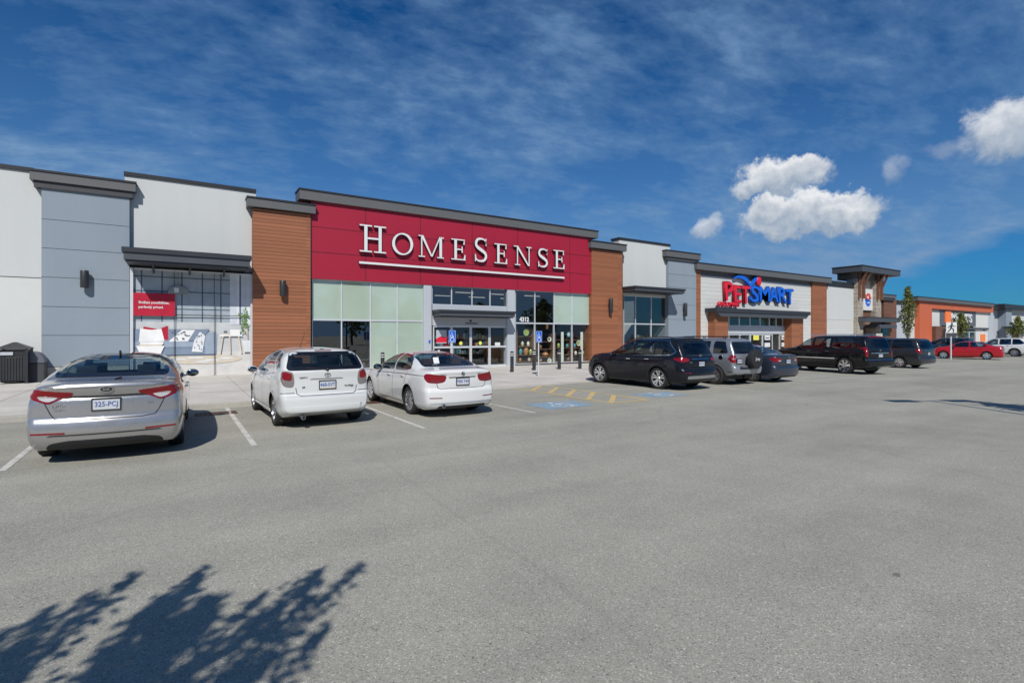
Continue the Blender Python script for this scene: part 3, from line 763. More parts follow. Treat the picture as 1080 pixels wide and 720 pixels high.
# --- 2 white hatchback
def x_hatch(root,c,pm):
    badge_ring('badge',c,.0,1.03,.062,.040,root,bars=((-.16,.16,-.8,.8),(-.7,.7,.25,.5)))
    text_obj('tailgate_lettering','TOYOTA',.038,M['black_print'],root,(-.44,c.hit('rear',-.44,.985).y-.006,.985),depth=.004,bold=.001)
    text_obj('tailgate_lettering','XR',.045,M['black_print'],root,(-.44,c.hit('rear',-.44,.80).y-.006,.80),depth=.004,bold=.001)
    text_obj('tailgate_lettering','MATRIX',.05,M['black_print'],root,(.42,c.hit('rear',.42,.795).y-.006,.795),depth=.004,bold=.001)
    exhaust(root,-.46,.235,.02,.042)
    y=c.hit('rear',0,1.135).y; m=MB(); m.tube((.0,y-.03,1.13),(-.40,c.hit('rear',-.40,1.18).y-.012,1.175),.010,.006); m.sphere((0,y-.02,1.125),.03); m.build('rear_wiper',M['plastic_black'],root,world=False)
    m=MB(); m.tube((-.30,1.12,1.50),(-.22,.98,1.86),.006,.003,6); m.sphere((-.30,1.12,1.505),.025); m.build('roof_aerial',M['plastic_black'],root,world=False)
    m=MB(); m.box(-.035,.035,.50,.54,1.515,1.53); m.build('washer_nozzle',M['plastic_black'],root,world=False)
    for sg in (-1,1):
        m=MB(); m.box(sg*.79,sg*.60,.52,.53,.12,.36); m.build('mud_flap',M['rubber'],root,world=False)
HATCH=dict(L=4.35,W=1.775,R=.315,tw=.205,axles=(.84,3.44),
 top=[(0,1.10),(.03,1.13),(.08,1.165),(.2,1.30),(.32,1.425),(.42,1.495),(.55,1.522),(.9,1.54),(1.5,1.553),(2.0,1.545),(2.45,1.49),(2.8,1.36),(3.15,1.16),(3.40,1.03),(3.8,.95),(4.15,.82),(4.35,.66)],
 belt=[(0,1.04),(.3,1.10),(.6,1.09),(1.4,1.03),(2.6,.97),(3.4,.93),(4.0,.80),(4.35,.60)],
 plan=[(0,.79),(.04,.82),(.12,.845),(.4,.872),(.8,.885),(3.0,.8875),(3.6,.875),(4.0,.80),(4.25,.68),(4.35,.57)],
 bot=[(0,.32),(.08,.28),(.4,.21),(4.0,.20),(4.35,.28)], exp=[(0,4.2),(.4,4.2),(1.2,3.6),(2.4,3.4),(3.2,3.2),(4.35,3)],
 rear=[(.2,.10),(.3,.03),(.38,.0),(.55,.0),(.64,.02),(.68,.06),(.85,.07),(.95,.075),(1.1,.07),(1.3,.07)], front=[(.2,.1),(.4,0),(.6,.03),(.8,.2)], tum=.24, bow_r=.10,
 glass=[win('rear_window','rear',[(-.715,1.145),(.715,1.145),(.615,1.45),(-.615,1.45)],mat='car_glass',band=.07),
        win('windscreen','front',[(-.68,1.06),(.68,1.06),(.58,1.46),(-.58,1.46)]),
        win('front_side_window','left',[(1.98,1.035),(3.10,1.02),(2.82,1.22),(2.40,1.43),(1.98,1.47)],mat='car_glass_clear',band=.03),
        win('rear_side_window','left',[(.98,1.11),(1.88,1.045),(1.88,1.475),(1.36,1.465),(1.16,1.36)],mat='car_glass_clear',band=.03),
        win('quarter_window','left',[(.44,1.19),(.86,1.13),(1.05,1.39),(1.10,1.445),(.72,1.42)],mat='car_glass_privacy',band=.03)],
 parts=pair('tail_light','lens_smoke',rear=[smooth_poly([(.625,1.10),(.80,1.13),(.82,.98),(.80,.83),(.63,.80),(.60,.90)],1)],side=[smooth_poly([(.0,.85),(.20,.90),(.26,1.03),(.16,1.11),(.02,1.13)],1)],sub=[dict(name='brake_lens',mat='lens_red',rear=[smooth_poly([(.645,1.075),(.80,1.105),(.80,.955),(.65,.93)],2)],side=[smooth_poly([(.03,.96),(.17,.97),(.22,1.04),(.14,1.09),(.03,1.11)],2)])])
  +one('handle_strip','chrome','rear',[(-.35,.945),(.33,.945),(.26,.968),(-.28,.968)],skirt=.01)
  +one('plate_recess','paint_white','rear',[(-.22,.74),(.22,.74),(.22,.93),(-.22,.93)],skirt=.0,off=.002)
  +one('high_brake_light','lens_red_dark','rear',[(-.16,1.484),(.16,1.484),(.16,1.498),(-.16,1.498)],skirt=0)
  +pair('roof_rail','paint_white',side=[[(.75,1.50),(2.3,1.50),(2.2,1.525),(.85,1.525)]],off=.01,skirt=0)[:0]
  +one('bumper_scuff','plinth','rear',[(-.50,.385),(.60,.40),(.62,.43),(.30,.425),(-.2,.415),(-.50,.41)],off=.002,skirt=0)[:0]
  +one('bumper_insert','paint_white','rear',[(-.62,.34),(.62,.34),(.66,.44),(-.66,.44)],off=.014,skirt=.02)+one('bumper_step','panel_silver','rear',[(-.80,.628),(.80,.628),(.80,.640),(-.80,.640)],off=.004,skirt=0)  # the thin grey strip paints the shading line of the bumper's crease
  +both_sides('side_skirt','paint_white',[(1.22,.215),(3.02,.215),(3.02,.30),(1.22,.30)],off=.02,skirt=.03),
 gaps=[('rear',[(.58,.80),(.56,.68),(.50,.645),(-.50,.645),(-.56,.68),(-.58,.80)]),('rear',[(-.84,.70),(-.6,.70)]),('rear',[(.84,.70),(.6,.70)])]+door_gaps((1.93,3.02),.32,1.0)+door_gaps((.98,),.60,1.08,-.05)+[(d,[(1.15,.32),(3.02,.32)]) for d in ('left','right')],
 plate=dict(z=.835,text='468-0VT',mat='plate_white',band='plate_tan'), mirror=(2.92,.955), mirmat='paint_white', handles=[(1.22,.94),(2.2,.92)],
 cabin=dict(y0=.85,y1=3.25,dash=.97,seats=((1.25,True),(2.05,False))), wheel_style=dict(n=5,w1=1.6,sw=.08,mat='alloy'), extra=x_hatch, scale=1.0)

# --- 3 white sports saloon
def x_sport(root,c,pm):
    badge_ring('badge',c,0,.965,.042,.042,root,'gloss_black',bars=((-.7,0,-.02,.6),(0,.7,-.6,.02)))
    text_obj('trunk_lettering','328i xDrive',.04,M['chrome'],root,(-.44,c.hit('rear',-.44,.955).y-.006,.955),depth=.003)
    text_obj('trunk_lettering','320i',.045,M['chrome'],root,(.42,c.hit('rear',.42,.955).y-.006,.955),depth=.003)
    exhaust(root,-.47,.275,.03,.043)
    m=MB(); m.prism([(1.28,1.395),(1.42,1.40),(1.31,1.46),(1.28,1.455)],'x',-.02,.02); m.build('roof_antenna',paint_obj('paint_pearl'),root,world=False,bevel=.006)
    # paper permit inside the rear window
    m=MB(); m.add([(-.36,.79,1.15),(-.22,.79,1.15),(-.22,.86,1.30),(-.36,.86,1.30)],[(0,1,2,3)]); m.build('parking_permit',M['sign_white'],root,world=False)
def paint_obj(n): return M[n]
SPORT=dict(L=4.63,W=1.81,R=.328,tw=.235,axles=(1.06,3.87),
 top=[(0,.99),(.03,1.03),(.08,1.055),(.3,1.07),(.62,1.09),(.85,1.19),(1.05,1.275),(1.3,1.352),(1.6,1.402),(2.0,1.428),(2.3,1.425),(2.65,1.385),(3.0,1.26),(3.3,1.115),(3.5,1.02),(3.9,.97),(4.35,.84),(4.63,.64)],
 belt=[(0,.93),(.3,.97),(.8,.985),(2.0,.95),(3.4,.90),(4.1,.80),(4.63,.57)],
 plan=[(0,.785),(.04,.825),(.12,.855),(.4,.885),(.9,.902),(1.5,.90),(3.4,.895),(3.9,.89),(4.25,.83),(4.5,.71),(4.63,.58)],
 bot=[(0,.24),(.08,.20),(.4,.18),(4.3,.17),(4.63,.24)], exp=[(0,3.6),(.5,3.4),(1.4,2.9),(2.4,2.9),(3.3,3.2),(4.63,3)],
 rear=[(.15,.11),(.24,.05),(.36,.0),(.56,.0),(.63,.03),(.655,.06),(.75,.055),(.9,.06),(1.0,.035),(1.06,.015)], front=[(.2,.1),(.4,0),(.6,.03),(.8,.2)], tum=.22, bow_r=.13,
 glass=[win('rear_window','rear',[(-.665,1.105),(.665,1.105),(.555,1.365),(-.555,1.365)],mat='car_glass',band=.045),
        win('windscreen','front',[(-.68,1.03),(.68,1.03),(.56,1.36),(-.56,1.36)]),
        win('front_side_window','left',[(2.10,.985),(3.20,.965),(2.86,1.20),(2.50,1.335),(2.10,1.36)],mat='car_glass_clear',band=.03),
        win('rear_side_window','left',[(1.02,1.05),(1.35,1.0),(2.02,.985),(2.02,1.362),(1.6,1.335),(1.28,1.255),(1.06,1.13)],mat='car_glass_clear',band=.03)],
 parts=pair('tail_light','lens_red',rear=[smooth_poly([(.375,.93),(.62,.955),(.80,.985),(.83,.86),(.80,.785),(.60,.765),(.42,.79)],1)],side=[smooth_poly([(.0,.80),(.20,.82),(.30,.93),(.26,.965),(.05,.98)],1)],sub=[dict(name='reversing_lens',mat='lens_red_dark',rear=[smooth_poly([(.44,.80),(.60,.785),(.78,.80),(.78,.835),(.45,.83)],1)])])
  +one('trunk_handle_strip','plastic_black','rear',[(-.33,.875),(.33,.875),(.33,.895),(-.33,.895)],skirt=.0)
  +pair('rear_reflector','lens_red_dark',rear=[[(.50,.440),(.78,.448),(.78,.466),(.50,.458)]],skirt=.006)
  +one('rear_valance','plastic_black','rear',[(-.60,.215),(.60,.215),(.56,.275),(-.56,.275)],skirt=0)
  +one('bumper_crease','panel_silver','rear',[(-.76,.33),(.76,.33),(.76,.345),(-.76,.345)],skirt=0),  # grey strip paints the shade line of a crease in the white bumper
 gaps=[('rear',[(.61,.78),(.58,.67),(.52,.648),(-.52,.648),(-.58,.67),(-.61,.78)])]+door_gaps((2.06,3.12),.28,.95)+door_gaps((1.30,),.55,.98,-.1)+[(d,[(1.42,.28),(3.1,.28)]) for d in ('left','right')]+[(d,[(.3,.93),(1.5,.915),(3.3,.86)]) for d in ('left','right')],
 plate=dict(z=.79,text='MB0 74A',mat='plate_white'), mirror=(3.0,.93), mirmat='gloss_black', handles=[(1.42,.87),(2.34,.85)],
 cabin=dict(y0=.95,y1=3.45,dash=.90,shelf=1.02,mat='seat_tan',seats=((1.3,True),(2.15,False))), wheel_style=dict(n=10,sw=.042,rim=.72,mat='alloy_bright'), extra=x_sport, scale=1.0)

# --- 4 large dark crossover
def x_cross(root,c,pm):
    badge_ring('badge',c,0,1.16,.055,.045,root,bars=((-.55,-.3,-.6,.6),(.3,.55,-.6,.6),(-.4,.4,-.12,.12)))
    for sg in (-1,1):
        m=MB(); pts=[]
        for y in np.linspace(.72,2.9,14):
            h=c.bvh.ray_cast(Vector((sg*.60,y,4)),Vector((0,0,-1)))[0]; pts.append((sg*.60,y,h.z+(.055 if .75<y<2.85 else .0)))
        for a,b in zip(pts[:-1],pts[1:]): m.tube(a,b,.018,n=6)
        m.build('roof_rail',M['dark_metal'],root,smooth=True,world=False)
    text_obj('tailgate_lettering','PILOT',.06,M['chrome'],root,(-.52,c.hit('rear',-.5,.94).y-.006,.94),depth=.004)
    for sg in (-1,1): MB().box(sg*.95,sg*.72,.72,.735,.16,.46).build('mud_flap',M['rubber'],root,world=False)
CROSS=dict(L=4.94,W=1.996,R=.375,tw=.245,axles=(1.12,3.94),
 top=[(0,1.62),(.03,1.68),(.08,1.715),(.25,1.745),(.6,1.765),(1.2,1.773),(2.0,1.765),(2.5,1.725),(2.85,1.61),(3.15,1.44),(3.45,1.27),(3.62,1.205),(4.1,1.175),(4.55,1.11),(4.8,1.01),(4.94,.84)],
 belt=[(0,1.08),(.5,1.15),(1.2,1.13),(2.5,1.09),(3.6,1.08),(4.4,1.01),(4.94,.74)],
 plan=[(0,.86),(.04,.90),(.12,.94),(.35,.972),(.9,.996),(1.6,.985),(3.3,.985),(3.9,.99),(4.4,.95),(4.75,.83),(4.94,.66)],
 bot=[(0,.34),(.08,.30),(.5,.24),(4.5,.22),(4.94,.28)], exp=[(0,4.2),(.6,4.4),(2.4,3.8),(3.4,3.4),(4.94,3)],
 rear=[(.25,.08),(.36,.02),(.5,.0),(.66,.01),(.74,.07),(.95,.08),(1.1,.11),(1.3,.20),(1.5,.31),(1.66,.41),(1.75,.40)], front=[(.2,.1),(.45,0),(.7,.03),(.95,.16),(1.1,.3)], tum=.20, bow_r=.12,
 glass=[win('rear_window','rear',[(-.76,1.16),(.76,1.16),(.66,1.61),(-.66,1.61)],mat='car_glass_privacy',band=.05),
        win('windscreen','front',[(-.74,1.22),(.74,1.22),(.64,1.66),(-.64,1.66)]),
        win('front_side_window','left',[(2.28,1.15),(3.34,1.14),(3.00,1.38),(2.64,1.60),(2.28,1.64)],band=.03,mat='car_glass_clear'),
        win('rear_side_window','left',[(1.36,1.17),(2.18,1.15),(2.18,1.645),(1.36,1.655)],band=.03,mat='car_glass'),
        win('quarter_window','left',[(.44,1.29),(.62,1.20),(1.27,1.17),(1.27,1.655),(.80,1.635)],mat='car_glass_privacy',band=.03,
            bright=[(3.42,1.135),(2.3,1.132),(1.3,1.152),(.62,1.18),(.42,1.29),(.78,1.652),(1.3,1.68),(2.2,1.672),(2.64,1.63),(3.02,1.40)])],
 parts=pair('tail_light','lens_red',rear=[smooth_poly([(.58,1.06),(.58,1.00),(.70,.965),(.90,.95),(.91,1.10),(.78,1.11)],1)],side=[smooth_poly([(.03,.93),(.22,.96),(.42,1.02),(.52,1.075),(.34,1.10),(.04,1.12)],1)])
  +one('tailgate_trim','chrome','rear',[(-.46,1.045),(.46,1.045),(.46,1.065),(-.46,1.065)],skirt=.005)
  +pair('rear_reflector','lens_red_dark',rear=[[(.60,.585),(.84,.59),(.84,.615),(.60,.61)]],skirt=.006)
  +one('bumper_trim','alloy','rear',smooth_poly([(-.76,.40),(.76,.40),(.70,.50),(-.70,.50)],1),skirt=.02,off=.012)
  +one('rear_valance','plastic_black','rear',[(-.80,.30),(.80,.30),(.78,.39),(-.78,.39)],skirt=0)
  +both_sides('sill_trim','plastic_black',[(1.58,.26),(3.5,.25),(3.5,.33),(1.58,.34)],skirt=0),
 gaps=[('rear',[(-.70,1.0),(-.66,.74),(.66,.74),(.70,1.0)])]+door_gaps((2.23,3.36),.34,1.10)+door_gaps((1.30,),.72,1.13,-.02)+[(d,[(1.6,.36),(3.36,.36)]) for d in ('left','right')],
 plate=dict(z=.885,text='GF2 81L'), mirror=(3.2,1.07), handles=[(1.60,1.02),(2.46,1.0)], handmat='chrome', lipmat='plastic_black', lip=.03,
 cabin=dict(y0=.7,y1=3.6,dash=1.06,mat='seat_tan',seats=((1.55,True),(2.35,False))), wheel_style=dict(n=5,twin=.17,fan=1.3,rim=.74,sw=.048,mat='alloy_bright'), extra=x_cross)

# --- 5 silver off-roader with a spare wheel on the tailgate
def x_jeep(root,c,pm):
    sp=empty('spare_wheel',(.10,-.16,.98),0,parent=root)
    t=MB(); t.lathe([(0,-.11),(.30,-.11),(.345,-.095),(.362,-.05),(.362,.07),(.33,.10),(0,.10)],'y',36); o=t.build('tyre_cover',M['plastic_black'],sp,smooth=True,world=False)
    text_obj('cover_lettering','Jeep',.16,M['panel_silver'],sp,(0,-.118,0),depth=.004,bold=.003)
    m=MB(); m.tube((0,.08,0),(0,.26,0),.05); m.build('carrier',M['dark_metal'],sp,world=False)
    for sg in (-1,1):
        m=MB(); m.tube((sg*.58,.55,1.80),(sg*.58,2.5,1.80),.02,n=8); 
        for y in (.6,1.5,2.45): m.tube((sg*.58,y,1.72),(sg*.58,y,1.80),.02,n=6)
        m.build('roof_rail',M['dark_metal'],root,smooth=True,world=False)
    for y in (.9,2.1): MB().box(-.58,.58,y-.025,y+.025,1.80,1.83).build('roof_bar',M['dark_metal'],root,world=False,bevel=.008)
    m=MB(); m.lathe([(0,-.012),(.085,-.012),(.095,0)],'x',20,(c.hit('left',.62,1.02).x,.62,1.02)); m.build('fuel_cap',M['gloss_black'],root,smooth=True,world=False)
JEEP=dict(L=4.43,W=1.82,R=.36,tw=.235,axles=(.86,3.51),
 top=[(0,1.60),(.03,1.66),(.08,1.695),(.3,1.725),(.8,1.745),(1.6,1.745),(2.2,1.73),(2.5,1.66),(2.8,1.45),(3.10,1.20),(3.6,1.14),(4.1,1.06),(4.35,.94),(4.43,.84)],
 belt=[(0,1.10),(.5,1.12),(2.4,1.10),(3.1,1.09),(4.0,1.0),(4.43,.78)],
 plan=[(0,.79),(.03,.82),(.1,.845),(.3,.86),(.9,.87),(3.2,.87),(3.8,.84),(4.2,.76),(4.43,.66)],
 bot=[(0,.46),(.08,.42),(.5,.34),(4.0,.34),(4.43,.44)], exp=[(0,5),(.6,5),(2.3,4.2),(3.0,3.6),(4.43,3.4)],
 rear=[(.4,.03),(.5,.0),(.66,.0),(.72,.06),(1.0,.07),(1.2,.12),(1.5,.25),(1.7,.34)], front=[(.4,.05),(.55,0),(.8,.03),(1.1,.1)], tum=.22, bow_r=.06,
 glass=[win('rear_window','rear',[(-.68,1.18),(.68,1.18),(.61,1.60),(-.61,1.60)],mat='car_glass_privacy',band=.05),
        win('windscreen','front',[(-.66,1.24),(.66,1.24),(.58,1.63),(-.58,1.63)]),
        win('front_side_window','left',[(1.95,1.16),(2.92,1.14),(2.58,1.50),(2.42,1.62),(1.95,1.63)],band=.03),
        win('rear_side_window','left',[(1.15,1.16),(1.84,1.16),(1.84,1.63),(1.15,1.63)],band=.03,mat='car_glass_privacy'),
        win('quarter_window','left',[(.36,1.20),(.98,1.17),(.98,1.63),(.52,1.61)],mat='car_glass_privacy',band=.04)],
 parts=pair('tail_light','lens_red',rear=[smooth_poly([(.68,1.13),(.68,.84),(.84,.84),(.84,1.13)],1)],side=[smooth_poly([(.01,.84),(.15,.85),(.15,1.10),(.04,1.12)],1)],sub=[dict(name='reversing_lens',mat='lens_white',rear=[[(.70,.96),(.82,.96),(.82,1.02),(.70,1.02)]])],skirt=.03,off=.012)
  +one('rear_bumper','paint_silver','rear',smooth_poly([(-.84,.46),(.84,.46),(.84,.70),(-.84,.70)],1),off=.05,skirt=.08)
  +one('bumper_pad','plastic_black','rear',smooth_poly([(-.60,.60),(.60,.60),(.60,.67),(-.60,.67)],1),off=.058,skirt=.01)
  +both_sides('side_moulding','panel_silver',[(1.32,.66),(3.0,.66),(3.0,.74),(1.32,.74)],off=.015,skirt=.02)
  +both_sides('sill_trim','plastic_black',[(1.32,.36),(3.0,.36),(3.0,.43),(1.32,.43)],skirt=0),
 gaps=door_gaps((1.90,2.86),.48,1.12)+door_gaps((1.06,),.9,1.14)+[('rear',[(-.66,.72),(.66,.72)]),('rear',[(-.66,.72),(-.66,1.15)]),('rear',[(.66,.72),(.66,1.15)])],
 plate=dict(x=-.50,z=.90,text='AL4 63W'), mirror=(2.72,1.10), mirmat='plastic_black', handles=[(1.28,1.03),(2.10,1.03)], handmat='plastic_black', lipmat='paint_silver', lip=.10,
 cabin=dict(y0=.7,y1=3.0,dash=1.06,seats=((1.2,True),(1.95,False))), wheel_style=dict(n=5,w1=1.8,sw=.10,rim=.64,mat='alloy_bright'), extra=x_jeep, inset=.0)

# --- 6 slate-blue compact saloon
def x_compact(root,c,pm):
    badge_ring('badge',c,0,.98,.05,.05,root,bars=((-.6,.6,-.1,.05),))
import copy
COMPACT=copy.deepcopy(SPORT); COMPACT.update(extra=x_compact,axles=(1.03,3.68),L=4.63,W=1.778,R=.322,bow_r=.11,scale=1.02,
 top=[(0,1.0),(.03,1.04),(.08,1.07),(.3,1.09),(.60,1.11),(.85,1.21),(1.05,1.30),(1.3,1.385),(1.6,1.435),(2.0,1.455),(2.4,1.445),(2.75,1.385),(3.1,1.23),(3.4,1.09),(3.6,1.02),(3.95,.97),(4.35,.86),(4.63,.66)],
 plate=dict(z=.82,text='CW5 30K'),wheel_style=dict(n=10,sw=.04,rim=.68,mat='alloy_bright'),mirmat=None)
COMPACT['glass']=[win('rear_window','rear',[(-.665,1.13),(.665,1.13),(.565,1.39),(-.565,1.39)],mat='car_glass',band=.045),
        win('windscreen','front',[(-.66,1.05),(.66,1.05),(.56,1.38),(-.56,1.38)]),
        win('front_side_window','left',[(2.10,.995),(3.24,.975),(2.90,1.22),(2.55,1.365),(2.10,1.39)],band=.03),
        win('rear_side_window','left',[(1.02,1.06),(1.35,1.01),(2.02,.995),(2.02,1.39),(1.6,1.37),(1.28,1.285),(1.06,1.15)],band=.03)]
COMPACT['parts']=pair('tail_light','lens_red',rear=[smooth_poly([(.44,.95),(.80,.97),(.82,.86),(.78,.80),(.50,.80),(.44,.84)],1)],side=[smooth_poly([(.0,.81),(.20,.83),(.34,.92),(.30,.965),(.05,.975)],1)],sub=[dict(name='reversing_lens',mat='lens_white',rear=[[(.47,.83),(.60,.83),(.60,.87),(.47,.87)]])])\
  +one('rear_valance','plastic_black','rear',[(-.60,.215),(.60,.215),(.56,.275),(-.56,.275)],skirt=0)+pair('rear_reflector','lens_red_dark',rear=[[(.50,.400),(.76,.405),(.76,.425),(.50,.42)]],skirt=.006)

# --- 7 very long black luxury off-roader
def x_long(root,c,pm):
    for sg in (-1,1):
        m=MB(); m.tube((sg*.64,.8,1.93),(sg*.64,3.3,1.93),.02,n=8)
        for y in (.85,2.0,3.2): m.tube((sg*.64,y,1.85),(sg*.64,y,1.93),.018,n=6)
        m.build('roof_rail',M['chrome'],root,smooth=True,world=False)
    badge_ring('badge',c,0,1.17,.06,.05,root,bars=((-.5,.5,-.3,.3),))
LONG=dict(L=5.66,W=2.01,R=.40,tw=.285,axles=(1.16,4.46),
 top=[(0,1.74),(.03,1.80),(.08,1.835),(.3,1.86),(.9,1.885),(2.4,1.89),(3.0,1.86),(3.4,1.74),(3.8,1.47),(4.1,1.27),(4.6,1.22),(5.1,1.17),(5.5,1.06),(5.66,.92)],
 belt=[(0,1.16),(.5,1.20),(3.4,1.17),(4.1,1.16),(5.0,1.06),(5.66,.82)],
 plan=[(0,.90),(.03,.94),(.1,.965),(.3,.985),(.9,1.0),(4.2,1.0),(4.9,.97),(5.4,.87),(5.66,.76)],
 bot=[(0,.42),(.08,.38),(.5,.30),(5.2,.28),(5.66,.34)], exp=[(0,5),(.6,5),(3.2,4.4),(4.0,3.6),(5.66,3.4)],
 rear=[(.35,.05),(.45,.0),(.68,.0),(.74,.07),(1.1,.08),(1.3,.12),(1.6,.22),(1.85,.30)], front=[(.3,.05),(.5,0),(.9,.03),(1.2,.1)], tum=.20, bow_r=.07,
 glass=[win('rear_window','rear',[(-.80,1.22),(.80,1.22),(.72,1.74),(-.72,1.74)],mat='car_glass_privacy',band=.05),
        win('windscreen','front',[(-.76,1.31),(.76,1.31),(.67,1.77),(-.67,1.77)]),
        win('front_side_window','left',[(2.98,1.23),(4.0,1.22),(3.66,1.52),(3.40,1.72),(2.98,1.76)],band=.03,mat='car_glass_clear'),
        win('rear_side_window','left',[(1.98,1.235),(2.88,1.23),(2.88,1.765),(1.98,1.77)],band=.03,mat='car_glass'),
        win('quarter_window','left',[(.40,1.26),(1.86,1.24),(1.86,1.77),(.55,1.745)],mat='car_glass_privacy',band=.04)],
 parts=pair('tail_light','lens_red',rear=[smooth_poly([(.80,1.32),(.80,.86),(.93,.86),(.91,1.32)],1)],side=[smooth_poly([(.02,.86),(.08,.88),(.11,1.30),(.05,1.32)],1)],skirt=.03,off=.012)
  +one('high_brake_light','lens_red','rear',[(-.55,1.785),(.55,1.785),(.55,1.82),(-.55,1.82)],skirt=.02,off=.02)
  +one('tailgate_trim','chrome','rear',[(-.60,1.02),(.60,1.02),(.60,1.06),(-.60,1.06)],skirt=.01)
  +one('rear_bumper','paint_black','rear',smooth_poly([(-.92,.43),(.92,.43),(.92,.70),(-.92,.70)],1),off=.04,skirt=.06)
  +one('bumper_trim','chrome','rear',[(-.86,.69),(.86,.69),(.86,.715),(-.86,.715)],off=.045,skirt=.02)
  +both_sides('side_moulding','chrome',[(1.66,.72),(3.96,.72),(3.96,.76),(1.66,.76)],off=.015,skirt=.015)
  +both_sides('running_board','plastic_black',[(1.66,.33),(3.96,.33),(3.96,.42),(1.66,.42)],off=.05,skirt=.06),
 gaps=door_gaps((2.93,3.98),.45,1.18)+door_gaps((1.90,),.9,1.2)+[('rear',[(-.74,.74),(.74,.74)])],
 plate=dict(z=.92,text='DK7 12P'), mirror=(3.78,1.17), handles=[(2.10,1.09),(3.12,1.09)], handmat='chrome', lipmat='paint_black', lip=.05,
 cabin=dict(y0=.7,y1=4.0,dash=1.14,seats=((2.1,True),(2.9,False))), wheel_style=dict(n=7,twin=.0,w1=1.7,sw=.075,rim=.74,mat='chrome'), extra=x_long, inset=.0)

# --- 8 dark grey people carrier
def x_none(root,c,pm): pass
def x_van(root,c,pm):
    m=MB(); y=c.hit('rear',0,1.19).y; m.tube((0,y-.03,1.19),(.42,c.hit('rear',.42,1.26).y-.012,1.26),.010,.006); m.build('rear_wiper',M['plastic_black'],root,world=False)
VAN=dict(L=5.15,W=1.998,R=.335,tw=.225,axles=(1.12,4.20),
 top=[(0,1.63),(.03,1.68),(.08,1.705),(.3,1.725),(1.0,1.75),(2.2,1.75),(2.8,1.71),(3.2,1.58),(3.7,1.32),(4.1,1.13),(4.5,1.02),(4.9,.88),(5.15,.70)],
 belt=[(0,1.10),(.5,1.13),(3.0,1.07),(4.1,1.02),(4.7,.88),(5.15,.62)],
 plan=[(0,.88),(.03,.915),(.1,.945),(.3,.97),(.9,.99),(3.8,.99),(4.4,.95),(4.8,.85),(5.15,.66)],
 bot=[(0,.32),(.08,.27),(.5,.22),(4.7,.20),(5.15,.26)], exp=[(0,4.6),(.6,4.6),(2.8,4.0),(4.0,3.4),(5.15,3)],
 rear=[(.25,.06),(.36,.0),(.60,.0),(.68,.05),(1.1,.07),(1.3,.14),(1.6,.27),(1.7,.31)], front=[(.2,.1),(.45,0),(.7,.05),(.95,.2)], tum=.20, bow_r=.10,
 glass=[win('rear_window','rear',[(-.78,1.15),(.78,1.15),(.70,1.60),(-.70,1.60)],mat='car_glass_privacy',band=.05),
        win('windscreen','front',[(-.76,1.16),(.76,1.16),(.66,1.64),(-.66,1.64)]),
        win('front_side_window','left',[(2.72,1.12),(3.95,1.08),(3.5,1.36),(3.06,1.58),(2.72,1.62)],band=.03),
        win('rear_side_window','left',[(1.62,1.15),(2.62,1.13),(2.62,1.63),(1.62,1.64)],band=.03,mat='car_glass_privacy'),
        win('quarter_window','left',[(.38,1.20),(1.52,1.16),(1.52,1.64),(.58,1.62)],mat='car_glass_privacy',band=.04)],
 parts=pair('tail_light','lens_red',rear=[smooth_poly([(.66,1.10),(.66,.90),(.92,.88),(.90,1.12)],1)],side=[smooth_poly([(.02,.87),(.15,.89),(.34,1.07),(.30,1.12),(.08,1.13)],1)],skirt=.02)
  +one('tailgate_trim','chrome','rear',[(-.46,1.03),(.46,1.03),(.46,1.055),(-.46,1.055)],skirt=.01)
  +one('bumper_step','plastic_black','rear',[(-.6,.62),(.6,.62),(.6,.645),(-.6,.645)],skirt=0),
 gaps=door_gaps((2.67,3.75),.32,1.08)+door_gaps((1.57,),.42,1.12)+[('left',[(.5,1.135),(2.6,1.10)]),('right',[(.5,1.135),(2.6,1.10)])],
 plate=dict(z=.86,text='EH9 45S'), mirror=(3.68,1.03), handles=[(2.48,1.0),(2.9,.99)],
 cabin=dict(y0=.7,y1=4.0,dash=1.02,seats=((1.9,True),(2.8,False))), wheel_style=dict(n=5,twin=.18,rim=.70,sw=.06,mat='alloy_bright'), extra=x_van)
REDSAL=copy.deepcopy(COMPACT); REDSAL.update(extra=x_none,plate=dict(z=.82,text='JN3 58B'),wheel_style=dict(n=5,twin=.16,sw=.05,rim=.70,mat='alloy_bright'))
WAGON=copy.deepcopy(CROSS); WAGON.update(extra=x_none,plate=dict(z=.885,text='FB6 27T'),wheel_style=dict(n=5,twin=.16,sw=.06,rim=.70,mat='alloy'))

CARS=[]
def put(name, rear_x, rear_y, heading_deg, sp, mat, label, cat='car', res=1.0):
    """rear_x, rear_y: middle of the rear axle on the ground; heading 0 points straight at the shops"""
    h=math.radians(heading_deg); sc=sp.get('scale',1.0); a=sp['axles'][0]*sc
    x=rear_x-(-math.sin(h))*a; y=rear_y-math.cos(h)*a
    r=build_car(name,(x,y,G(rear_x)),h,sp,M[mat],label,cat,res); CARS.append(r); return r
put('parked_saloon_car',-.845,10.25,-1.8,SALOON,'paint_champagne','pale silver saloon with a black roof and red and white rear lights','car',1.3)
put('parked_hatchback',2.41,11.27,1.8,HATCH,'paint_white','white hatchback with a roof aerial parked between two saloons','car',1.2)
put('parked_saloon_car',5.28,11.28,.4,SPORT,'paint_pearl','white saloon with wide red rear lights and a paper permit in its rear window','car',1.15)
put('parked_crossover',14.7,12.24,2.0,CROSS,'paint_ink','blue-black crossover with a chrome line round its side windows, left of the silver off-roader','car')
put('parked_off_roader',17.85,12.32,0.0,JEEP,'paint_silver','silver off-roader carrying a covered spare wheel on its tailgate','car')
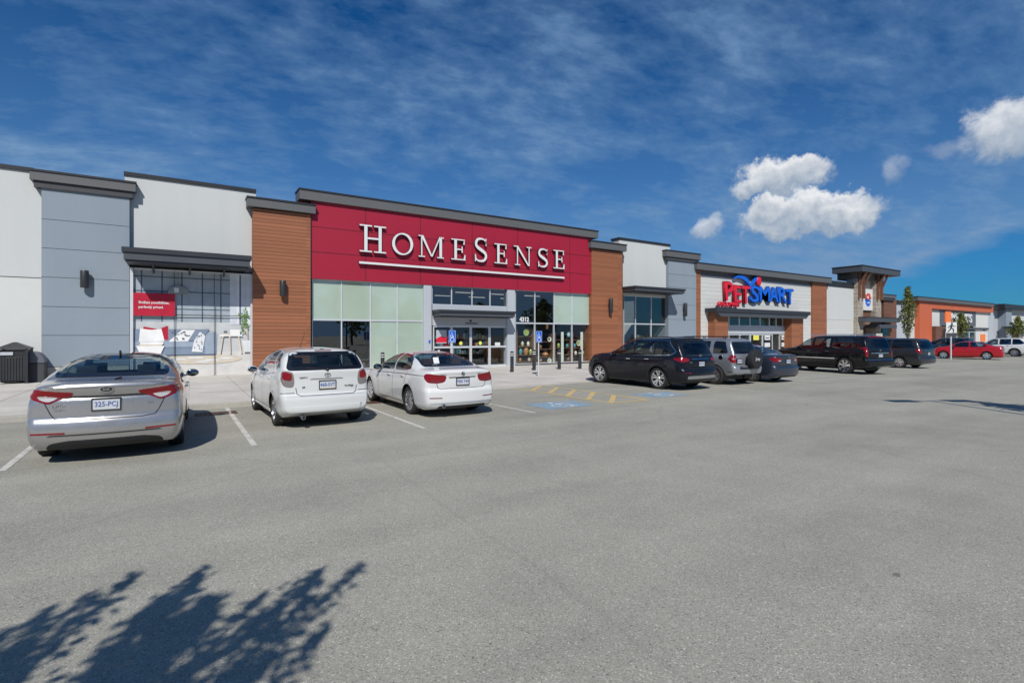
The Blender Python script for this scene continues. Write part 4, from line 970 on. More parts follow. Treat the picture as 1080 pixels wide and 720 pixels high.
put('parked_saloon_car',20.2,12.3,0.0,COMPACT,'paint_slate','slate blue saloon parked between the silver off-roader and the long black off-roader','car',.9)
put('parked_off_roader',28.45,12.4,-12,LONG,'paint_black','very long black off-roader with chrome wheels and a chrome strip along its doors','car')
put('parked_minivan',36.4,13.2,-5,VAN,'paint_graphite','dark grey minivan parked just beyond the long black off-roader','minivan',.8)
put('parked_saloon_car',55.9,14.75,12,REDSAL,'paint_red','bright red saloon parked on its own beyond the pedestrian sign','car',.8)
put('parked_crossover',59.5,17.5,4,WAGON,'paint_navy','dark navy crossover whose roof shows behind the red saloon','car',.7)
put('parked_crossover',67.6,15.7,4,WAGON,'paint_white','white crossover parked to the right of the red saloon','car',.7)
put('parked_crossover',74.5,16.2,2,WAGON,'paint_slate','blue-grey crossover at the right end of the parked row','car',.7)

# ------------------------------------------------------------------ ground: lot, walk, markings
def sheet(name, mat, pts, dz=0.0, kind='structure', step=None, label=None):
    """flat piece lying on the sloping lot"""
    mb=MB(); mb.add([(x,y,G(x)+dz) for x,y in pts],[tuple(range(len(pts)))])
    o=mb.build(name,mat); 
    if label: o['label']=label
    return tag(o,kind=kind)
def lot():
    xs=[-900,-60,-30]+list(range(-20,121,5))+[200,500,1500]; ys=[-900,-80,-20,0,10,20,40,80,900,1500]
    mb=MB(); n=len(ys); vs=[(x,y,G(x)) for x in xs for y in ys]
    fs=[(i*n+j,(i+1)*n+j,(i+1)*n+j+1,i*n+j+1) for i in range(len(xs)-1) for j in range(n-1)]
    mb.add(vs,fs); tag(mb.build('parking_lot',M['asphalt'],smooth=True,angle=180),kind='structure')
lot()
# the pavement in front of the shops: kerb face 0.12 m on the left, running out flush at the entrance
KX=[-40,-12,-3.1,1.0,3.9,6.6,7.6,8.9,13.6,18,30,52,80,110,200]
KY=[14.2,14.3,14.44,14.6,14.75,14.9,14.95,15.02,15.5,15.6,16.3,18.6,20.0,20.5,21]
ky=curve1(list(zip(KX,KY)))
def kh(x):
    if x<5.8: return .12
    if x<7.4: return .12-.10*(x-5.8)/1.6
    if x<14: return .02
    if x<15.5: return .02+.08*(x-14)/1.5
    return .10
xs=sorted(set([float(v) for v in np.arange(-40,60,1.5)]+KX))
mb=MB(); vs=[]
for x in xs:
    for y in (ky(x)+.15,ky(x)+2.5,27.5): vs.append((x,y,G(x)+kh(x)*(1.0)))
mb.add(vs,[(3*i+j,3*i+3+j,3*i+4+j,3*i+1+j) for i in range(len(xs)-1) for j in range(2)]); tag(mb.build('sidewalk',M['concrete']),kind='structure')
mb=MB(); vs=[]
for x in xs:
    y=ky(x); z=G(x); h=kh(x); vs+=[(x,y,z-.02),(x,y+.012,z+h-.01),(x,y+.025,z+h+.004),(x,y+.15,z+h+.004),(x,y+.151,z+h-.02)]
mb.add(vs,[(5*i+j,5*i+5+j,5*i+6+j,5*i+1+j) for i in range(len(xs)-1) for j in range(4)]); tag(mb.build('kerb',M['kerb_concrete'],smooth=True),kind='structure')
# joints sawn in the pavement
mb=MB()
for x in np.arange(-20,60,1.8):
    y0=ky(x)+.155; z=G(x)+kh(x)+.003; mb.add([(x-.006,y0,z),(x+.006,y0,z),(x+.006,24.5,z),(x-.006,24.5,z)],[(0,1,2,3)])
for y in (17.6,20.6):
    for i in range(len(xs)-1):
        x0,x1=xs[i],xs[i+1]; mb.add([(x0,y-.006,G(x0)+kh(x0)+.0035),(x1,y-.006,G(x1)+kh(x1)+.0035),(x1,y+.006,G(x1)+kh(x1)+.0035),(x0,y+.006,G(x0)+kh(x0)+.0035)],[(0,1,2,3)])
tag(mb.build('pavement_joints',mottled('joint_dark',(.16,.155,.14),.1,2,.9)),kind='structure')
def stripe(x0,y0,x1,y1,w,mat,name='parking_line',dz=.004):
    d=Vector((x1-x0,y1-y0)).normalized(); n=Vector((-d[1],d[0]))*w/2
    k=max(1,int(math.hypot(x1-x0,y1-y0)/1.0)); mb=MB(); vs=[]
    for i in range(k+1):
        t=i/k; x=x0+(x1-x0)*t; y=y0+(y1-y0)*t; vs+=[(x+n[0],y+n[1],G(x)+dz),(x-n[0],y-n[1],G(x)+dz)]
    mb.add(vs,[(2*i,2*i+1,2*i+3,2*i+2) for i in range(k)]); return tag(mb.build(name,M[mat]),kind='structure')
for x in (-4.95,-2.0,1.0,3.97): stripe(x+.02,9.35,x-.03,ky(x)-.05,.088,'line_white')
stripe(7.0,9.9,6.75,ky(6.8)-.05,.09,'line_white')
for x in (16.1,18.9,21.8,24.6): stripe(x,10.2,x,ky(x)-.05,.088,'line_white')
for x in (33.5,39.0): stripe(x,11.0,x,ky(x)-.05,.088,'line_white')
# hatched access aisle in yellow between the two accessible stalls
A0,A1,B0,B1=(9.70,15.0),(9.80,10.25),(11.20,15.2),(11.15,10.30)
stripe(*A0,*A1,.10,'line_yellow','aisle_marking'); stripe(*B0,*B1,.10,'line_yellow','aisle_marking'); stripe(9.80,10.22,11.15,10.27,.10,'line_yellow','aisle_marking',.006)
for k in range(5):
    y=10.35+k*.93; stripe(9.82,y,11.12,y+1.25,.15,'line_yellow','aisle_marking',.005)
def accessible(cx,cy,s,rz=0):
    """wheelchair user in white on a blue square"""
    def T(p): return (cx+p[0]*s,cy+p[1]*s)
    sheet('accessible_stall_marking',M['line_blue'],[T(p) for p in ((-.75,-.55),(.75,-.55),(.75,.55),(-.75,.55))],.004)
    mb=MB(); n=24
    def put(pl,w):
        vs=[]
        for i,p in enumerate(pl):
            a=pl[max(0,i-1)]; b=pl[min(len(pl)-1,i+1)]; d=Vector((b[0]-a[0],b[1]-a[1])).normalized(); nn=(-d[1]*w/2,d[0]*w/2)
            for q in (1,-1):
                u=T((p[0]+nn[0]*q,p[1]+nn[1]*q)); vs.append((u[0],u[1],G(u[0])+.008))
        mb.add(vs,[(2*i+1,2*i,2*i+2,2*i+3) for i in range(len(pl)-1)])
    put([(-.03+.27*math.cos(a),-.15+.27*math.sin(a)) for a in np.linspace(math.radians(125),math.radians(345),20)],.075)
    put([(-.02,.22),(.0,-.07)],.085); put([(.05,-.11),(.20,-.11),(.31,-.38)],.08); put([(.04,.08),(.22,.08)],.06)
    c=T((-.03,.37)); mb.add([(c[0]+.085*s*math.cos(2*math.pi*k/14),c[1]+.085*s*math.sin(2*math.pi*k/14),G(c[0])+.008) for k in range(14)],[tuple(range(14))])
    tag(mb.build('accessible_stall_symbol',M['symbol_white']),kind='structure')
accessible(8.38,10.75,1.0); accessible(12.55,11.05,1.0)

# ------------------------------------------------------------------ the shops
YW,YG,YP,YR,YS=25.12,24.9,24.68,24.76,24.95
YC=YW-1.62
DEEP=14.0
def wallbox(name, mat, parent, pl, pr, zt, zb, Y, depth=1.0, bevel=0.0):
    return MB().box(fx(pl,Y) if pl is not None else -16, fx(pr,Y), Y, Y+depth, zb, zt).build(name,M[mat],parent,bevel=bevel)
def cornice(parent, pl, pr, ytop, ybot, pm, Yf, depth, name='cornice', mat='cornice_mid', lip=.05, soffit=True):
    """projecting flat roof edge: fascia, thin black drip edge on top and a set-back dark soffit course below"""
    x0,x1=fx(pl,Yf),fx(pr,Yf); zt=fz(pm,ytop,Yf); zb=fz(pm,ybot,Yf)
    o=MB().box(x0,x1,Yf,Yf+depth,zb,zt-.07).build(name,M[mat],parent)
    MB().box(x0-.03,x1+.03,Yf-.035,Yf+depth+.03,zt-.07,zt).build('drip_edge',M['coping_black'],o)
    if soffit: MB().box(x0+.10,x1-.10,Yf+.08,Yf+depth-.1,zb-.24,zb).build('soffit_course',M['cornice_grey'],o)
    return zt,zb
def joints(parent, x0, x1, Y, zs, vert=(), z0=None, z1=None, mat='coping_black', w=.014):
    """shadow gaps between cladding panels (one surface pattern)"""
    mb=MB()
    for z in zs: mb.box(x0,x1,Y-.004,Y+.02,z-w/2,z+w/2)
    for x in vert: mb.box(x-w/2,x+w/2,Y-.003,Y+.02,z0,z1)
    return mb.build('panel_joints',M[mat],parent)

# ---- red shop (with its grey and pale wings)
shop=empty('store_building',(10,YS,G(10)),0,'long store with a crimson panel and timber pillars, far left of the row','store')
# far-left pale wall and grey pier
ztA=fz(15,179,YW)
wallbox('wall','stucco_light',shop,None,46,ztA,fz(20,291.8,YW),YW,DEEP)
wallbox('wall','stucco_white',shop,None,46,fz(20,291.8,YW)-.015,G(-6)-.1,YW+.01,DEEP-.02)
joints(shop,-16,fx(46,YW),YW-.002,[fz(20,291.8,YW)-.008])
MB().box(-16.1,fx(36,YW),YW-.06,YW+DEEP,ztA,ztA+.14).build('coping',M['coping_black'],shop)
x0,x1=fx(43.7,YG),fx(136.5,YG); zc=fz(90,196,YG)
o=MB().box(x0,x1,YG,YW+1,fz(60,386.5,YG),zc).build('pier',M['panel_grey'],shop)
MB().box(x0+.02,x1-.02,YG+.02,YW+1,G(-3)-.1,fz(60,386.5,YG)-.02).build('pier_plinth',M['plinth'],o)
joints(o,x0-.003,x1+.003,YG,[fz(45,y,YG) for y in (230.7,261.2,291.8,323,353.5)])
cornice(shop,31,143,183,194,75,YG-.16,.9)
# pale wall above the left canopy
x0,x1=fx(131.5,YW),fx(270,YW); ztC=fz(200,194,YW); zC=fz(200,266,YW)
MB().box(x0,x1,YW,YW+DEEP,G(0)-.1,ztC).build('wall',M['stucco_light'],shop)
MB().box(fx(130.5,YW-.06),x1,YW-.06,YW+DEEP,ztC,ztC+.14).build('coping',M['coping_black'],shop)
def canopy(parent, x0, x1, Yf, Yb, zt, h, brackets=3, name='canopy', tilt=.12):
    """steel canopy: stepped fascia on three sides, dark soffit and little brackets"""
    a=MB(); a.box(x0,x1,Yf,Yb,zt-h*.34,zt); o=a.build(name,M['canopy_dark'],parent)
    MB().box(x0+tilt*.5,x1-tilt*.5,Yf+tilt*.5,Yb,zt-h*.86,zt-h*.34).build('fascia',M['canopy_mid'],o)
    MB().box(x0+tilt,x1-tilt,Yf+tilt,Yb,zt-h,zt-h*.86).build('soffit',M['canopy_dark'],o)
    for i in range(brackets):
        x=x0+(x1-x0)*(i+.75)/(brackets+.5)
        MB().prism([(Yb,zt-h),(Yb,zt-h-.28),(Yb-.06,zt-h-.28),(Yb-.85,zt-h)],'x',x-.03,x+.03).build('bracket',M['canopy_mid'],o)
    return o
cx0,cx1=fx(128,YC),fx(265.5,YC); zt=fz(200,265,YC)
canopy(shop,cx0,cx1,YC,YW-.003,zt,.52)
MB().box(fx(139,YW)-.05,fx(266,YW),YW-.05,YW,fz(200,285.5,YW-.1),zt-.523).build('shaded_header',M['dark_metal'],shop)  # header strip, its dark colour carries the black shadow under the canopy
# timber pillars
for pl,pr,cl,cr,yt,yb,pm in ((266.8,327.5,261,333,211,221,297),(624,656.5,622.3,661,255.3,262.8,641)):
    x0,x1=fx(pl,YP),fx(pr,YP); zt=fz(pm,yb+1,YP-.18)
    o=MB().box(x0,x1,YP,YW+2,G(x0)-.1,zt).build('pillar',M['wood_siding'],shop)
    MB().box(x1-.0,x1+.03,YP-.0,YS,G(x0)-.1,zt).build('corner_trim',M['coping_black'],o)
    cornice(shop,cl+(1 if cl>300 else 0),cr,yt,yb,pm,YP-.18,.9,soffit=False)
# crimson panel
x0,x1=fx(327.5,YR)+.02,fx(624,YR); zb=fz(470,301.3,YR); zt=fz(470,231.5,YR)
o=MB().box(x0,x1,YR,YR+DEEP,zb,zt+.2).build('red_panel',M['panel_red'],shop)
zj=[fz(350,241,YR),fz(350,267,YR)]
joints(o,x0,x1,YR,zj,[fx(p,YR) for p in (385.7,443.3,498,546,601)],zb,zt+.1,mat='joint_red' if mottled('joint_red',(.08,.004,.010),.05,1,.7) else '',w=.03)
cornice(shop,315.9,631,220.5,230.3,473,YR-.14,.95,soffit=False)
# glazing
alu=M['aluminium']
def pane(x0,x1,y,z0,z1,mat,parent):
    if 'glass' in mat: return MB().add([(x0,y,z0),(x1,y,z0),(x1,y,z1),(x0,y,z1)],[(0,1,2,3)]).build('pane',M[mat],parent)
    return MB().box(x0,x1,y,y+.012,z0,z1).build('pane',M[mat],parent)
def bay(parent, pl, pr, zb, zt, Y, mat, label=None, name='window', fw=.055, bmat=None):
    """one framed pane: mullion frame with the glass set back in it"""
    x0,x1=fx(pl,Y),fx(pr,Y); f=MB()
    f.box(x0,x0+fw/2,Y-.04,Y+.07,zb,zt); f.box(x1-fw/2,x1,Y-.04,Y+.07,zb,zt)
    f.box(x0+fw/2,x1-fw/2,Y-.037,Y+.067,zt-fw*.7,zt); f.box(x0+fw/2,x1-fw/2,Y-.037,Y+.067,zb,zb+fw*.7)
    o=f.build(name,bmat or alu,parent)
    pane(x0+fw/2,x1-fw/2,Y,zb+fw*.7,zt-fw*.7,mat,o)
    return o
zTop=zb; zTr=fz(400,338,YS); zSill=fz(420,387.6,YS)
LE=(329.0,360,390.5,418.8,447)
for i in range(4):
    bay(shop,LE[i],LE[i+1],zTr,zTop,YS,'spandrel_green'); bay(shop,LE[i],LE[i+1],zSill,zTr-.002,YS,'shop_glass_mirror' if i<2 else 'spandrel_green')
MB().box(fx(329,YS),fx(447,YS),YS,YS+.1,G(5)-.05,zSill-.002).build('kick_panel',M['panel_silver'],shop)
RE=(543.3,563.8,584,603,622.8); zTr2=fz(585,341.2,YS); zS2=fz(585,382.6,YS)
for i in range(4):
    bay(shop,RE[i],RE[i+1],zTr2,zTop,YS,'shop_glass_mirror' if i<2 else 'spandrel_green'); bay(shop,RE[i],RE[i+1],zS2,zTr2-.002,YS,'shop_glass')
MB().box(fx(543.3,YS),fx(623.5,YS),YS,YS+.1,G(16)-.05,zS2-.002).build('kick_panel',M['cornice_grey'],shop)
# entrance
for pl,pr in ((447,455.3),(535.2,543.3)):
    MB().box(fx(pl,YS-.16),fx(pr,YS-.16),YS-.16,YS+.25,G(12)-.1,zTop).build('column',M['panel_silver'],shop,bevel=.01)
zE0=fz(495,322.5,YS); TE=(455.3,476,497.5,516.5,535.2)
for i in range(4): bay(shop,TE[i],TE[i+1],zE0,zTop,YS,'shop_glass_mirror')
zE1=fz(495,343.5,YS)
o=MB().box(fx(455.3,YS)+.02,fx(535.2,YS)-.02,YS-.06,YS+.15,zE1,zE0-.003).build('door_header',M['panel_silver'],shop)
MB().sphere((fx(496.5,YS-.08),YS-.08,fz(496.5,338.5,YS-.08)),.06).build('door_sensor',M['black_print'],o,smooth=True)
MB().box(fx(490,YS),fx(503,YS),YS-.075,YS-.06,fz(496,341.6,YS),fz(496,340.6,YS)).build('header_plate',M['cornice_grey'],o)
cx0,cx1=fx(463.6,YS-1.1),fx(544.6,YS-1.1)
canopy(shop,cx0,cx1,YS-1.1,YS-.161,fz(500,327.2,YS-1.1),.36,0)
DE=(456.5,476.2,496.4,516.2,534.6); zMid=fz(495,365.8,YS); zD0=G(12)+.03
for i in range(4):
    x0,x1=fx(DE[i],YS),fx(DE[i+1],YS); f=MB(); w=.07
    f.box(x0+.005,x0+w,YS-.02,YS+.04,zD0,zE1-.004); f.box(x1-w,x1-.005,YS-.02,YS+.04,zD0,zE1-.004)
    for a,b in ((zE1-.09,zE1-.004),(zMid-.05,zMid+.05),(zD0,zD0+.16)): f.box(x0+w,x1-w,YS-.018,YS+.038,a,b)
    d=f.build('glass_door',alu,shop)
    pane(x0+w,x1-w,YS+.008,zD0+.16,zMid-.05,'shop_glass',d); pane(x0+w,x1-w,YS+.008,zMid+.05,zE1-.09,'shop_glass',d)
    if i in (1,2):
        c=fx(486 if i==1 else 506.5,YS); zz=fz(495,363,YS); m=MB(); n=16
        m.lathe([(0,-.006),(.10,-.006),(.10,0)],'y',n,(c,YS-.002,zz+.06)); m.build('door_sticker',M['sticker_yellow'],d)
    if i==0:
        m=MB(); m.box(fx(460,YS),fx(471,YS),YS-.001,YS+.003,fz(465,362,YS),fz(465,348,YS)); q=m.build('door_notice',M['panel_silver'],d)
        MB().prism([(fx(460,YS),fz(465,361,YS)),(fx(471,YS),fz(465,361,YS)),(fx(471,YS),fz(465,356,YS)),(fx(465,YS),fz(465,354.5,YS)),(fx(460,YS),fz(465,357,YS))],'y',YS-.004,YS-.002).build('notice_print',M['sign_red'],q)
    if i==3: MB().box(fx(522,YS),fx(527.5,YS),YS-.001,YS+.003,fz(525,365,YS),fz(525,361,YS)).build('door_notice',M['sign_white'],d)
MB().box(fx(452.2,YS-.18),fx(454,YS-.18),YS-.19,YS-.161,fz(453,361.5,YS),fz(453,358.6,YS)).build('door_switch',M['safety_blue'],shop)
text_obj('street_number','4312',.36,M['sign_white'],shop,(fx(552.9,YS-.05),YS-.05,fz(553,337,YS-.05)),depth=.02,bold=.012,squeeze=.9,local=False)
# right wing: pale wall, canopy, windows, grey pier
ztI=fz(676,255.6,YW)
MB().box(fx(653,YW),fx(706.5,YW),YW,YW+.7,fz(680,312.5,YW),ztI).build('wall',M['stucco_light'],shop)
MB().box(fx(652.4,YW),fx(706.6,YW),YW-.06,YW+.75,ztI,ztI+.14).build('coping',M['coping_black'],shop)
WE=(657.5,670,686.5,704.5); zq=fz(680,341.6,YW); zp=fz(680,312.5,YW)
for i in range(3):
    bay(shop,WE[i],WE[i+1],zq,zp,YW+.1,'shop_glass_mirror'); bay(shop,WE[i],WE[i+1],G(28)+.5,zq-.002,YW+.1,'shop_glass')
MB().box(fx(655,YW),fx(706,YW),YW+.1,YW+.25,G(28)-.1,G(28)+.498).build('kick_panel',M['cornice_grey'],shop)
x0,x1=fx(705,YG),fx(734.3,YG); zt=fz(720,276,YG)
cl=fx(670,YC); cr=fx(723.5,YC)
canopy(shop,cl,cr,YC,YG-.004,fz(695,302.8,YC),.34,0); 
MB().box(cl+.1,x0-.01,YG-.002,YW-.002,fz(695,302.8,YC)-.33,fz(695,302.8,YC)-.01).build('canopy_back',M['canopy_dark'],shop)
o=MB().box(x0,x1,YG,YW+3,G(30)-.1,zt).build('pier',M['panel_grey'],shop)
joints(o,x0-.003,x1+.003,YG,[fz(720,y,YG) for y in (290,303.5,321.5,337)])
cornice(shop,703,739,265.2,272,720,YG-.16,1.0)
# interior of the red shop seen through the glass
fl=MB(); fl.box(fx(329,YS),fx(704,YW),YS+.3,YS+12,G(14)-.03,G(14)+.02); fl.build('shop_floor',mottled('shop_floor_tile',(.30,.29,.27),.1,.6,.5),shop)
MB().box(fx(329,YS),fx(704,YW),YS+9.9,YS+10,G(14)+.02,zTop+.4).build('shop_back_wall',mottled('shop_wall',(.16,.15,.14),.15,.5,.9),shop)
MB().box(fx(329,YS),fx(704,YW),YS+.3,YS+10,zTop+.02,zTop+.1).build('shop_ceiling',mottled('shop_ceiling',(.22,.22,.22),.1,.6,.9),shop)
for i,(x,y) in enumerate([(x,y) for x in (11.5,14.5,17.0,19.5) for y in (YS+3.0,YS+6)]):
    MB().box(x-.6,x+.6,y-.05,y+.05,zTop-.05,zTop+.018).build('ceiling_light',flat('strip_light',(1,.96,.88),.5,emit=.9) if i==0 else M['strip_light'],shop)

# ---- sign letters
def strip_poly(mb, pl, ws, y0, y1, close=False):
    """solid bar of changing width along the line pl in the x-z plane"""
    n=len(pl); A=[];B=[]
    for i,p in enumerate(pl):
        a=pl[(i-1)%n] if (close or i>0) else p; b=pl[(i+1)%n] if (close or i<n-1) else p
        d=Vector((b[0]-a[0],b[1]-a[1])).normalized(); w=ws[i]/2; A.append((p[0]-d[1]*w,p[1]+d[0]*w)); B.append((p[0]+d[1]*w,p[1]-d[0]*w))
    vs=[]
    for a,b in zip(A,B): vs+=[(a[0],y0,a[1]),(b[0],y0,b[1]),(a[0],y1,a[1]),(b[0],y1,b[1])]
    fs=[]
    for i in range(n if close else n-1):
        k=4*i; j=4*((i+1)%n); fs+=[(k+0,k+1,j+1,j+0)[::-1],(k+2,k+3,j+3,j+2),(k,j,j+2,k+2)[::-1],(k+1,k+3,j+3,j+1)[::-1]]
    if not close: fs+=[(0,2,3,1),(4*n-4,4*n-3,4*n-1,4*n-2)]
    mb.add(vs,fs)
def serif_letter(ch, x0, x1, z0, z1, yf, yb):
    """roman capital built from stems, hairlines and slab serifs, each face a few mm off the next"""
    mb=MB(); h=z1-z0; w=x1-x0; T=.135*h if h<1.25 else .118*h; t=.062*h; s=.052*h; k=[0]
    def P(*poly):
        mb.prism([(x0+a*w,z0+b*h) for a,b in poly],'y',yf+.003*k[0],yb); k[0]+=1
    def R(a,b,c,d): mb.box(a,b,yf+.003*k[0],yb,c,d); k[0]+=1
    if ch=='H':
        sx=.26*w
        for c in (x0+.23*w,x1-.23*w):
            R(c-T/2,c+T/2,z0+s,z1-s)
            for z in (z0,z1-s): R(c-.23*w,c+.23*w,z,z+s)
        R(x0+.23*w+T/2,x1-.23*w-T/2,z0+.48*h,z0+.48*h+t*1.1)
    elif ch=='E':
        c=x0+.30*w; R(c-T/2,c+T/2,z0+s,z1-s); R(x0,x1-.06*w,z1-s,z1); R(x0,x1,z0,z0+s)
        R(c+T/2,x0+.72*w,z0+.48*h,z0+.48*h+t); R(x0+.72*w,x0+.80*w,z0+.36*h,z0+.66*h)
        P((.84,.76),(.94,.76),(.94,.99-s/h),(.88,.99-s/h)); P((.86,s/h+.004),(.99,s/h+.004),(1.0,.27),(.93,.27))
    elif ch=='O':
        n=44; pl=[(x0+w/2+(w/2-T*.42)*math.cos(a),z0+h/2+(h/2-t*.6)*math.sin(a)) for a in np.linspace(0,2*math.pi,n,endpoint=False)]
        ws=[t+(T*1.0-t)*abs(math.cos(a-.25))**1.5 for a in np.linspace(0,2*math.pi,n,endpoint=False)]; strip_poly(mb,pl,ws,yf,yb,True)
    elif ch=='S':
        c=x0+w/2; ctl=[(.90,.74),(.88,.86),(.72,.945),(.50,.965),(.26,.93),(.13,.80),(.16,.66),(.34,.565),(.62,.465),(.84,.36),(.89,.21),(.74,.075),(.48,.035),(.24,.06),(.10,.15),(.07,.27)]
        pts=[]
        for i in range(len(ctl)-1):
            p0=ctl[max(0,i-1)];p1=ctl[i];p2=ctl[i+1];p3=ctl[min(len(ctl)-1,i+2)]
            for j in range(5):
                u=j/5; f=lambda q:.5*(2*p1[q]+(p2[q]-p0[q])*u+(2*p0[q]-5*p1[q]+4*p2[q]-p3[q])*u*u+(3*p1[q]-p0[q]-3*p2[q]+p3[q])*u**3); pts.append((x0+f(0)*w,z0+f(1)*h))
        pts.append((x0+ctl[-1][0]*w,z0+ctl[-1][1]*h)); n=len(pts)
        ws=[t*.95+(T*1.15-t)*math.exp(-((i/(n-1)-.5)/.17)**2)+t*.5*(math.exp(-((i/(n-1)-.27)/.09)**2)+math.exp(-((i/(n-1)-.74)/.09)**2)) for i in range(n)]
        strip_poly(mb,pts,ws,yf,yb)
        R(x0+.86*w,x0+.93*w,z0+.68*h,z0+.99*h); R(x0+.04*w,x0+.11*w,z0+.01*h,z0+.31*h)
    elif ch=='N':
        R(x0+.15*w-t/2,x0+.15*w+t/2,z0+s,z1-s); R(x1-.15*w-t/2,x1-.15*w+t/2,z0+.02*h,z1-s)
        a=T*1.05/w; P((.06,1.0),(.06+a,1.0),(.85+t/2/w,0),(.85+t/2/w-a*.7,0))
        R(x0,x0+.32*w,z0,z0+s); R(x1-.30*w,x1,z1-s,z1); R(x0-.06*w,x0+.08*w,z1-s,z1)
    elif ch=='M':
        R(x0+.12*w-t/2,x0+.12*w+t/2,z0+s,z1-s); R(x1-.13*w-T/2,x1-.13*w+T/2,z0+s,z1-s)
        a=T*1.0/w; P((.08,1.0),(.08+a,1.0),(.52+a*.25,.05),(.52-a*.35,.05)); P((.87,1.0),(.87-t/w,1.0),(.50,.08),(.50+t/w,.05))
        R(x0,x0+.25*w,z0,z0+s); R(x1-.27*w,x1,z0,z0+s); R(x0,x0+.12*w,z1-s,z1); R(x1-.12*w,x1,z1-s,z1)
    return mb
def dark_sides(o):
    """faces stay white, the returns of a channel letter are dark"""
    o.data.materials.append(M['sign_edge'])
    for p in o.data.polygons:
        if abs(p.normal.y)<.7: p.material_index=1
    return o
YL=YR-.19
sgn=empty('store_sign',(fx(490,YL),YR-.05,fz(490,290,YL)),0,'long sign of raised white serif letters above a white bar on crimson panels','sign')
base=(fz(379,265.6,YL)+fz(595.5,283.4,YL))/2; hb=fz(379,236.7,YL)-fz(379,265.6,YL); hs=fz(595.5,264.2,YL)-fz(595.5,283.4,YL)
for ch,a,b,big in (('H',42,168,1),('O',197,295,0),('M',322,442,0),('E',477,545,0),('S',587,648,1),('E',682,743,0),('N',779,858,0),('S',888,936,0),('E',962,1015,0)):
    o=serif_letter(ch,fx(370+a/4.5,YL),fx(370+b/4.5,YL),base,base+(hb if big else hs),YL,YR-.04).build('sign_letter',M['sign_white'],sgn); dark_sides(o)
zu=(fz(379,276.3,YL)+fz(595,293.2,YL))/2
o=MB().box(fx(378.8,YL),fx(595.3,YL),YL,YR-.04,zu-.052,zu+.052).build('sign_bar',M['sign_white'],sgn); dark_sides(o)

# ---- display poster in the left window
YD=YW-.11; PX0,PX1=fx(139.5,YD),fx(265.6,YD); PZ1=fz(200,285.8,YD); PZ0=fz(226,397,YD)
pos=empty('display_poster',((PX0+PX1)/2,YD,PZ0),0,'large printed poster of a grey sofa in a white room under the left canopy','poster')
def pc(u,v):
    """poster point from zoomed photo pixels of the poster (u,v)"""
    px=130+u*.18065; py=270+v*.18056; return fac(px,py,YD)
pk=[0]
for nm,c in (('print_wall',(.33,.38,.43)),('print_wall_line',(.08,.11,.15)),('print_dado',(.50,.52,.53)),('print_floor',(.58,.57,.55)),('print_rug',(.58,.52,.43)),('print_sofa',(.20,.25,.33)),('print_sofa_light',(.30,.36,.45)),('print_cushion',(.78,.78,.77)),('print_dark',(.10,.13,.18)),('print_red',(.42,.015,.04)),('print_wood',(.62,.53,.42)),('print_plant',(.13,.24,.06)),('print_lamp',(.24,.27,.27)),('print_curtain',(.56,.60,.66)),('print_cover',(.66,.68,.70))): mottled(nm,c,.14,2.2,.45,spec=.3)
pp=MB().box(PX0,PX1,YD,YD+.03,PZ0,PZ1).build('print',M['print_wall'],pos)
def shape(mat, *pts, world=False, name='print_shape'):
    pk[0]+=1; P=[p if world else pc(*p) for p in pts]
    return MB().prism(P,'y',YD-.0012*pk[0],YD-.0012*pk[0]+.001).build(name,M[mat],pp)
def pbox(mat,u0,v0,u1,v1): return shape(mat,(u0,v0),(u1,v0),(u1,v1),(u0,v1))
def wbox(mat,x0,x1,z0,z1): return shape(mat,(x0,z0),(x1,z0),(x1,z1),(x0,z1),world=True)
xs_=lambda t: PX0+(PX1-PX0)*t
zs_=lambda t: PZ0+(PZ1-PZ0)*t
wbox('print_floor',PX0,PX1,PZ0,zs_(.24)); wbox('print_dado',PX0,PX1,zs_(.24),zs_(.52))
for t in (.07,.23,.39,.56,.72): wbox('print_wall_line',xs_(t)-.022,xs_(t)+.022,zs_(.52),PZ1-.03)
for t in (.64,.80,.93): wbox('print_wall_line',PX0,xs_(.80),zs_(t)-.018,zs_(t)+.018)
for a,b,m_ in ((.80,.86,'print_curtain'),(.86,.885,'print_cover'),(.885,.90,'print_dark'),(.90,.955,'print_curtain'),(.955,.985,'print_cover')): wbox(m_,xs_(a),xs_(b),zs_(.50),PZ1-.03)
# rug
shape('print_rug',*[(xs_(.55)+1.5*math.cos(a),zs_(.17)+.20*math.sin(a)) for a in np.linspace(0,2*math.pi,30,endpoint=False)],world=True)
for dx,dz in ((-.8,.02),(-.2,.07),(.4,-.04),(.9,.03),(0,-.10)): shape('print_cover',*[(xs_(.55)+dx+.30*math.cos(a),zs_(.17)+dz+.035*math.sin(a)) for a in np.linspace(0,2*math.pi,14,endpoint=False)],world=True)
# sofa
S0=zs_(.205); 
wbox('print_dark',PX0,xs_(.67),S0,S0+.06); wbox('print_sofa',PX0,xs_(.66),S0+.06,S0+.50); wbox('print_sofa_light',PX0,xs_(.62),S0+.36,S0+.60); wbox('print_dark',PX0,xs_(.60),S0+.335,S0+.355)
wbox('print_sofa',PX0,xs_(.60),S0+.60,S0+1.08)
shape('print_sofa_light',(xs_(.585),S0+.06),(xs_(.68),S0+.06),(xs_(.685),S0+.90),(xs_(.67),S0+.97),(xs_(.60),S0+.97),(xs_(.585),S0+.90),world=True)
shape('print_red',(xs_(.08),S0+.62),(xs_(.28),S0+.66),(xs_(.275),S0+1.22),(xs_(.20),S0+1.08),(xs_(.085),S0+1.18),world=True)
shape('print_cushion',(xs_(.05),S0+.58),(xs_(.25),S0+.60),(xs_(.225),S0+1.10),(xs_(.15),S0+1.05),(xs_(.06),S0+1.10),world=True)
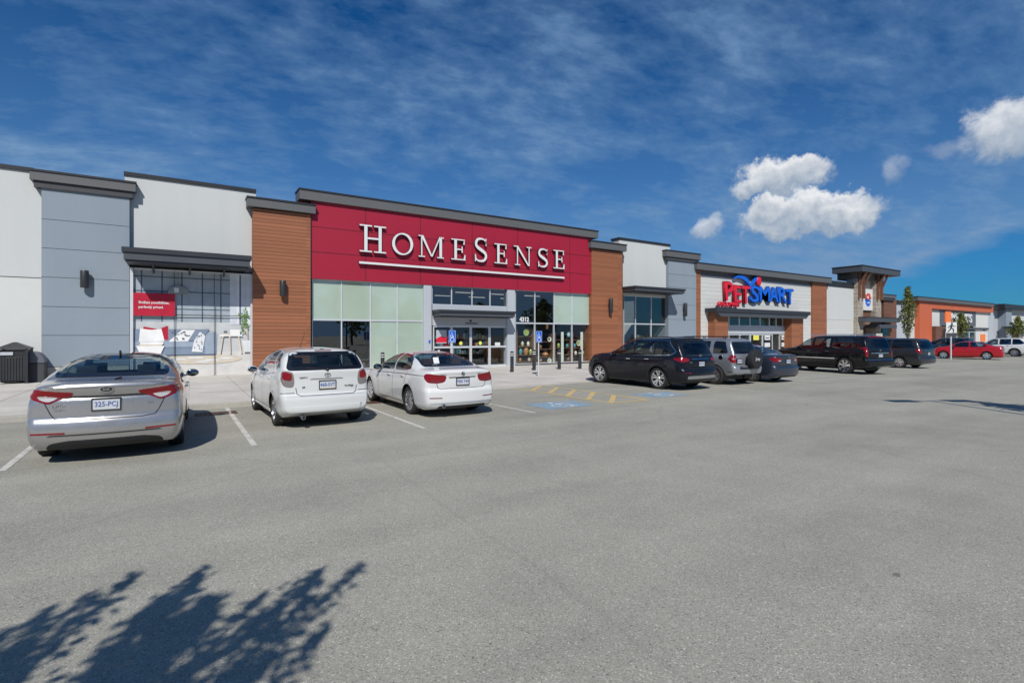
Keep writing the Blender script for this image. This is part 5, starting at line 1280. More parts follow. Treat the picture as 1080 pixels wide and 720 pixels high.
shape('print_cushion',(xs_(.28),S0+.58),(xs_(.44),S0+.60),(xs_(.50),S0+1.05),(xs_(.39),S0+1.06),world=True)
random.seed(3)
for k in range(16):
    u=random.uniform(.31,.45); v=random.uniform(.66,1.0); wbox('print_dark',xs_(u)-.03,xs_(u)+.03,S0+v-.022,S0+v+.022)
shape('print_sofa',(xs_(.44),S0+.60),(xs_(.56),S0+.66),(xs_(.62),S0+1.10),(xs_(.50),S0+1.06),world=True)
shape('print_cover',(xs_(.47),S0+.16),(xs_(.56),S0+.14),(xs_(.585),S0+.8),(xs_(.54),S0+.98),(xs_(.49),S0+.62),world=True)
for k in range(14): u=random.uniform(.485,.56); v=random.uniform(.18,.85); wbox('print_dark',xs_(u)-.015,xs_(u)+.015,S0+v-.03,S0+v+.03)
# coffee table with books
shape('print_cushion',(xs_(.06),S0+.10),(xs_(.22),S0+.10),(xs_(.25),S0+.42),(xs_(.03),S0+.42),world=True); wbox('print_wood',xs_(.05),xs_(.23),S0+.42,S0+.47); wbox('print_cushion',xs_(.06),xs_(.24),S0+.47,S0+.58)
# side table, vase, plant pot
for a,b in ((.71,.735),(.80,.795),(.90,.875)): shape('print_wood',(xs_(a)-.02,S0+.08),(xs_(a)+.03,S0+.08),(xs_(b)+.03,S0+.80),(xs_(b)-.02,S0+.80),world=True)
wbox('print_cushion',xs_(.71),xs_(.91),S0+.80,S0+.86); wbox('print_rug',xs_(.735),xs_(.79),S0+.86,S0+.93); wbox('print_dark',xs_(.745),xs_(.775),S0+.93,S0+1.02); wbox('print_cushion',xs_(.80),xs_(.89),S0+.86,S0+1.08)
shape('print_cover',(xs_(.925),S0+.12),(xs_(.985),S0+.12),(xs_(.995),S0+.62),(xs_(.91),S0+.62),world=True); wbox('print_wood',xs_(.95),xs_(.958),S0+.62,S0+1.2)
for k in range(46):
    a=random.uniform(0,6.28); r=random.uniform(0,1)**.6; cxp=xs_(.94)+r*.42*math.cos(a)*.75; czp=S0+1.45+r*.55*math.sin(a); q=random.uniform(0,3.1); s_=random.uniform(.06,.11)
    if cxp+s_>PX1-.04: continue
    shape('print_plant',(cxp-s_*math.cos(q),czp-s_*math.sin(q)),(cxp+s_*.4*math.sin(q),czp-s_*.4*math.cos(q)),(cxp+s_*math.cos(q),czp+s_*math.sin(q)),(cxp-s_*.4*math.sin(q),czp+s_*.4*math.cos(q)),world=True)
# pendant lamp
lx=xs_(.36); lz=zs_(.78); wbox('print_lamp',lx-.015,lx+.015,lz+.30,PZ1-.03)
shape('print_lamp',*([(lx+.36*math.cos(a),lz+.32*math.sin(a)) for a in np.linspace(0,math.pi,18)]),world=True); wbox('print_cover',lx-.14,lx+.02,lz+.05,lz+.24)
# red caption
a=pc(52,216); b=pc(303,346); RX0,RX1=PX0+.01,fx(184.5,YD); RZ1=fz(160,309.3,YD); RZ0=fz(160,333,YD)
rb=wbox('print_red',RX0,RX1,RZ0,RZ1)
for i,(t,zz) in enumerate((('Endless possibilities,',.58),('perfectly priced.',.38))):
    text_obj('caption_lettering',t,.135,M['sign_white'],pos,(RX0+.10+(.60 if i==0 else .50),YD-.0012*pk[0]-.006,RZ0+(RZ1-RZ0)*zz),depth=.004,bold=.003,squeeze=.92,local=False)
fr=MB()
for p in (139.0,265.0): fr.box(fx(p,YD)-.05,fx(p,YD)+.05,YD-.14,YD+.05,PZ0-.1,PZ1)
fr.box(PX0+.06,PX1-.06,YD-.138,YD+.05,PZ1-.06,PZ1); fr.box(PX0+.06,PX1-.06,YD-.138,YD+.05,PZ0-.12,PZ0)
fr.build('poster_frame',alu,pos)
mu=MB()
for p in (183.8,226): mu.box(fx(p,YD-.09)-.010,fx(p,YD-.09)+.010,YD-.11,YD-.085,PZ0,PZ1-.06)
zz=fz(226,332.8,YD-.09); mu.box(PX0+.06,PX1-.06,YD-.108,YD-.087,zz-.015,zz+.015)
mu.build('poster_mullion',M['dark_metal'],pos)

# ---- wall lamps
def wall_lamp(px,py0,py1,Y,label):
    x=fx(px,Y-.12); z1=fz(px,py0,Y-.12); z0=fz(px,py1,Y-.12)
    r=empty('wall_lamp',(x,Y,(z0+z1)/2),0,label,'wall lamp','cylinder wall lamps')
    m=MB(); m.lathe([(0,0),(.12,0),(.13,.02),(.13,z1-z0-.02),(.12,z1-z0),(0,z1-z0)],'z',20,(x,Y-.20,z0)); m.build('lamp_body',M['dark_metal'],r,smooth=True)
    m=MB(); m.box(x-.06,x+.06,Y-.09,Y-.001,(z0+z1)/2-.12,(z0+z1)/2+.12); m.build('lamp_bracket',M['dark_metal'],r,bevel=.01)
wall_lamp(89.5,285.5,303.5,YG,'dark cylinder lamp on the left grey pier'); wall_lamp(298,296,312.5,YP,'dark cylinder lamp on the timber pillar left of the crimson panel')
wall_lamp(643.5,314.5,330,YP,'dark cylinder lamp on the timber pillar right of the crimson panel'); wall_lamp(722,319.5,333.5,YG,'dark cylinder lamp on the grey pier beside the white store')

# ------------------------------------------------------------------ the white store with bubble lettering
YK=25.1
pet=empty('store_building',(fx(805,YK),YK,G(40)),0,'white sided store with timber strips and a wide canopy on two timber columns','store')
cx_=fx(805,YK); zcap=fz(805,284.6,YK-.4)
def kz(px,py): return fz(px,py,YK)
z0=G(40)-.2; ztop=(fz(740,291.5,YK)+fz(856,300.5,YK))/2
MB().box(fx(739,YK),fx(857,YK),YK,YK+DEEP,fz(790,334,YK),ztop).build('wall',M['white_siding'],pet)
for a,b in ((739,768.5),(832,857)): MB().box(fx(a,YK),fx(b,YK),YK+.004,YK+DEEP,z0,fz(790,334,YK)-.004).build('wall',M['white_siding'],pet)
MB().box(fx(734.6,YK)+.01,fx(872,YK)-.01,YK+.003,YK+DEEP,ztop+.003,fz(805,291,YK-.45)+.05).build('frieze',M['cornice_mid'],pet)
for a,b in ((734.4,739),(857,872)): MB().box(fx(a,YK-.15),fx(b,YK-.15),YK-.15,YK+.5,z0,fz(805,291,YK-.45)-.004).build('timber_strip',M['wood_siding'],pet)
cornice(pet,735.2,877.2,284.4,291,805,YK-.45,1.2,soffit=False)
YQ=24.05; cl,cr=fx(756,YQ),fx(855,YQ); zt=fz(800,326.4,YQ)
o=MB().box(cl,cr,YQ,YK-.004,zt-.30,zt).build('canopy',M['canopy_dark'],pet)
MB().prism([(cl+.15,zt-.30),(cr-.15,zt-.30),(cr-.6,zt-.62),(cl+.6,zt-.62)],'y',24.12,24.42).build('fascia',M['canopy_mid'],o)
for k in range(5):
    x=cl+(cr-cl)*(.2+.15*k); MB().box(x-.05,x+.05,24.43,YK-.01,zt-.5,zt-.302).build('bracket',M['canopy_mid'],o)
for a,b in ((754,768),(835,847.2)): MB().box(fx(a,24.5),fx(b,24.5),24.5,YK+.2,z0,zt-.302).build('column',M['wood_siding'],pet)
PE=(768.6,779.3,790.6,801.2,811,818.2,825.2,832); zA=fz(800,331,YK); zB=fz(800,344.4,YK); zC=fz(800,352,YK)
for i in range(7): bay(pet,PE[i],PE[i+1],zB,zA,YK+.1,'shop_glass_mirror',fw=.12)
MB().box(fx(768.6,YK)+.02,fx(832,YK)-.02,YK+.02,YK+.4,zC,zB-.003).build('door_header',M['panel_silver'],pet)
for a,b,g in ((768.6,780,'shop_glass'),(780,791,'shop_glass'),(791,804,'shop_glass'),(804,814.5,'shop_glass_mirror'),(822,832,'shop_glass_mirror')):
    o=bay(pet,a,b,G(40)+.02,zC-.003,YK+.1,g,fw=.14,name='glass_door' if a>=804 else 'window')
    if a in (791,804,822): 
        c=fx((a+b)/2,YK+.06); MB().box(c-.40,c+.40,YK+.055,YK+.061,fz(800,358.5,YK),fz(800,353.5,YK)).build('door_notice',M['sticker_yellow' if a==791 else 'sign_white'],o)
        if a!=791: MB().box(c-.28,c+.28,YK+.052,YK+.056,fz(800,356.8,YK),fz(800,355.9,YK)).build('notice_print',M['black_print'],o)
        if a!=791: MB().box(c-.40,c+.40,YK+.056,YK+.062,fz(800,366,YK),fz(800,361.5,YK)).build('door_notice',M['sign_white'],o)
MB().box(fx(768,YK),fx(834,YK),YK+6,YK+6.1,z0,zA+1).build('shop_back_wall',M['shop_wall'],pet)
MB().box(fx(768,YK),fx(834,YK),YK+.45,YK+6,G(40)-.02,G(40)+.03).build('shop_floor',M['shop_floor_tile'],pet)
MB().box(fx(768,YK),fx(834,YK),YK+.5,YK+6,zA+.05,zA+.2).build('shop_ceiling',M['shop_ceiling'],pet)
# bubble lettering
YT=YK-.30
ps=empty('store_sign',(fx(800,YT),YK-.01,fz(800,310,YT)),0,'bubble lettered sign, red then blue, with a blue bouncing tail and red ball','sign')
def bubble(ch,pl,pr,yt,yb,mat,rim,rot=0.0,name='sign_letter'):
    """fat cut-out letter stretched to its place, on a darker rim"""
    x0,x1=fx(pl,YT),fx(pr,YT); pm=(pl+pr)/2; z0,z1=fz(pm,yb,YT),fz(pm,yt,YT); par=None
    for k,(m_,bold,dep,yo) in enumerate(((mat,.010,.10,0.0),(rim,.028,.14,.11))):
        me=text_mesh(ch,1.0,dep,bold); xs=[v.co.x for v in me.vertices]; zs=[v.co.y for v in me.vertices]
        gr=-.02 if k==0 else .03; sx=(x1-x0)*(1+2*gr)/(max(xs)-min(xs)); sz=(z1-z0)*(1+2*gr)/(max(zs)-min(zs)); mx=(max(xs)+min(xs))/2; mz=(max(zs)+min(zs))/2
        for v in me.vertices: v.co=Vector(((v.co.x-mx)*sx,(v.co.y-mz)*sz,v.co.z))
        me.materials.clear(); me.materials.append(M[m_]); ob=bpy.data.objects.new(name if k==0 else 'letter_rim',me); COL.objects.link(ob)
        w=Vector(((x0+x1)/2,YT+yo+.05,(z0+z1)/2))
        if k==0: ob.rotation_euler=(math.pi/2,rot,0); ob.parent=ps; ob.location=w-parent_loc(ps); par=ob
        else: ob.parent=par; ob.location=(0,0,-.115)
for ch,pl,pr,yt,yb,rot in (('P',765.3,774,297,316.5,-.06),('E',775,782.5,301,319,.03),('T',781.5,792,301.5,320,-.03)): bubble(ch,pl,pr,yt,yb,'sign_red','sign_red_dark' if 'sign_red_dark' in M else flat('sign_red_dark',(.25,.01,.02),.4).name,rot)
for ch,pl,pr,yt,yb,rot in (('S',792,801,301,319,.05),('M',801.5,812.5,302,318,-.02),('A',812,821.5,303,318.5,.03),('R',821.5,830.5,303,319.5,0),('T',829.5,837.5,305,321,-.05)): bubble(ch,pl,pr,yt,yb,'sign_blue','sign_blue_dark',rot)
def zx(px,py): return fac(px,py,YT+.02)
mb=MB(); pts=[zx(*p) for p in ((774.5,293.3),(779,291.3),(783.5,292.2),(787.5,295.2),(790.5,299.2),(792.2,302.4))]
strip_poly(mb,pts,[.08,.22,.32,.30,.24,.14],YT,YT+.15); mb.build('sign_swoosh',M['sign_blue'],ps)
mb=MB(); pts=[zx(*p) for p in ((791.5,302.4),(794.5,298.2),(797,294.5),(799.5,292))]
strip_poly(mb,pts,[.14,.24,.28,.26],YT+.01,YT+.16); mb.build('sign_swoosh',M['sign_blue'],ps)
c=zx(800.6,296.2); mb=MB(); mb.sphere((c[0],YT+.05,c[1]),.30,.14,.46,18,12); mb.build('sign_ball',M['sign_red'],ps,smooth=True)
gs=empty('store_sign',(fx(767.5,YT),YK-.01,fz(767.5,320.5,YT)),0,'small red word sign left of the white store entrance, just above its canopy','sign')
text_obj('sign_letter','GROOMING',.47,M['sign_red'],gs,(fx(768.2,YT),YT,fz(768.2,321.1,YT)),depth=.12,bold=.012,squeeze=1.04,local=False)

# ------------------------------------------------------------------ stone tower and its flanking walls
tw=empty('tower_building',(52,24.2,G(52)),0,'stone entrance tower under a flat oversailing roof with timber brackets','tower')
z0=G(52)-.3
x0,x1=fx(872,YW),fx(904,YW); zt=fz(887,303,YW); zj=fz(887,337.4,YW)
MB().box(x0,x1,YW,YW+DEEP,zj+.01,zt).build('wall',M['stucco_light'],tw); MB().box(x0,x1,YW+.01,YW+DEEP-.02,z0,zj-.01).build('wall',M['white_siding'],tw); MB().box(x0,x1,YW-.05,YW+DEEP,zt,zt+.55).build('coping',M['coping_black'],tw)
YF=24.75
L0,L1=fx(904.5,YF),fx(910.3,YF); R0,R1=fx(923.8,YF),fx(929.4,YF); zr=fz(910,285,YF)
for a,b in ((L0,L1),(R0,R1)): MB().box(a,b,YF,YF+1.0,z0,zr-.9).build('stone_pier',M['ledge_stone'],tw)
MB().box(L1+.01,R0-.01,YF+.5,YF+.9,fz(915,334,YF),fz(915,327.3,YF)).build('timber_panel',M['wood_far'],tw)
MB().box(L1+.01,R0-.01,YF+.5,YF+.9,fz(915,327,YF),zr-.9).build('upper_wall',M['plinth'],tw)
MB().box(L0+.02,R1-.02,YF+.05,YF+1.9,zr-.9,zr-.01).build('tower_head',mottled('tower_slate',(.13,.115,.10),.15,1,.8),tw)
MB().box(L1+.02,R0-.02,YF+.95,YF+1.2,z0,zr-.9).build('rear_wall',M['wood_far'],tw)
# roof slab
YRf=23.9; ax,bx=fx(909.3,YRf),fx(949.6,YRf); ztr=fz(930,282.2,YRf); 
o=MB().box(ax,bx,YRf,YRf+2.75,ztr-.62,ztr-.1).build('roof',M['canopy_mid'],tw); MB().box(ax-.04,bx+.04,YRf-.04,YRf+2.79,ztr-.1,ztr).build('drip_edge',M['coping_black'],o)
for c in ((L0+L1)/2,(R0+R1)/2):
    for s in (-.42,.42):
        m=MB(); m.box(c+s-.11,c+s+.11,YF-.24,YF-.002,fz(910,315,YF),zr-.05); m.prism([(YF-.24,ztr-1.9),(YF-.24,ztr-1.55),(YRf+.25,ztr-.63),(YRf+.05,ztr-.63)],'x',c+s-.09,c+s+.09)
        m.build('timber_bracket',M['wood_far'],tw)
# its hanging picture sign: plain red over blue emblem on white
ts=empty('tower_sign',(fx(915.3,YF+.4),YF+.5,fz(915.3,316,YF+.4)),0,'white sign panel with a red over blue round emblem between stone piers','sign')
S0,S1=fx(910.6,YF+.3),fx(920.3,YF+.3); sz1=fz(915,304.8,YF+.3); sz0=fz(915,327.2,YF+.3); sc_=(S0+S1)/2; sh=(sz1-sz0)
MB().box(S0,S1,YF+.3,YF+.499,sz0,sz1).build('sign_panel',M['sign_white'],ts)
def oval(mat,x,z,rx,rz,k,a0=0,a1=2*math.pi):
    pl=[(x+rx*math.cos(a),z+rz*math.sin(a)) for a in np.linspace(a0,a1,22,endpoint=abs(a1-a0)<6)]
    MB().prism(pl,'y',YF+.3-.006*k,YF+.3-.006*k+.005).build('emblem',M[mat],ts)
w_=S1-S0
oval('sign_red',sc_,sz0+sh*.52,w_*.31,sh*.28,1,0,math.pi); oval('safety_blue',sc_,sz0+sh*.48,w_*.31,sh*.30,1,math.pi,2*math.pi)
for dx,dz,r in ((-.2,.66,.16),(.16,.72,.16),(.28,.58,.13)): oval('panel_orange',sc_+dx*w_,sz0+sh*dz,w_*r*.6,sh*r*.5,2)
oval('sign_white',sc_-.02*w_,sz0+sh*.60,w_*.07,sh*.10,3); oval('sign_white',sc_+.05*w_,sz0+sh*.36,w_*.16,sh*.03,3); oval('sign_blue_dark',sc_-.1*w_,sz0+sh*.50,w_*.26,sh*.04,4)
cl,cr=fx(914,YRf+.1),fx(949,YRf+.1); zt=fz(930,335.2,YRf+.1)
o=MB().box(cl,cr,YRf+.1,YF-.004,zt-.42,zt).build('canopy',M['canopy_mid'],tw); MB().box(cl-.03,cr+.03,YRf+.07,YF-.006,zt,zt+.07).build('drip_edge',M['coping_black'],o)
cl,cr=fx(928,YF-.6),fx(946,YF-.6); zt=fz(937,342.3,YF-.6); MB().box(cl,cr,YF-.6,YF+1.5,zt-.36,zt).build('canopy',M['canopy_mid'],tw)
MB().box(R0-.08,R1+.08,YF-.08,YF-.003,z0,fz(925,351,YF)).build('pier_base',M['plinth'],tw)
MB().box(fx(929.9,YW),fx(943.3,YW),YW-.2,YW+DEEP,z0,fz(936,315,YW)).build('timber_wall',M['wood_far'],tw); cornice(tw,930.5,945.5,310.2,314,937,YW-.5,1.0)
MB().box(fx(930.5,YW-.33),fx(936,YW-.33),YW-.34,YW-.29,z0,fz(933,346,YW)).build('glass_door',M['shop_glass_mirror'],tw)

# ------------------------------------------------------------------ orange store and the grey one after it
org=empty('store_building',(fx(1005,YW),YW,G(85)),0,'orange fronted store with white panels beyond the stone tower','store')
z0=G(85)-.3
MB().box(fx(943.5,YW),fx(957,YW),YW-.1,YW+DEEP,z0,fz(950,321,YW)).build('wall',M['panel_silver'],org); MB().box(fx(943.5,YW),fx(957,YW),YW-.2,YW+DEEP,fz(950,321,YW),fz(950,317,YW)).build('coping',M['coping_black'],org)
MB().box(fx(957,YW)+.02,fx(969.5,YW),YW,YW+DEEP,z0,fz(960,325,YW)).build('wall',M['stucco_light'],org)
x0=fx(970,YW-.5); x1=fx(1047.6,YW-.5); YO=YW-.5; zt=fz(1008,320.5,YO)
def ob(name,mat,pl,pr,yt,yb,dy=0.0,depth=.6,pm=None):
    pm=pm or (pl+pr)/2; a,b=fz(pm,yt,YO+dy),(z0 if yb is None else fz(pm,yb,YO+dy)); return MB().box(fx(pl,YO+dy),fx(pr,YO+dy),YO+dy,YO+dy+depth,b,a).build(name,M[mat],org)
MB().box(x0,fx(983,YO),YO,YO+DEEP,z0,zt).build('orange_frame',M['panel_orange'],org)
MB().box(fx(983,YO)+.005,x1,YO+.003,YO+DEEP,fz(1010,327.2,YO),zt-.003).build('orange_frame',M['panel_orange'],org)
cornice(org,968.5,1048.6,316,320,1008,YO-.3,1.0,soffit=False)
ob('white_panel','stucco_white',983,991.5,327.5,345.2,.35,.5,1000); ob('white_panel','stucco_white',1029.2,1042.4,328.5,345.5,.35,.5,1030)
ob('sign_board','sign_dark',991.5,1029.2,327,343.4,.30,.5,1010)
ob('band','canopy_mid',983,1043,345.2,347.3,.2,.9,1012); ob('wood_column','wood_far',987.3,997,344,None,-.3,.8)
for a,b in ((983,987),(997,1003),(1003,1009),(1009,1015),(1015,1022),(1022,1029.2)): bay(org,a,b,z0+.3,fz(1005,349,YO+.5),YO+.5,'shop_glass_mirror',fw=.2)
ob('white_panel','stucco_white',1029.2,1042.4,348.5,None,.4,.4); ob('notice_board','sign_orange',1034.8,1039.3,352.5,360,.3,.09)
ob('wall','panel_silver',1042.4,1047.6,327.5,None,.33,.6)
os_=empty('store_sign',(fx(1010,YO+.2),YO+.29,fz(1010,335,YO)),0,'white letters after an orange square on a dark board, half hidden by a tree','sign')
MB().box(fx(997.3,YO+.2),fx(1003.3,YO+.2),YO+.2,YO+.299,fz(1000,340.5,YO+.2),fz(1000,328,YO+.2)).build('sign_square',M['sign_orange'],os_)
for ch,pl,pr in (('M',1003.8,1009.5),('A',1009.5,1014),('R',1014,1018),('K',1018,1021.6),("'",1021.4,1022.5),('S',1022.6,1025.8)):
    me=text_mesh(ch,1.0,.1,.03); me.materials.clear(); me.materials.append(M['sign_white']); xs=[v.co.x for v in me.vertices]; zs=[v.co.y for v in me.vertices]
    X0,X1=fx(pl,YO+.2),fx(pr,YO+.2); pm=1012; Z1=fz(pm,330.5,YO+.2); Z0=fz(pm,340,YO+.2) if ch!="'" else Z1-.5
    for v in me.vertices: v.co=Vector(((v.co.x-min(xs))/(max(xs)-min(xs))*(X1-X0)*.9,(v.co.y-min(zs))/(max(zs)-min(zs))*(Z1-Z0),v.co.z))
    o=bpy.data.objects.new('sign_letter',me); COL.objects.link(o); o.rotation_euler=(math.pi/2,0,0); o.parent=os_; o.location=Vector((X0,YO+.24,Z0))-parent_loc(os_)
gry=empty('store_building',(fx(1065,YW),YW,G(110)),0,'pale grey store at the far right end of the row','store')
def gb(name,mat,pl,pr,yt,yb,dy=0.0,depth=6,pm=None):
    pm=pm or (pl+pr)/2; return MB().box(fx(pl,YW+dy),fx(pr,YW+dy),YW+dy,YW+dy+depth,z0 if yb is None else fz(pm,yb,YW+dy),fz(pm,yt,YW+dy)).build(name,M[mat],gry)
gb('wall','panel_silver',1047,1056.5,326.5,None,.3); gb('wall','stucco_light',1056.5,1061,327.5,None,.6)
gb('pier','panel_grey',1061,1067,326,None,-.6); gb('wall','stucco_light',1067,1100,327.2,None,-.2); gb('cornice','coping_black',1047.4,1064,321.3,326.5,-.4,6,1056); gb('cornice','coping_black',1060,1110,321.2,326,-1.0,5,1070)
gb('timber_strip','wood_far',1069,1074,345,None,-.5,.28); gb('canopy','canopy_mid',1066,1090,344.2,346,-1.3,1.0,1072)

# ------------------------------------------------------------------ street furniture
def bollard(x,y,bands,label):
    z=G(x)+kh(x); r=empty('bollard',(x,y,z),0,label,'bollard','black bollards before the shop doors')
    MB().lathe([(.088,0),(.088,.96),(.080,1.0),(.05,1.025),(0,1.03)],'z',20,(x,y,z)).build('post',M['dark_metal'],r,smooth=True)
    for k in range(bands):
        h=.80+.10*k; MB().lathe([(.0895,h),(.0912,h),(.0912,h+.035),(.0895,h+.035)],'z',20,(x,y,z),closed=True).build('reflective_band',M['sign_white'],r,smooth=True)
def at(px,py):
    dx,dy,dz=ray(px,py); t=-CAMZ/(dz+SLOPE*dx); return t*dx,t*dy
for px,py,bd,lab in ((403.5,396,2,'black bollard in front of the pale green windows, behind the white saloon'),(540,392.6,2,'black bollard at the right edge of the glass entrance doors'),(563.3,391.8,2,'black bollard just behind the right blue accessible sign'),(589.8,391.2,1,'third black bollard in the row right of the doors, before the white display posts'),(611.6,390.7,1,'black bollard beside the nose of the blue-black crossover, rightmost of the row')):
    x,y=at(px,py); bollard(x,y,bd,lab)
def accessible_sign(x,y,label):
    z=G(x)+kh(x); r=empty('accessible_parking_sign',(x,y,z),0,label,'sign','blue accessible parking signs'); h=2.0
    MB().tube((x,y,z),(x,y,z+h),.03,n=12).build('post',M['aluminium'],r,smooth=True)
    o=MB().box(x-.155,x+.155,y-.045,y-.033,z+h-.50,z+h).build('sign_panel',M['safety_blue'],r,bevel=.004)
    mb=MB(); 
    for a in ((-.145,.145,.485,.492),(-.145,.145,.008,.015),(-.145,-.138,.015,.485),(.138,.145,.015,.485)): mb.box(x+a[0],x+a[1],y-.049,y-.0455,z+h-.5+a[2],z+h-.5+a[3])
    mb.build('sign_border',M['safety_white'],o)
    mb=MB(); c=(x,z+h-.20); s=.19
    strip_poly(mb,[(c[0]-.02+.3*s*math.cos(a),c[1]-.17*s+.3*s*math.sin(a)) for a in np.linspace(math.radians(125),math.radians(345),16)],[.02]*16,y-.050,y-.046)
    strip_poly(mb,[(c[0]-.02,c[1]+.3*s),(c[0],c[1]-.08*s)],[.02,.02],y-.052,y-.047); strip_poly(mb,[(c[0],c[1]-.1*s),(c[0]+.2*s,c[1]-.1*s),(c[0]+.33*s,c[1]-.42*s)],[.018]*3,y-.054,y-.049)
    mb.lathe([(0,-.002),(.10*s,-.002),(.10*s,0)],'y',12,(c[0]-.02,y-.046,c[1]+.48*s)); mb.build('wheelchair_symbol',M['safety_white'],o)
    mb=MB(); mb.lathe([(.075,-.003),(.095,-.003),(.095,0),(.075,0)],'y',20,(x,y-.046,z+h-.38),closed=True); mb.build('permit_symbol',M['safety_white'],o)
x,y=at(568,397.2); accessible_sign(x,y,'blue accessible parking sign on a post beside the row of bollards')
sx,sy=fac(476.5,353,19.2)[0],19.2; accessible_sign(sx,sy,'blue accessible parking sign seen above the white saloon roof')
# pedestrian crossing sign far right
x,y=at(1003,379.2); z=G(x); r=empty('pedestrian_crossing_sign',(x,y,z),math.radians(-50),'white walking figure sign on a pole beside the red saloon','sign'); H_=3.02
MB().tube((0,0,0),(0,0,H_-.2),.05,n=12).build('post',M['aluminium'],r,smooth=True,world=False)
o=MB().box(-.36,.36,-.075,-.06,H_-.86,H_).build('sign_panel',M['sign_white'],r,world=False,bevel=.01)
mb=MB(); c=H_-.42
mb.lathe([(0,-.004),(.07,-.004),(.07,0)],'y',14,(.03,-.077,c+.33))
strip_poly(mb,[(.02,c+.24),(-.03,c-.02)],[.14,.13],-.082,-.078); strip_poly(mb,[(-.02,c-.02),(.14,c-.16),(.12,c-.40)],[.09,.08,.07],-.085,-.08); strip_poly(mb,[(-.04,c-.02),(-.10,c-.20),(-.26,c-.36)],[.09,.08,.07],-.088,-.083); strip_poly(mb,[(.04,c+.20),(.18,c+.08),(.26,c+.12)],[.06,.05,.05],-.091,-.086); strip_poly(mb,[(.0,c+.20),(-.15,c+.10),(-.20,c-.04)],[.06,.05,.05],-.094,-.089)
mb.build('walking_figure',M['black_print'],o,world=False)
o=MB().box(-.36,.36,-.075,-.06,H_-1.12,H_-.90).build('sign_plate',M['cornice_grey'],r,world=False)
# bins by the left pier
bx,by=fx(16.0,24.3),24.3; z=G(bx)+.12
r=empty('litter_bin',(bx,by,z),0,'dark slatted litter bin with a hipped lid and white slot at far left','bin')
w=.36; H_=1.17
mb=MB()
for a in range(4):
    an=a*math.pi/2
    for k in range(9):
        t=-w+.03+(2*w-.06)*(k+.5)/9; p=(t,-w)
        c_,s_=math.cos(an),math.sin(an); q=(p[0]*c_-p[1]*s_,p[0]*s_+p[1]*c_)
        if a%2==0: mb.box(bx+q[0]-.032,bx+q[0]+.032,by+q[1]-.018,by+q[1]+.018,z+.10,z+H_-.26)
        else: mb.box(bx+q[0]-.018,bx+q[0]+.018,by+q[1]-.032,by+q[1]+.032,z+.10,z+H_-.26)
mb.build('slatted_side',M['dark_metal'],r,bevel=.006)
MB().box(bx-w+.05,bx+w-.05,by-w+.05,by+w-.05,z+.05,z+H_-.3).build('liner',M['plastic_black'],r)
for sx in (-1,1):
    for sy in (-1,1): MB().box(bx+sx*w-.035,bx+sx*w+.035,by+sy*w-.035,by+sy*w+.035,z,z+H_).build('corner_post',M['dark_metal'],r)
MB().box(bx-.30,bx+.02,by-w-.024,by-w-.016,z+H_-.20,z+H_-.09).build('slot_label',M['panel_silver'],r)
MB().box(bx-w-.02,bx+w+.02,by-w+.02,by+w-.02,z+H_-.25,z+H_-.02).build('bin_head',M['plastic_black'],r)
mb=MB(); e=w+.05; mb.add([(bx-e,by-e,z+H_),(bx+e,by-e,z+H_),(bx+e,by+e,z+H_),(bx-e,by+e,z+H_),(bx-e,by-e,z+H_+.04),(bx+e,by-e,z+H_+.04),(bx+e,by+e,z+H_+.04),(bx-e,by+e,z+H_+.04),(bx-.05,by,z+H_+.24),(bx+.05,by,z+H_+.24)],[(3,2,1,0),(0,1,5,4),(1,2,6,5),(2,3,7,6),(3,0,4,7),(4,5,9,8),(5,6,9),(6,7,8,9),(7,4,8)]); mb.build('bin_lid',M['dark_metal'],r,bevel=.008)
bx2=fx(36.5,24.5); z=G(bx2)+.12; by2=24.52
r=empty('dome_bin',(bx2,by2,z),0,'dark bin with a half-round top beside the slatted litter bin','bin')
MB().box(bx2-.36,bx2+.30,by2-.28,by2+.28,z,z+.66).build('bin_body',M['cornice_grey'],r,bevel=.02)
MB().prism([(bx2-.36,z+.68)]+[(bx2-.03+.33*math.cos(a),z+.68+.40*math.sin(a)) for a in np.linspace(0,math.pi,16)],'y',by2-.28,by2+.28).build('bin_dome',mottled('bin_dome_grey',(.12,.13,.155),.1,2,.4),r)
MB().box(bx2-.37,bx2+.31,by2-.29,by2+.29,z+.655,z+.685).build('bin_rim',M['plastic_black'],r)

def drain(px,py,lab):
    x,y=at(px,py); z=G(x); e=empty('storm_drain',(x,y,z),0,lab,'drain','storm drains at the kerb')
    f=MB()
    for a in ((-.42,.42,-.24,-.18),(-.42,.42,.18,.24),(-.42,-.36,-.18,.18),(.36,.42,-.18,.18)): f.box(x+a[0],x+a[1],y+a[2],y+a[3],z-.02,z+.009)
    f.build('drain_frame',mottled('rusty_iron',(.10,.055,.04),.3,12,.8),e); g=MB()
    for k in range(8): g.box(x-.33+.09*k,x-.28+.09*k,y-.18,y+.18,z-.02,z+.006)
    g.build('drain_grate',M['rusty_iron'],e); MB().box(x-.36,x+.36,y-.18,y+.18,z-.01,z+.0025).build('drain_pit_shade',M['coping_black'],e)  # a flat black sheet paints the dark of the hole below the bars
drain(392,424.5,'rusty drain grate at the kerb between the white hatchback and white saloon'); drain(228,436,'drain grate at the kerb right of the pale silver saloon')
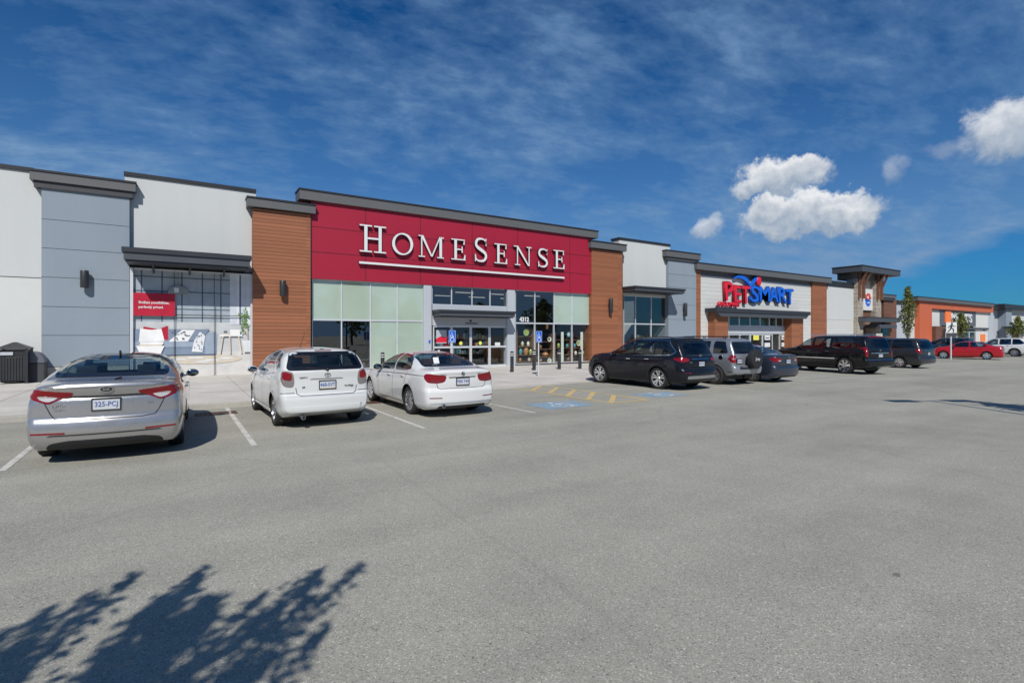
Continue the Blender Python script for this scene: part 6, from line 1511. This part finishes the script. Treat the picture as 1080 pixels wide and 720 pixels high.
# ------------------------------------------------------------------ goods in the right-hand shop windows
def vase(px,py,h,r,mat,label,Y=YS+.55,cat='vase'):
    x,z=fac(px,py,Y); o=MB().lathe([(0,0),(r*.55,0),(r*.75,h*.15),(r,h*.45),(r*.8,h*.75),(r*.35,h*.9),(r*.5,h),(r*.42,h),(0,h*.92)],'z',20,(x,Y,z)).build('vase',M[mat],None,smooth=True,origin=(x,Y,z)); return tag(o,label,cat,'goods in the shop windows')
def plate(px,py,r,mat,rim,label,Y=YS+.45):
    x,z=fac(px,py,Y); e=empty('decorative_plate',(x,Y,z),0,label,'plate','goods in the shop windows')
    MB().lathe([(0,-.01),(r*.6,-.012),(r,-.05),(r,-.04),(r*.6,.0),(0,.0)],'y',28,(x,Y,z)).build('plate_face',M[rim],e,smooth=True)
    MB().lathe([(0,-.022),(r*.52,-.022),(r*.52,-.012)],'y',24,(x,Y,z)).build('plate_centre',M[mat],e,smooth=True)
    MB().tube((x,Y+.05,z-r),(x,Y+.05,z+r),.012).build('stand',M['dark_metal'],e)
flat('glaze_green',(.35,.42,.13),.3,coat=.6); flat('glaze_cream',(.55,.53,.42),.3,coat=.6); flat('glaze_copper',(.45,.20,.07),.3,coat=.6); flat('glaze_teal',(.08,.30,.36),.3,coat=.6); flat('glaze_brown',(.22,.11,.06),.4,coat=.5); flat('glaze_white',(.72,.72,.66),.3,coat=.6)
def shelf(pl,pr,ys,Y,label):
    x0,x1=fx(pl,Y),fx(pr,Y); zb=G(16)+.02; e=empty('display_shelf',((x0+x1)/2,Y+.2,zb),0,label,'shelf','display shelves in the shop windows')
    for x in (x0,x1-.05): MB().box(x,x+.05,Y,Y+.4,zb,fz(pl,ys[0],Y)+.45).build('shelf_side',M['glaze_brown'],e)
    for yy in ys: z=fz((pl+pr)/2,yy,Y); MB().box(x0+.052,x1-.052,Y,Y+.4,z-.03,z).build('shelf_board',M['glaze_brown'],e)
shelf(545,562.5,(354.5,365,374,381),YS+.35,'brown shelf of vases behind the first window right of the entrance'); shelf(565,583,(360,368,376,381),YS+.35,'brown shelf of dishes behind the second window right of the entrance'); shelf(585.5,602,(358,366.5,374,380.5),YS+.35,'brown shelf of glassware behind the third window right of the entrance'); shelf(604,621.5,(358,366.5,374,380.5),YS+.35,'brown shelf of glassware behind the fourth window right of the entrance')
plate(554.5,350.5,.20,'glaze_green','glaze_green','green round plate, highest in the first window right of the entrance',YS+.3)
plate(579,357.6,.15,'glaze_brown','glaze_white','white plate with a brown centre behind the second window',YS+.3)
plate(599.5,352.5,.17,'glaze_white','glaze_teal','teal plate with a white centre behind the third window',YS+.3); plate(610,361.5,.20,'glaze_green','glaze_cream','cream plate with a green centre behind the fourth window',YS+.3)
plate(579,380,.16,'glaze_cream','glaze_white','pale plate low behind the second window',YS+.3)
for a in ((554.5,374,.52,.17,'glaze_copper','copper coloured vase behind the first window'),(549,374,.42,.12,'glaze_teal','teal vase on the shelf in the first window'),(559.5,374,.38,.11,'glaze_green','squat green vase behind the first window'),(551,365,.30,.1,'glaze_cream','cream vase on the upper shelf of the first window'),(557,365,.30,.1,'glaze_white','white vase on the upper shelf of the first window'),(548.5,381,.24,.09,'glaze_copper','small copper vase low in the first window'),(558,381,.24,.10,'glaze_cream','small cream vase low in the first window'),
  (575,376,.30,.22,'glaze_copper','wide copper pot behind the second window'),(570,368,.28,.1,'glaze_brown','brown vase behind the second window'),(577,347,.34,.09,'glaze_copper','slim copper vase high in the second window'),(570,381,.22,.10,'glaze_cream','low cream vase in the second window'),
  (589,366.5,.30,.1,'glaze_green','green vase in the third window'),(598,366.5,.26,.1,'glaze_teal','teal vase in the third window'),(589,374,.26,.1,'glaze_white','white vase in the third window'),(599,380.5,.24,.12,'glaze_brown','brown vase low in the third window'),
  (606,366.5,.28,.1,'glaze_teal','teal vase in the fourth window'),(616,374,.3,.12,'glaze_cream','cream vase in the fourth window'),(607,374,.26,.1,'glaze_white','white vase in the fourth window'),(618,380.5,.28,.13,'glaze_cream','large cream vase low in the fourth window')): vase(*a)
for px,lab in ((593.3,'tall white display post behind the third window'),(613.8,'tall white display post behind the fourth window')):
    Y=YS+.25; x=fx(px,Y); o=MB().box(x-.10,x+.10,Y,Y+.05,G(16),fz(px,350,Y)).build('display_post',M['glaze_white'],None,bevel=.02,origin=(x,Y,G(16))); tag(o,lab,'post','white display posts')
x=fx(525,YS+2); e=empty('wooden_dresser',(x,YS+2.2,G(14)),0,'orange brown wooden dresser inside behind the right entrance door','dresser')
MB().box(x-.75,x+.75,YS+2,YS+2.5,G(14)+.12,G(14)+1.25).build('carcass',M['print_wood'] if False else mottled('warm_timber',(.40,.19,.08),.15,2,.5),e,bevel=.02)
for k in (0,1): MB().box(x-.68+k*.70,x-.02+k*.70,YS+1.975,YS+1.999,G(14)+.2,G(14)+1.15).build('door',M['warm_timber'],e,bevel=.01)
for px,h,lab in ((345,1.3,'low shelf of goods inside the first dark left window'),(376,1.5,'low shelf of goods inside the second dark left window')):
    x=fx(px,YS+1.6); e=empty('display_shelf',(x,YS+1.8,G(5)),0,lab,'shelf','display shelves in the shop windows')
    for k in range(3): MB().box(x-.9,x+.9,YS+1.6,YS+2.0,G(5)+.1+.42*k,G(5)+.14+.42*k).build('shelf_board',M['glaze_white'],e)
    for s in (-.92,.9): MB().box(x+s,x+s+.02,YS+1.6,YS+2,G(5),G(5)+h).build('shelf_side',M['panel_silver'],e)
    for k in range(9): 
        xx=x-.78+.2*k; zb=G(5)+.14+.42*(k%3); tag(MB().lathe([(0,0),(.07,0),(.085,.12),(.04,.25),(0,.25)],'z',12,(xx,YS+1.78,zb+.001)).build('vase',M[('glaze_cream','glaze_teal','glaze_brown')[k%3]],None,smooth=True,origin=(xx,YS+1.78,zb)),'small vase on a low shelf inside the dark left windows','vase','small vases inside the dark left windows')

rd=random.Random(21)
for px,yy,lab in ((463,2.2,'tall stocked shelf inside behind the leftmost entrance door'),(486,2.8,'tall stocked shelf inside behind the second entrance door'),(507,2.4,'tall stocked shelf inside behind the third entrance door'),(676,1.4,'stocked shelf behind the windows left of the right grey pier'),(694,1.4,'stocked shelf behind the rightmost red shop window')):
    Y0=YS+yy; x=fx(px,Y0); zb=G(x)+.02; e=empty('display_shelf',(x,Y0,zb),0,lab,'shelf','display shelves in the shop windows')
    for s in (-.62,.58): MB().box(x+s,x+s+.04,Y0,Y0+.4,zb,zb+1.9).build('shelf_side',M['glaze_brown'],e)
    for k in range(4):
        z=zb+.25+.45*k; MB().box(x-.578,x+.578,Y0,Y0+.4,z-.03,z).build('shelf_board',M['glaze_brown'],e)
        xx=x-.5
        while xx<x+.42:
            w=rd.uniform(.10,.22); h=rd.uniform(.12,.32); mt=M[rd.choice(('glaze_cream','glaze_teal','glaze_copper','glaze_white','sign_red','glaze_green','panel_silver'))]
            o=MB().box(xx,xx+w,Y0+.05,Y0+.3,z+.001,z+h).build('boxed_gift',mt,None,bevel=.008,origin=(xx+w/2,Y0+.17,z)); tag(o,'small boxed gift among many on the tall stocked shelves inside','boxed gift','boxed gifts on the stocked shelves'); xx+=w+rd.uniform(.02,.08)
# ------------------------------------------------------------------ trees and the lamp post whose shadows fall on the lot
def leaf_mat(name,c):
    m,nt,b=newmat(name); L=nt.links; tc=N(nt,'ShaderNodeNewGeometry')
    r=ramp(nt,tc.outputs['Random Per Island'],[(0,tuple(x*.55 for x in c)),(.5,c),(1,(c[0]*1.7,c[1]*1.5,c[2]*1.3))]); L.new(r.outputs['Color'],b.inputs['Base Color']); b.inputs['Roughness'].default_value=.6
    b.inputs['Subsurface Weight'].default_value=0.0
    t=N(nt,'ShaderNodeBsdfTranslucent'); L.new(r.outputs['Color'],t.inputs['Color']); mx=N(nt,'ShaderNodeMixShader'); mx.inputs[0].default_value=.25
    L.new(b.outputs[0],mx.inputs[1]); L.new(t.outputs[0],mx.inputs[2]); L.new(mx.outputs[0],nt.nodes['Material Output'].inputs['Surface']); M[name]=m
leaf_mat('leaf_green',(.135,.165,.038)); mottled('bark',(.12,.095,.075),.25,6,.9,.4,40)
def tree(x,y,h,rw,z_low,label,limbs=22,leaf=.10,n=60,seed=1,lean=1.0,group='young trees by the pavement',name='young_tree',tight=1.0):
    """upright young tree: trunk, rising limbs, each limb dressed with small leaves"""
    rd=random.Random(seed); z=G(x)+.0; r=empty(name,(x,y,z),0,label,'tree',group)
    t=MB(); pts=[Vector((x,y,z))]
    for k in range(1,7): pts.append(Vector((x+rd.uniform(-.03,.03)*k*.4,y+rd.uniform(-.03,.03)*k*.4,z+h*.92*k/6)))
    r0=.035+h*.010
    for k in range(6): t.tube(pts[k],pts[k+1],r0*(1-k/6.6),r0*(1-(k+1)/6.6),8,cap=False)
    lv=MB(); br=MB()
    def leafat(p,s):
        a=Vector((rd.gauss(0,1),rd.gauss(0,1),rd.gauss(0,.7)+.3)).normalized(); u=a.orthogonal().normalized(); q=rd.uniform(0,6.3); v=a.cross(u); u,v=u*math.cos(q)+v*math.sin(q),v*math.cos(q)-u*math.sin(q)
        lv.add([p-u*s,p-v*s*.55+a*s*.12,p+u*s,p+v*s*.55+a*s*.12],[(0,1,2,3)])
    for i in range(limbs):
        f=i/(limbs-1); zz=z_low+(h*.86-z_low)*f; base=Vector((x,y,z+zz*.97)); an=i*2.4+rd.uniform(-.4,.4)
        prof=rw*(math.sin(min(1,.22+f*.95)*math.pi)**.7)*rd.uniform(.65,1.15) ; up=(h-zz)*rd.uniform(.30,.52)*lean+.25
        tip=base+Vector((math.cos(an)*prof,math.sin(an)*prof,up)); mid=base.lerp(tip,.5)+Vector((math.cos(an)*prof*.22,math.sin(an)*prof*.22,-.06*up))
        rb=r0*.38*(1-f*.6); br.tube(base,mid,rb,rb*.7,5,cap=False); br.tube(mid,tip,rb*.7,rb*.2,5,cap=False)
        for k in range(n):
            u=rd.random()**.75; p=(base.lerp(mid,u*2) if u<.5 else mid.lerp(tip,u*2-1)); s=leaf*rd.uniform(.6,1.25); sp=(.10+.26*rw*(1-abs(u-.55))*.8)*tight
            if u>.9: sp*=.45
            leafat(p+Vector((rd.gauss(0,sp*.5),rd.gauss(0,sp*.5),rd.gauss(0,sp*.55))),s)
    tk=t.build('trunk',M['bark'],r,smooth=True,angle=180); br.build('limbs',M['bark'],tk,smooth=True,angle=180,world=True); lv.build('crown',M['leaf_green'],r)
    return r
def onray(px,Y): return fx(px,Y),Y
x,y=onray(957.5,19.0); tree(x,y,6.55,.62,1.5,'tall narrow young tree standing before the orange store, left of the pedestrian sign',34,.11,36,2)
x,y=onray(1013,22.5); tree(x,y,5.0,.80,1.4,'young tree half hiding the white letters of the orange store',26,.13,34,5)
x,y=onray(1073.5,23.0); tree(x,y,5.0,1.05,1.3,'young tree near the right end of the row, before the grey store',26,.16,36,9)
tree(-2.10,.10,4.45,1.16,1.8,'slender young tree beside the camera whose shadow crosses the near asphalt',30,.052,230,11,1.5,tight=.40)
tree(15.9,.1,5.9,.95,1.6,'young tree standing right of the view whose shadow reaches the asphalt at right',26,.1,70,14)
# a row of big trees on the far side of the lot: the shop glass and the cars mirror them
t0=tree(-46,-44,12,4.2,1.5,'tall broad tree across the lot, seen only as a reflection in shop glass',34,.42,46,31,1.0,'trees across the lot mirrored in the glass','broad_tree')
rd=random.Random(5)
for k,xx in enumerate((-62,-33,-22,-9,3,14,27,39,52,66)):
    c=t0.copy(); COL.objects.link(c); c.location=(xx,-44+rd.uniform(-7,5),G(xx)); c.rotation_euler=(0,0,rd.uniform(0,6.2)); q=rd.uniform(.75,1.25); c.scale=(q*1.1,q*1.1,q)
    for ch in t0.children:
        d=ch.copy(); COL.objects.link(d); d.parent=c
        for g in ch.children: g2=g.copy(); COL.objects.link(g2); g2.parent=d
x,y,h=13.68,-1.38,8.0; z=G(x)
lp=empty('lamp_post',(x,y,z),0,'tall twin-headed lamp post right of the view, seen by its shadow','lamp post')
MB().lathe([(.28,0),(.28,.7),(.24,.74),(0,.74)],'z',20,(x,y,z)).build('base',M['concrete'],lp,smooth=True)
MB().tube((x,y,z+.7),(x,y,z+h),.075,.05,12).build('pole',M['dark_metal'],lp,smooth=True)
for s in (-1,1):
    d=Vector((.866,-.5,0))*s; p=Vector((x,y,z+h-.05)); MB().tube(p,p+d*.5,.035).build('arm',M['dark_metal'],lp)
    q=p+d*.85; n=Vector((.5,.866,0)); m=MB(); vs=[]
    for dz in (-.06,.06):
        for a,b in ((-.42,-.2),(.42,-.2),(.42,.2),(-.42,.2)): v=q+d*a*s*s+n*b; vs.append((v.x,v.y,v.z+dz))
    m.add(vs,[(3,2,1,0),(4,5,6,7),(0,1,5,4),(1,2,6,5),(2,3,7,6),(3,0,4,7)]); m.build('lamp_head',M['dark_metal'],lp,bevel=.02)

# ------------------------------------------------------------------ camera, sun, sky
cam=bpy.data.cameras.new('camera'); co=bpy.data.objects.new('camera',cam); COL.objects.link(co)
cam.sensor_fit='HORIZONTAL'; cam.sensor_width=36; cam.lens=36*FPX/1080; cam.clip_end=5000; cam.clip_start=.05
co.location=(0,0,CAMZ); co.rotation_euler=(math.radians(90),0,-YAW)
cam.shift_y=-(360-HY)/1080*(-1)*-1
SC.camera=co
sv=Vector((-.53,-.92,1.0)).normalized()
sun=bpy.data.lights.new('sun','SUN'); so=bpy.data.objects.new('sun',sun); COL.objects.link(so)
sun.energy=4.5; sun.angle=math.radians(.53); sun.color=(1,.955,.88); so.rotation_euler=sv.to_track_quat('Z','Y').to_euler(); so.location=(-30,-50,60)
wd=bpy.data.worlds.new('World'); SC.world=wd; wd.use_nodes=True; nt=wd.node_tree; L=nt.links
bg=nt.nodes['Background']; sky=N(nt,'ShaderNodeTexSky'); sky.sky_type='NISHITA'; sky.sun_disc=False
sky.sun_elevation=math.asin(sv.z); sky.sun_rotation=math.atan2(sv.x,sv.y); sky.air_density=1.0; sky.dust_density=.35; sky.ozone_density=2.2; sky.altitude=100
bg.inputs['Strength'].default_value=.10
SKY_TINT=(.06,.385,.72)
CIR_BASE=1.0; CIRRUS_COL=(1.7,3.05,5.1)
CIR_STOPS=[(.635,(0,0,0)),(.74,(.26,.26,.26)),(.87,(.78,.78,.78))]
LOW_STOPS=[(.02,(.76,.76,.76)),(.14,(.58,.58,.58)),(.28,(.24,.24,.24)),(.5,(.0,.0,.0))]
CLOUD_LOW,CLOUD_MID,CLOUD_TOP=(3.3,4.1,5.2),(6.0,6.4,7.0),(8.4,8.6,8.8)
tc=N(nt,'ShaderNodeTexCoord'); D=tc.outputs['Generated']
sx=N(nt,'ShaderNodeSeparateXYZ'); L.new(D,sx.inputs[0]); dx,dy,dz=sx.outputs
# polarised deep blue overhead, paler near the horizon: graded sky colour
skyc=mixc(nt,1.0,sky.outputs[0],SKY_TINT,'MULTIPLY')
# high thin cloud on a plane far above
up=math_n(nt,'MAXIMUM',dz,.02); up=math_n(nt,'ADD',up,.24)
cb=N(nt,'ShaderNodeCombineXYZ'); L.new(math_n(nt,'DIVIDE',dx,up),cb.inputs[0]); L.new(math_n(nt,'DIVIDE',dy,up),cb.inputs[1]); P=cb.outputs[0]
mp=N(nt,'ShaderNodeMapping'); mp.inputs['Rotation'].default_value=(0,0,math.radians(25)); mp.inputs['Scale'].default_value=(.8,1.1,1); L.new(P,mp.inputs['Vector'])
nA=noise(nt,1.1,3,.5,mp.outputs[0])
wv=N(nt,'ShaderNodeMix'); wv.data_type='VECTOR'; wv.inputs[0].default_value=.16; L.new(mp.outputs[0],wv.inputs[4]); L.new(nA.outputs['Color'],wv.inputs[5])
n1=noise(nt,5.0,8,.60,wv.outputs[1])
mp2=N(nt,'ShaderNodeMapping'); mp2.inputs['Rotation'].default_value=(0,0,math.radians(62)); mp2.inputs['Scale'].default_value=(1.5,2.2,1); L.new(wv.outputs[1],mp2.inputs['Vector']); n2=noise(nt,9.0,5,.62,mp2.outputs[0])
s=math_n(nt,'ADD',math_n(nt,'ADD',math_n(nt,'MULTIPLY',nA.outputs['Fac'],.62),math_n(nt,'MULTIPLY',n1.outputs['Fac'],.50)),math_n(nt,'MULTIPLY',n2.outputs['Fac'],.30))
cir=ramp(nt,s,CIR_STOPS)
low=ramp(nt,dz,LOW_STOPS)   # the sheet thickens towards the horizon
base=math_n(nt,'MULTIPLY',math_n(nt,'ADD',math_n(nt,'MULTIPLY',cir.outputs['Color'],1.0),math_n(nt,'MULTIPLY',low.outputs['Color'],CIR_BASE)),1.0,clamp=True)
# the sheet ends along an edge low in the east
rx=N(nt,'ShaderNodeVectorMath'); rx.operation='NORMALIZE'; L.new(D,rx.inputs[0])
e0=Vector(ray(930,290)).normalized(); e1=Vector(ray(1080,232)).normalized(); nrm=e0.cross(e1).normalized()
if nrm.z>0: nrm=-nrm
dp=N(nt,'ShaderNodeVectorMath'); dp.operation='DOT_PRODUCT'; L.new(D,dp.inputs[0]); dp.inputs[1].default_value=nrm
ed=math_n(nt,'ADD',dp.outputs['Value'],math_n(nt,'MULTIPLY',math_n(nt,'SUBTRACT',n1.outputs['Fac'],.5),.05))
cut=ramp(nt,ed,[(.0,(1,1,1)),(.018,(.12,.12,.12))])
back=Vector((FW[0],FW[1],0)); fd=N(nt,'ShaderNodeVectorMath'); fd.operation='DOT_PRODUCT'; L.new(D,fd.inputs[0]); fd.inputs[1].default_value=(1,0,0); fr=ramp(nt,fd.outputs['Value'],[(.60,(0,0,0)),(.78,(1,1,1))])
cut=mixc(nt,fr.outputs['Color'],(1,1,1),cut.outputs['Color'])
base=math_n(nt,'MULTIPLY',base,cut)
c1=mixc(nt,base,skyc,CIRRUS_COL)
# heaped clouds
def cumulus(col, px, py, rx_, rz_, soft=.34, amt=1.0, sh=.5):
    """a heap of cloud in one direction of the sky: wobbling oval, lit on top, grey below"""
    c=Vector(ray(px,py)).normalized(); az=math.atan2(c.x,c.y)
    ex=Vector((math.cos(az),-math.sin(az),0)); ez=c.cross(ex); ez=ez if ez.z>0 else -ez
    nn=noise(nt,15,8,.66,D); ad=N(nt,'ShaderNodeVectorMath'); ad.operation='MULTIPLY_ADD'; L.new(nn.outputs['Color'],ad.inputs[0]); w=.085*(rx_/.05)**.5; ad.inputs[1].default_value=(w,w,w); sb=N(nt,'ShaderNodeVectorMath'); sb.operation='SUBTRACT'; sb.inputs[1].default_value=(w/2,w/2,w/2); L.new(D,ad.inputs[2]); L.new(ad.outputs[0],sb.inputs[0])
    def dot(v):
        d=N(nt,'ShaderNodeVectorMath'); d.operation='DOT_PRODUCT'; L.new(sb.outputs[0],d.inputs[0]); d.inputs[1].default_value=v; return d.outputs['Value']
    u=math_n(nt,'DIVIDE',dot(ex),rx_); v=math_n(nt,'DIVIDE',math_n(nt,'SUBTRACT',dot(ez),0.0),rz_)
    f=math_n(nt,'GREATER_THAN',dot(tuple(c)),.3)
    r=math_n(nt,'SQRT',math_n(nt,'ADD',math_n(nt,'MULTIPLY',u,u),math_n(nt,'MULTIPLY',v,v)))
    m=ramp(nt,r,[(.96-soft*1.5,(1,1,1)),(1.04,(0,0,0))]); m.color_ramp.interpolation='EASE'
    fine=noise(nt,55,5,.6,D)
    t=math_n(nt,'ADD',math_n(nt,'MULTIPLY',v,.5),math_n(nt,'MULTIPLY',fine.outputs['Fac'],.55))
    sd=ramp(nt,t,[(-.2 if False else 0.0,CLOUD_LOW),(.38,CLOUD_MID),(.62,CLOUD_TOP)])
    return mixc(nt,math_n(nt,'MULTIPLY',math_n(nt,'MULTIPLY',m.outputs['Color'],f),amt),col,sd.outputs['Color'])
k=1/FPX
for a in ((822,188,66*k*.7,27*k*.75,.24,1.0),(790,197,30*k*.7,13*k*.8,.3,.8),(850,227,92*k*.75,29*k*.8,.22,1.0),(815,222,36*k*.7,20*k*.8,.25,.95),(890,230,40*k*.62,16*k*.8,.3,.85),(744,241,24*k*.7,17*k*.8,.4,.75),(944,181,18*k*.6,18*k*.8,.5,.4),(1062,135,62*k*.55,34*k*.75,.3,.9),(1000,160,30*k*.6,14*k*.8,.5,.25)): c1=cumulus(c1,*a)
L.new(c1,bg.inputs[0])

SC.view_settings.view_transform='Standard'; SC.view_settings.look='None'; SC.view_settings.exposure=0; SC.view_settings.gamma=1; SC.view_settings.use_curve_mapping=False
SC.render.engine='CYCLES'; SC.cycles.max_bounces=8; SC.cycles.transparent_max_bounces=16; SC.cycles.use_denoising=True; SC.cycles.caustics_reflective=False; SC.cycles.caustics_refractive=False
SC.render.resolution_x=1024; SC.render.resolution_y=682
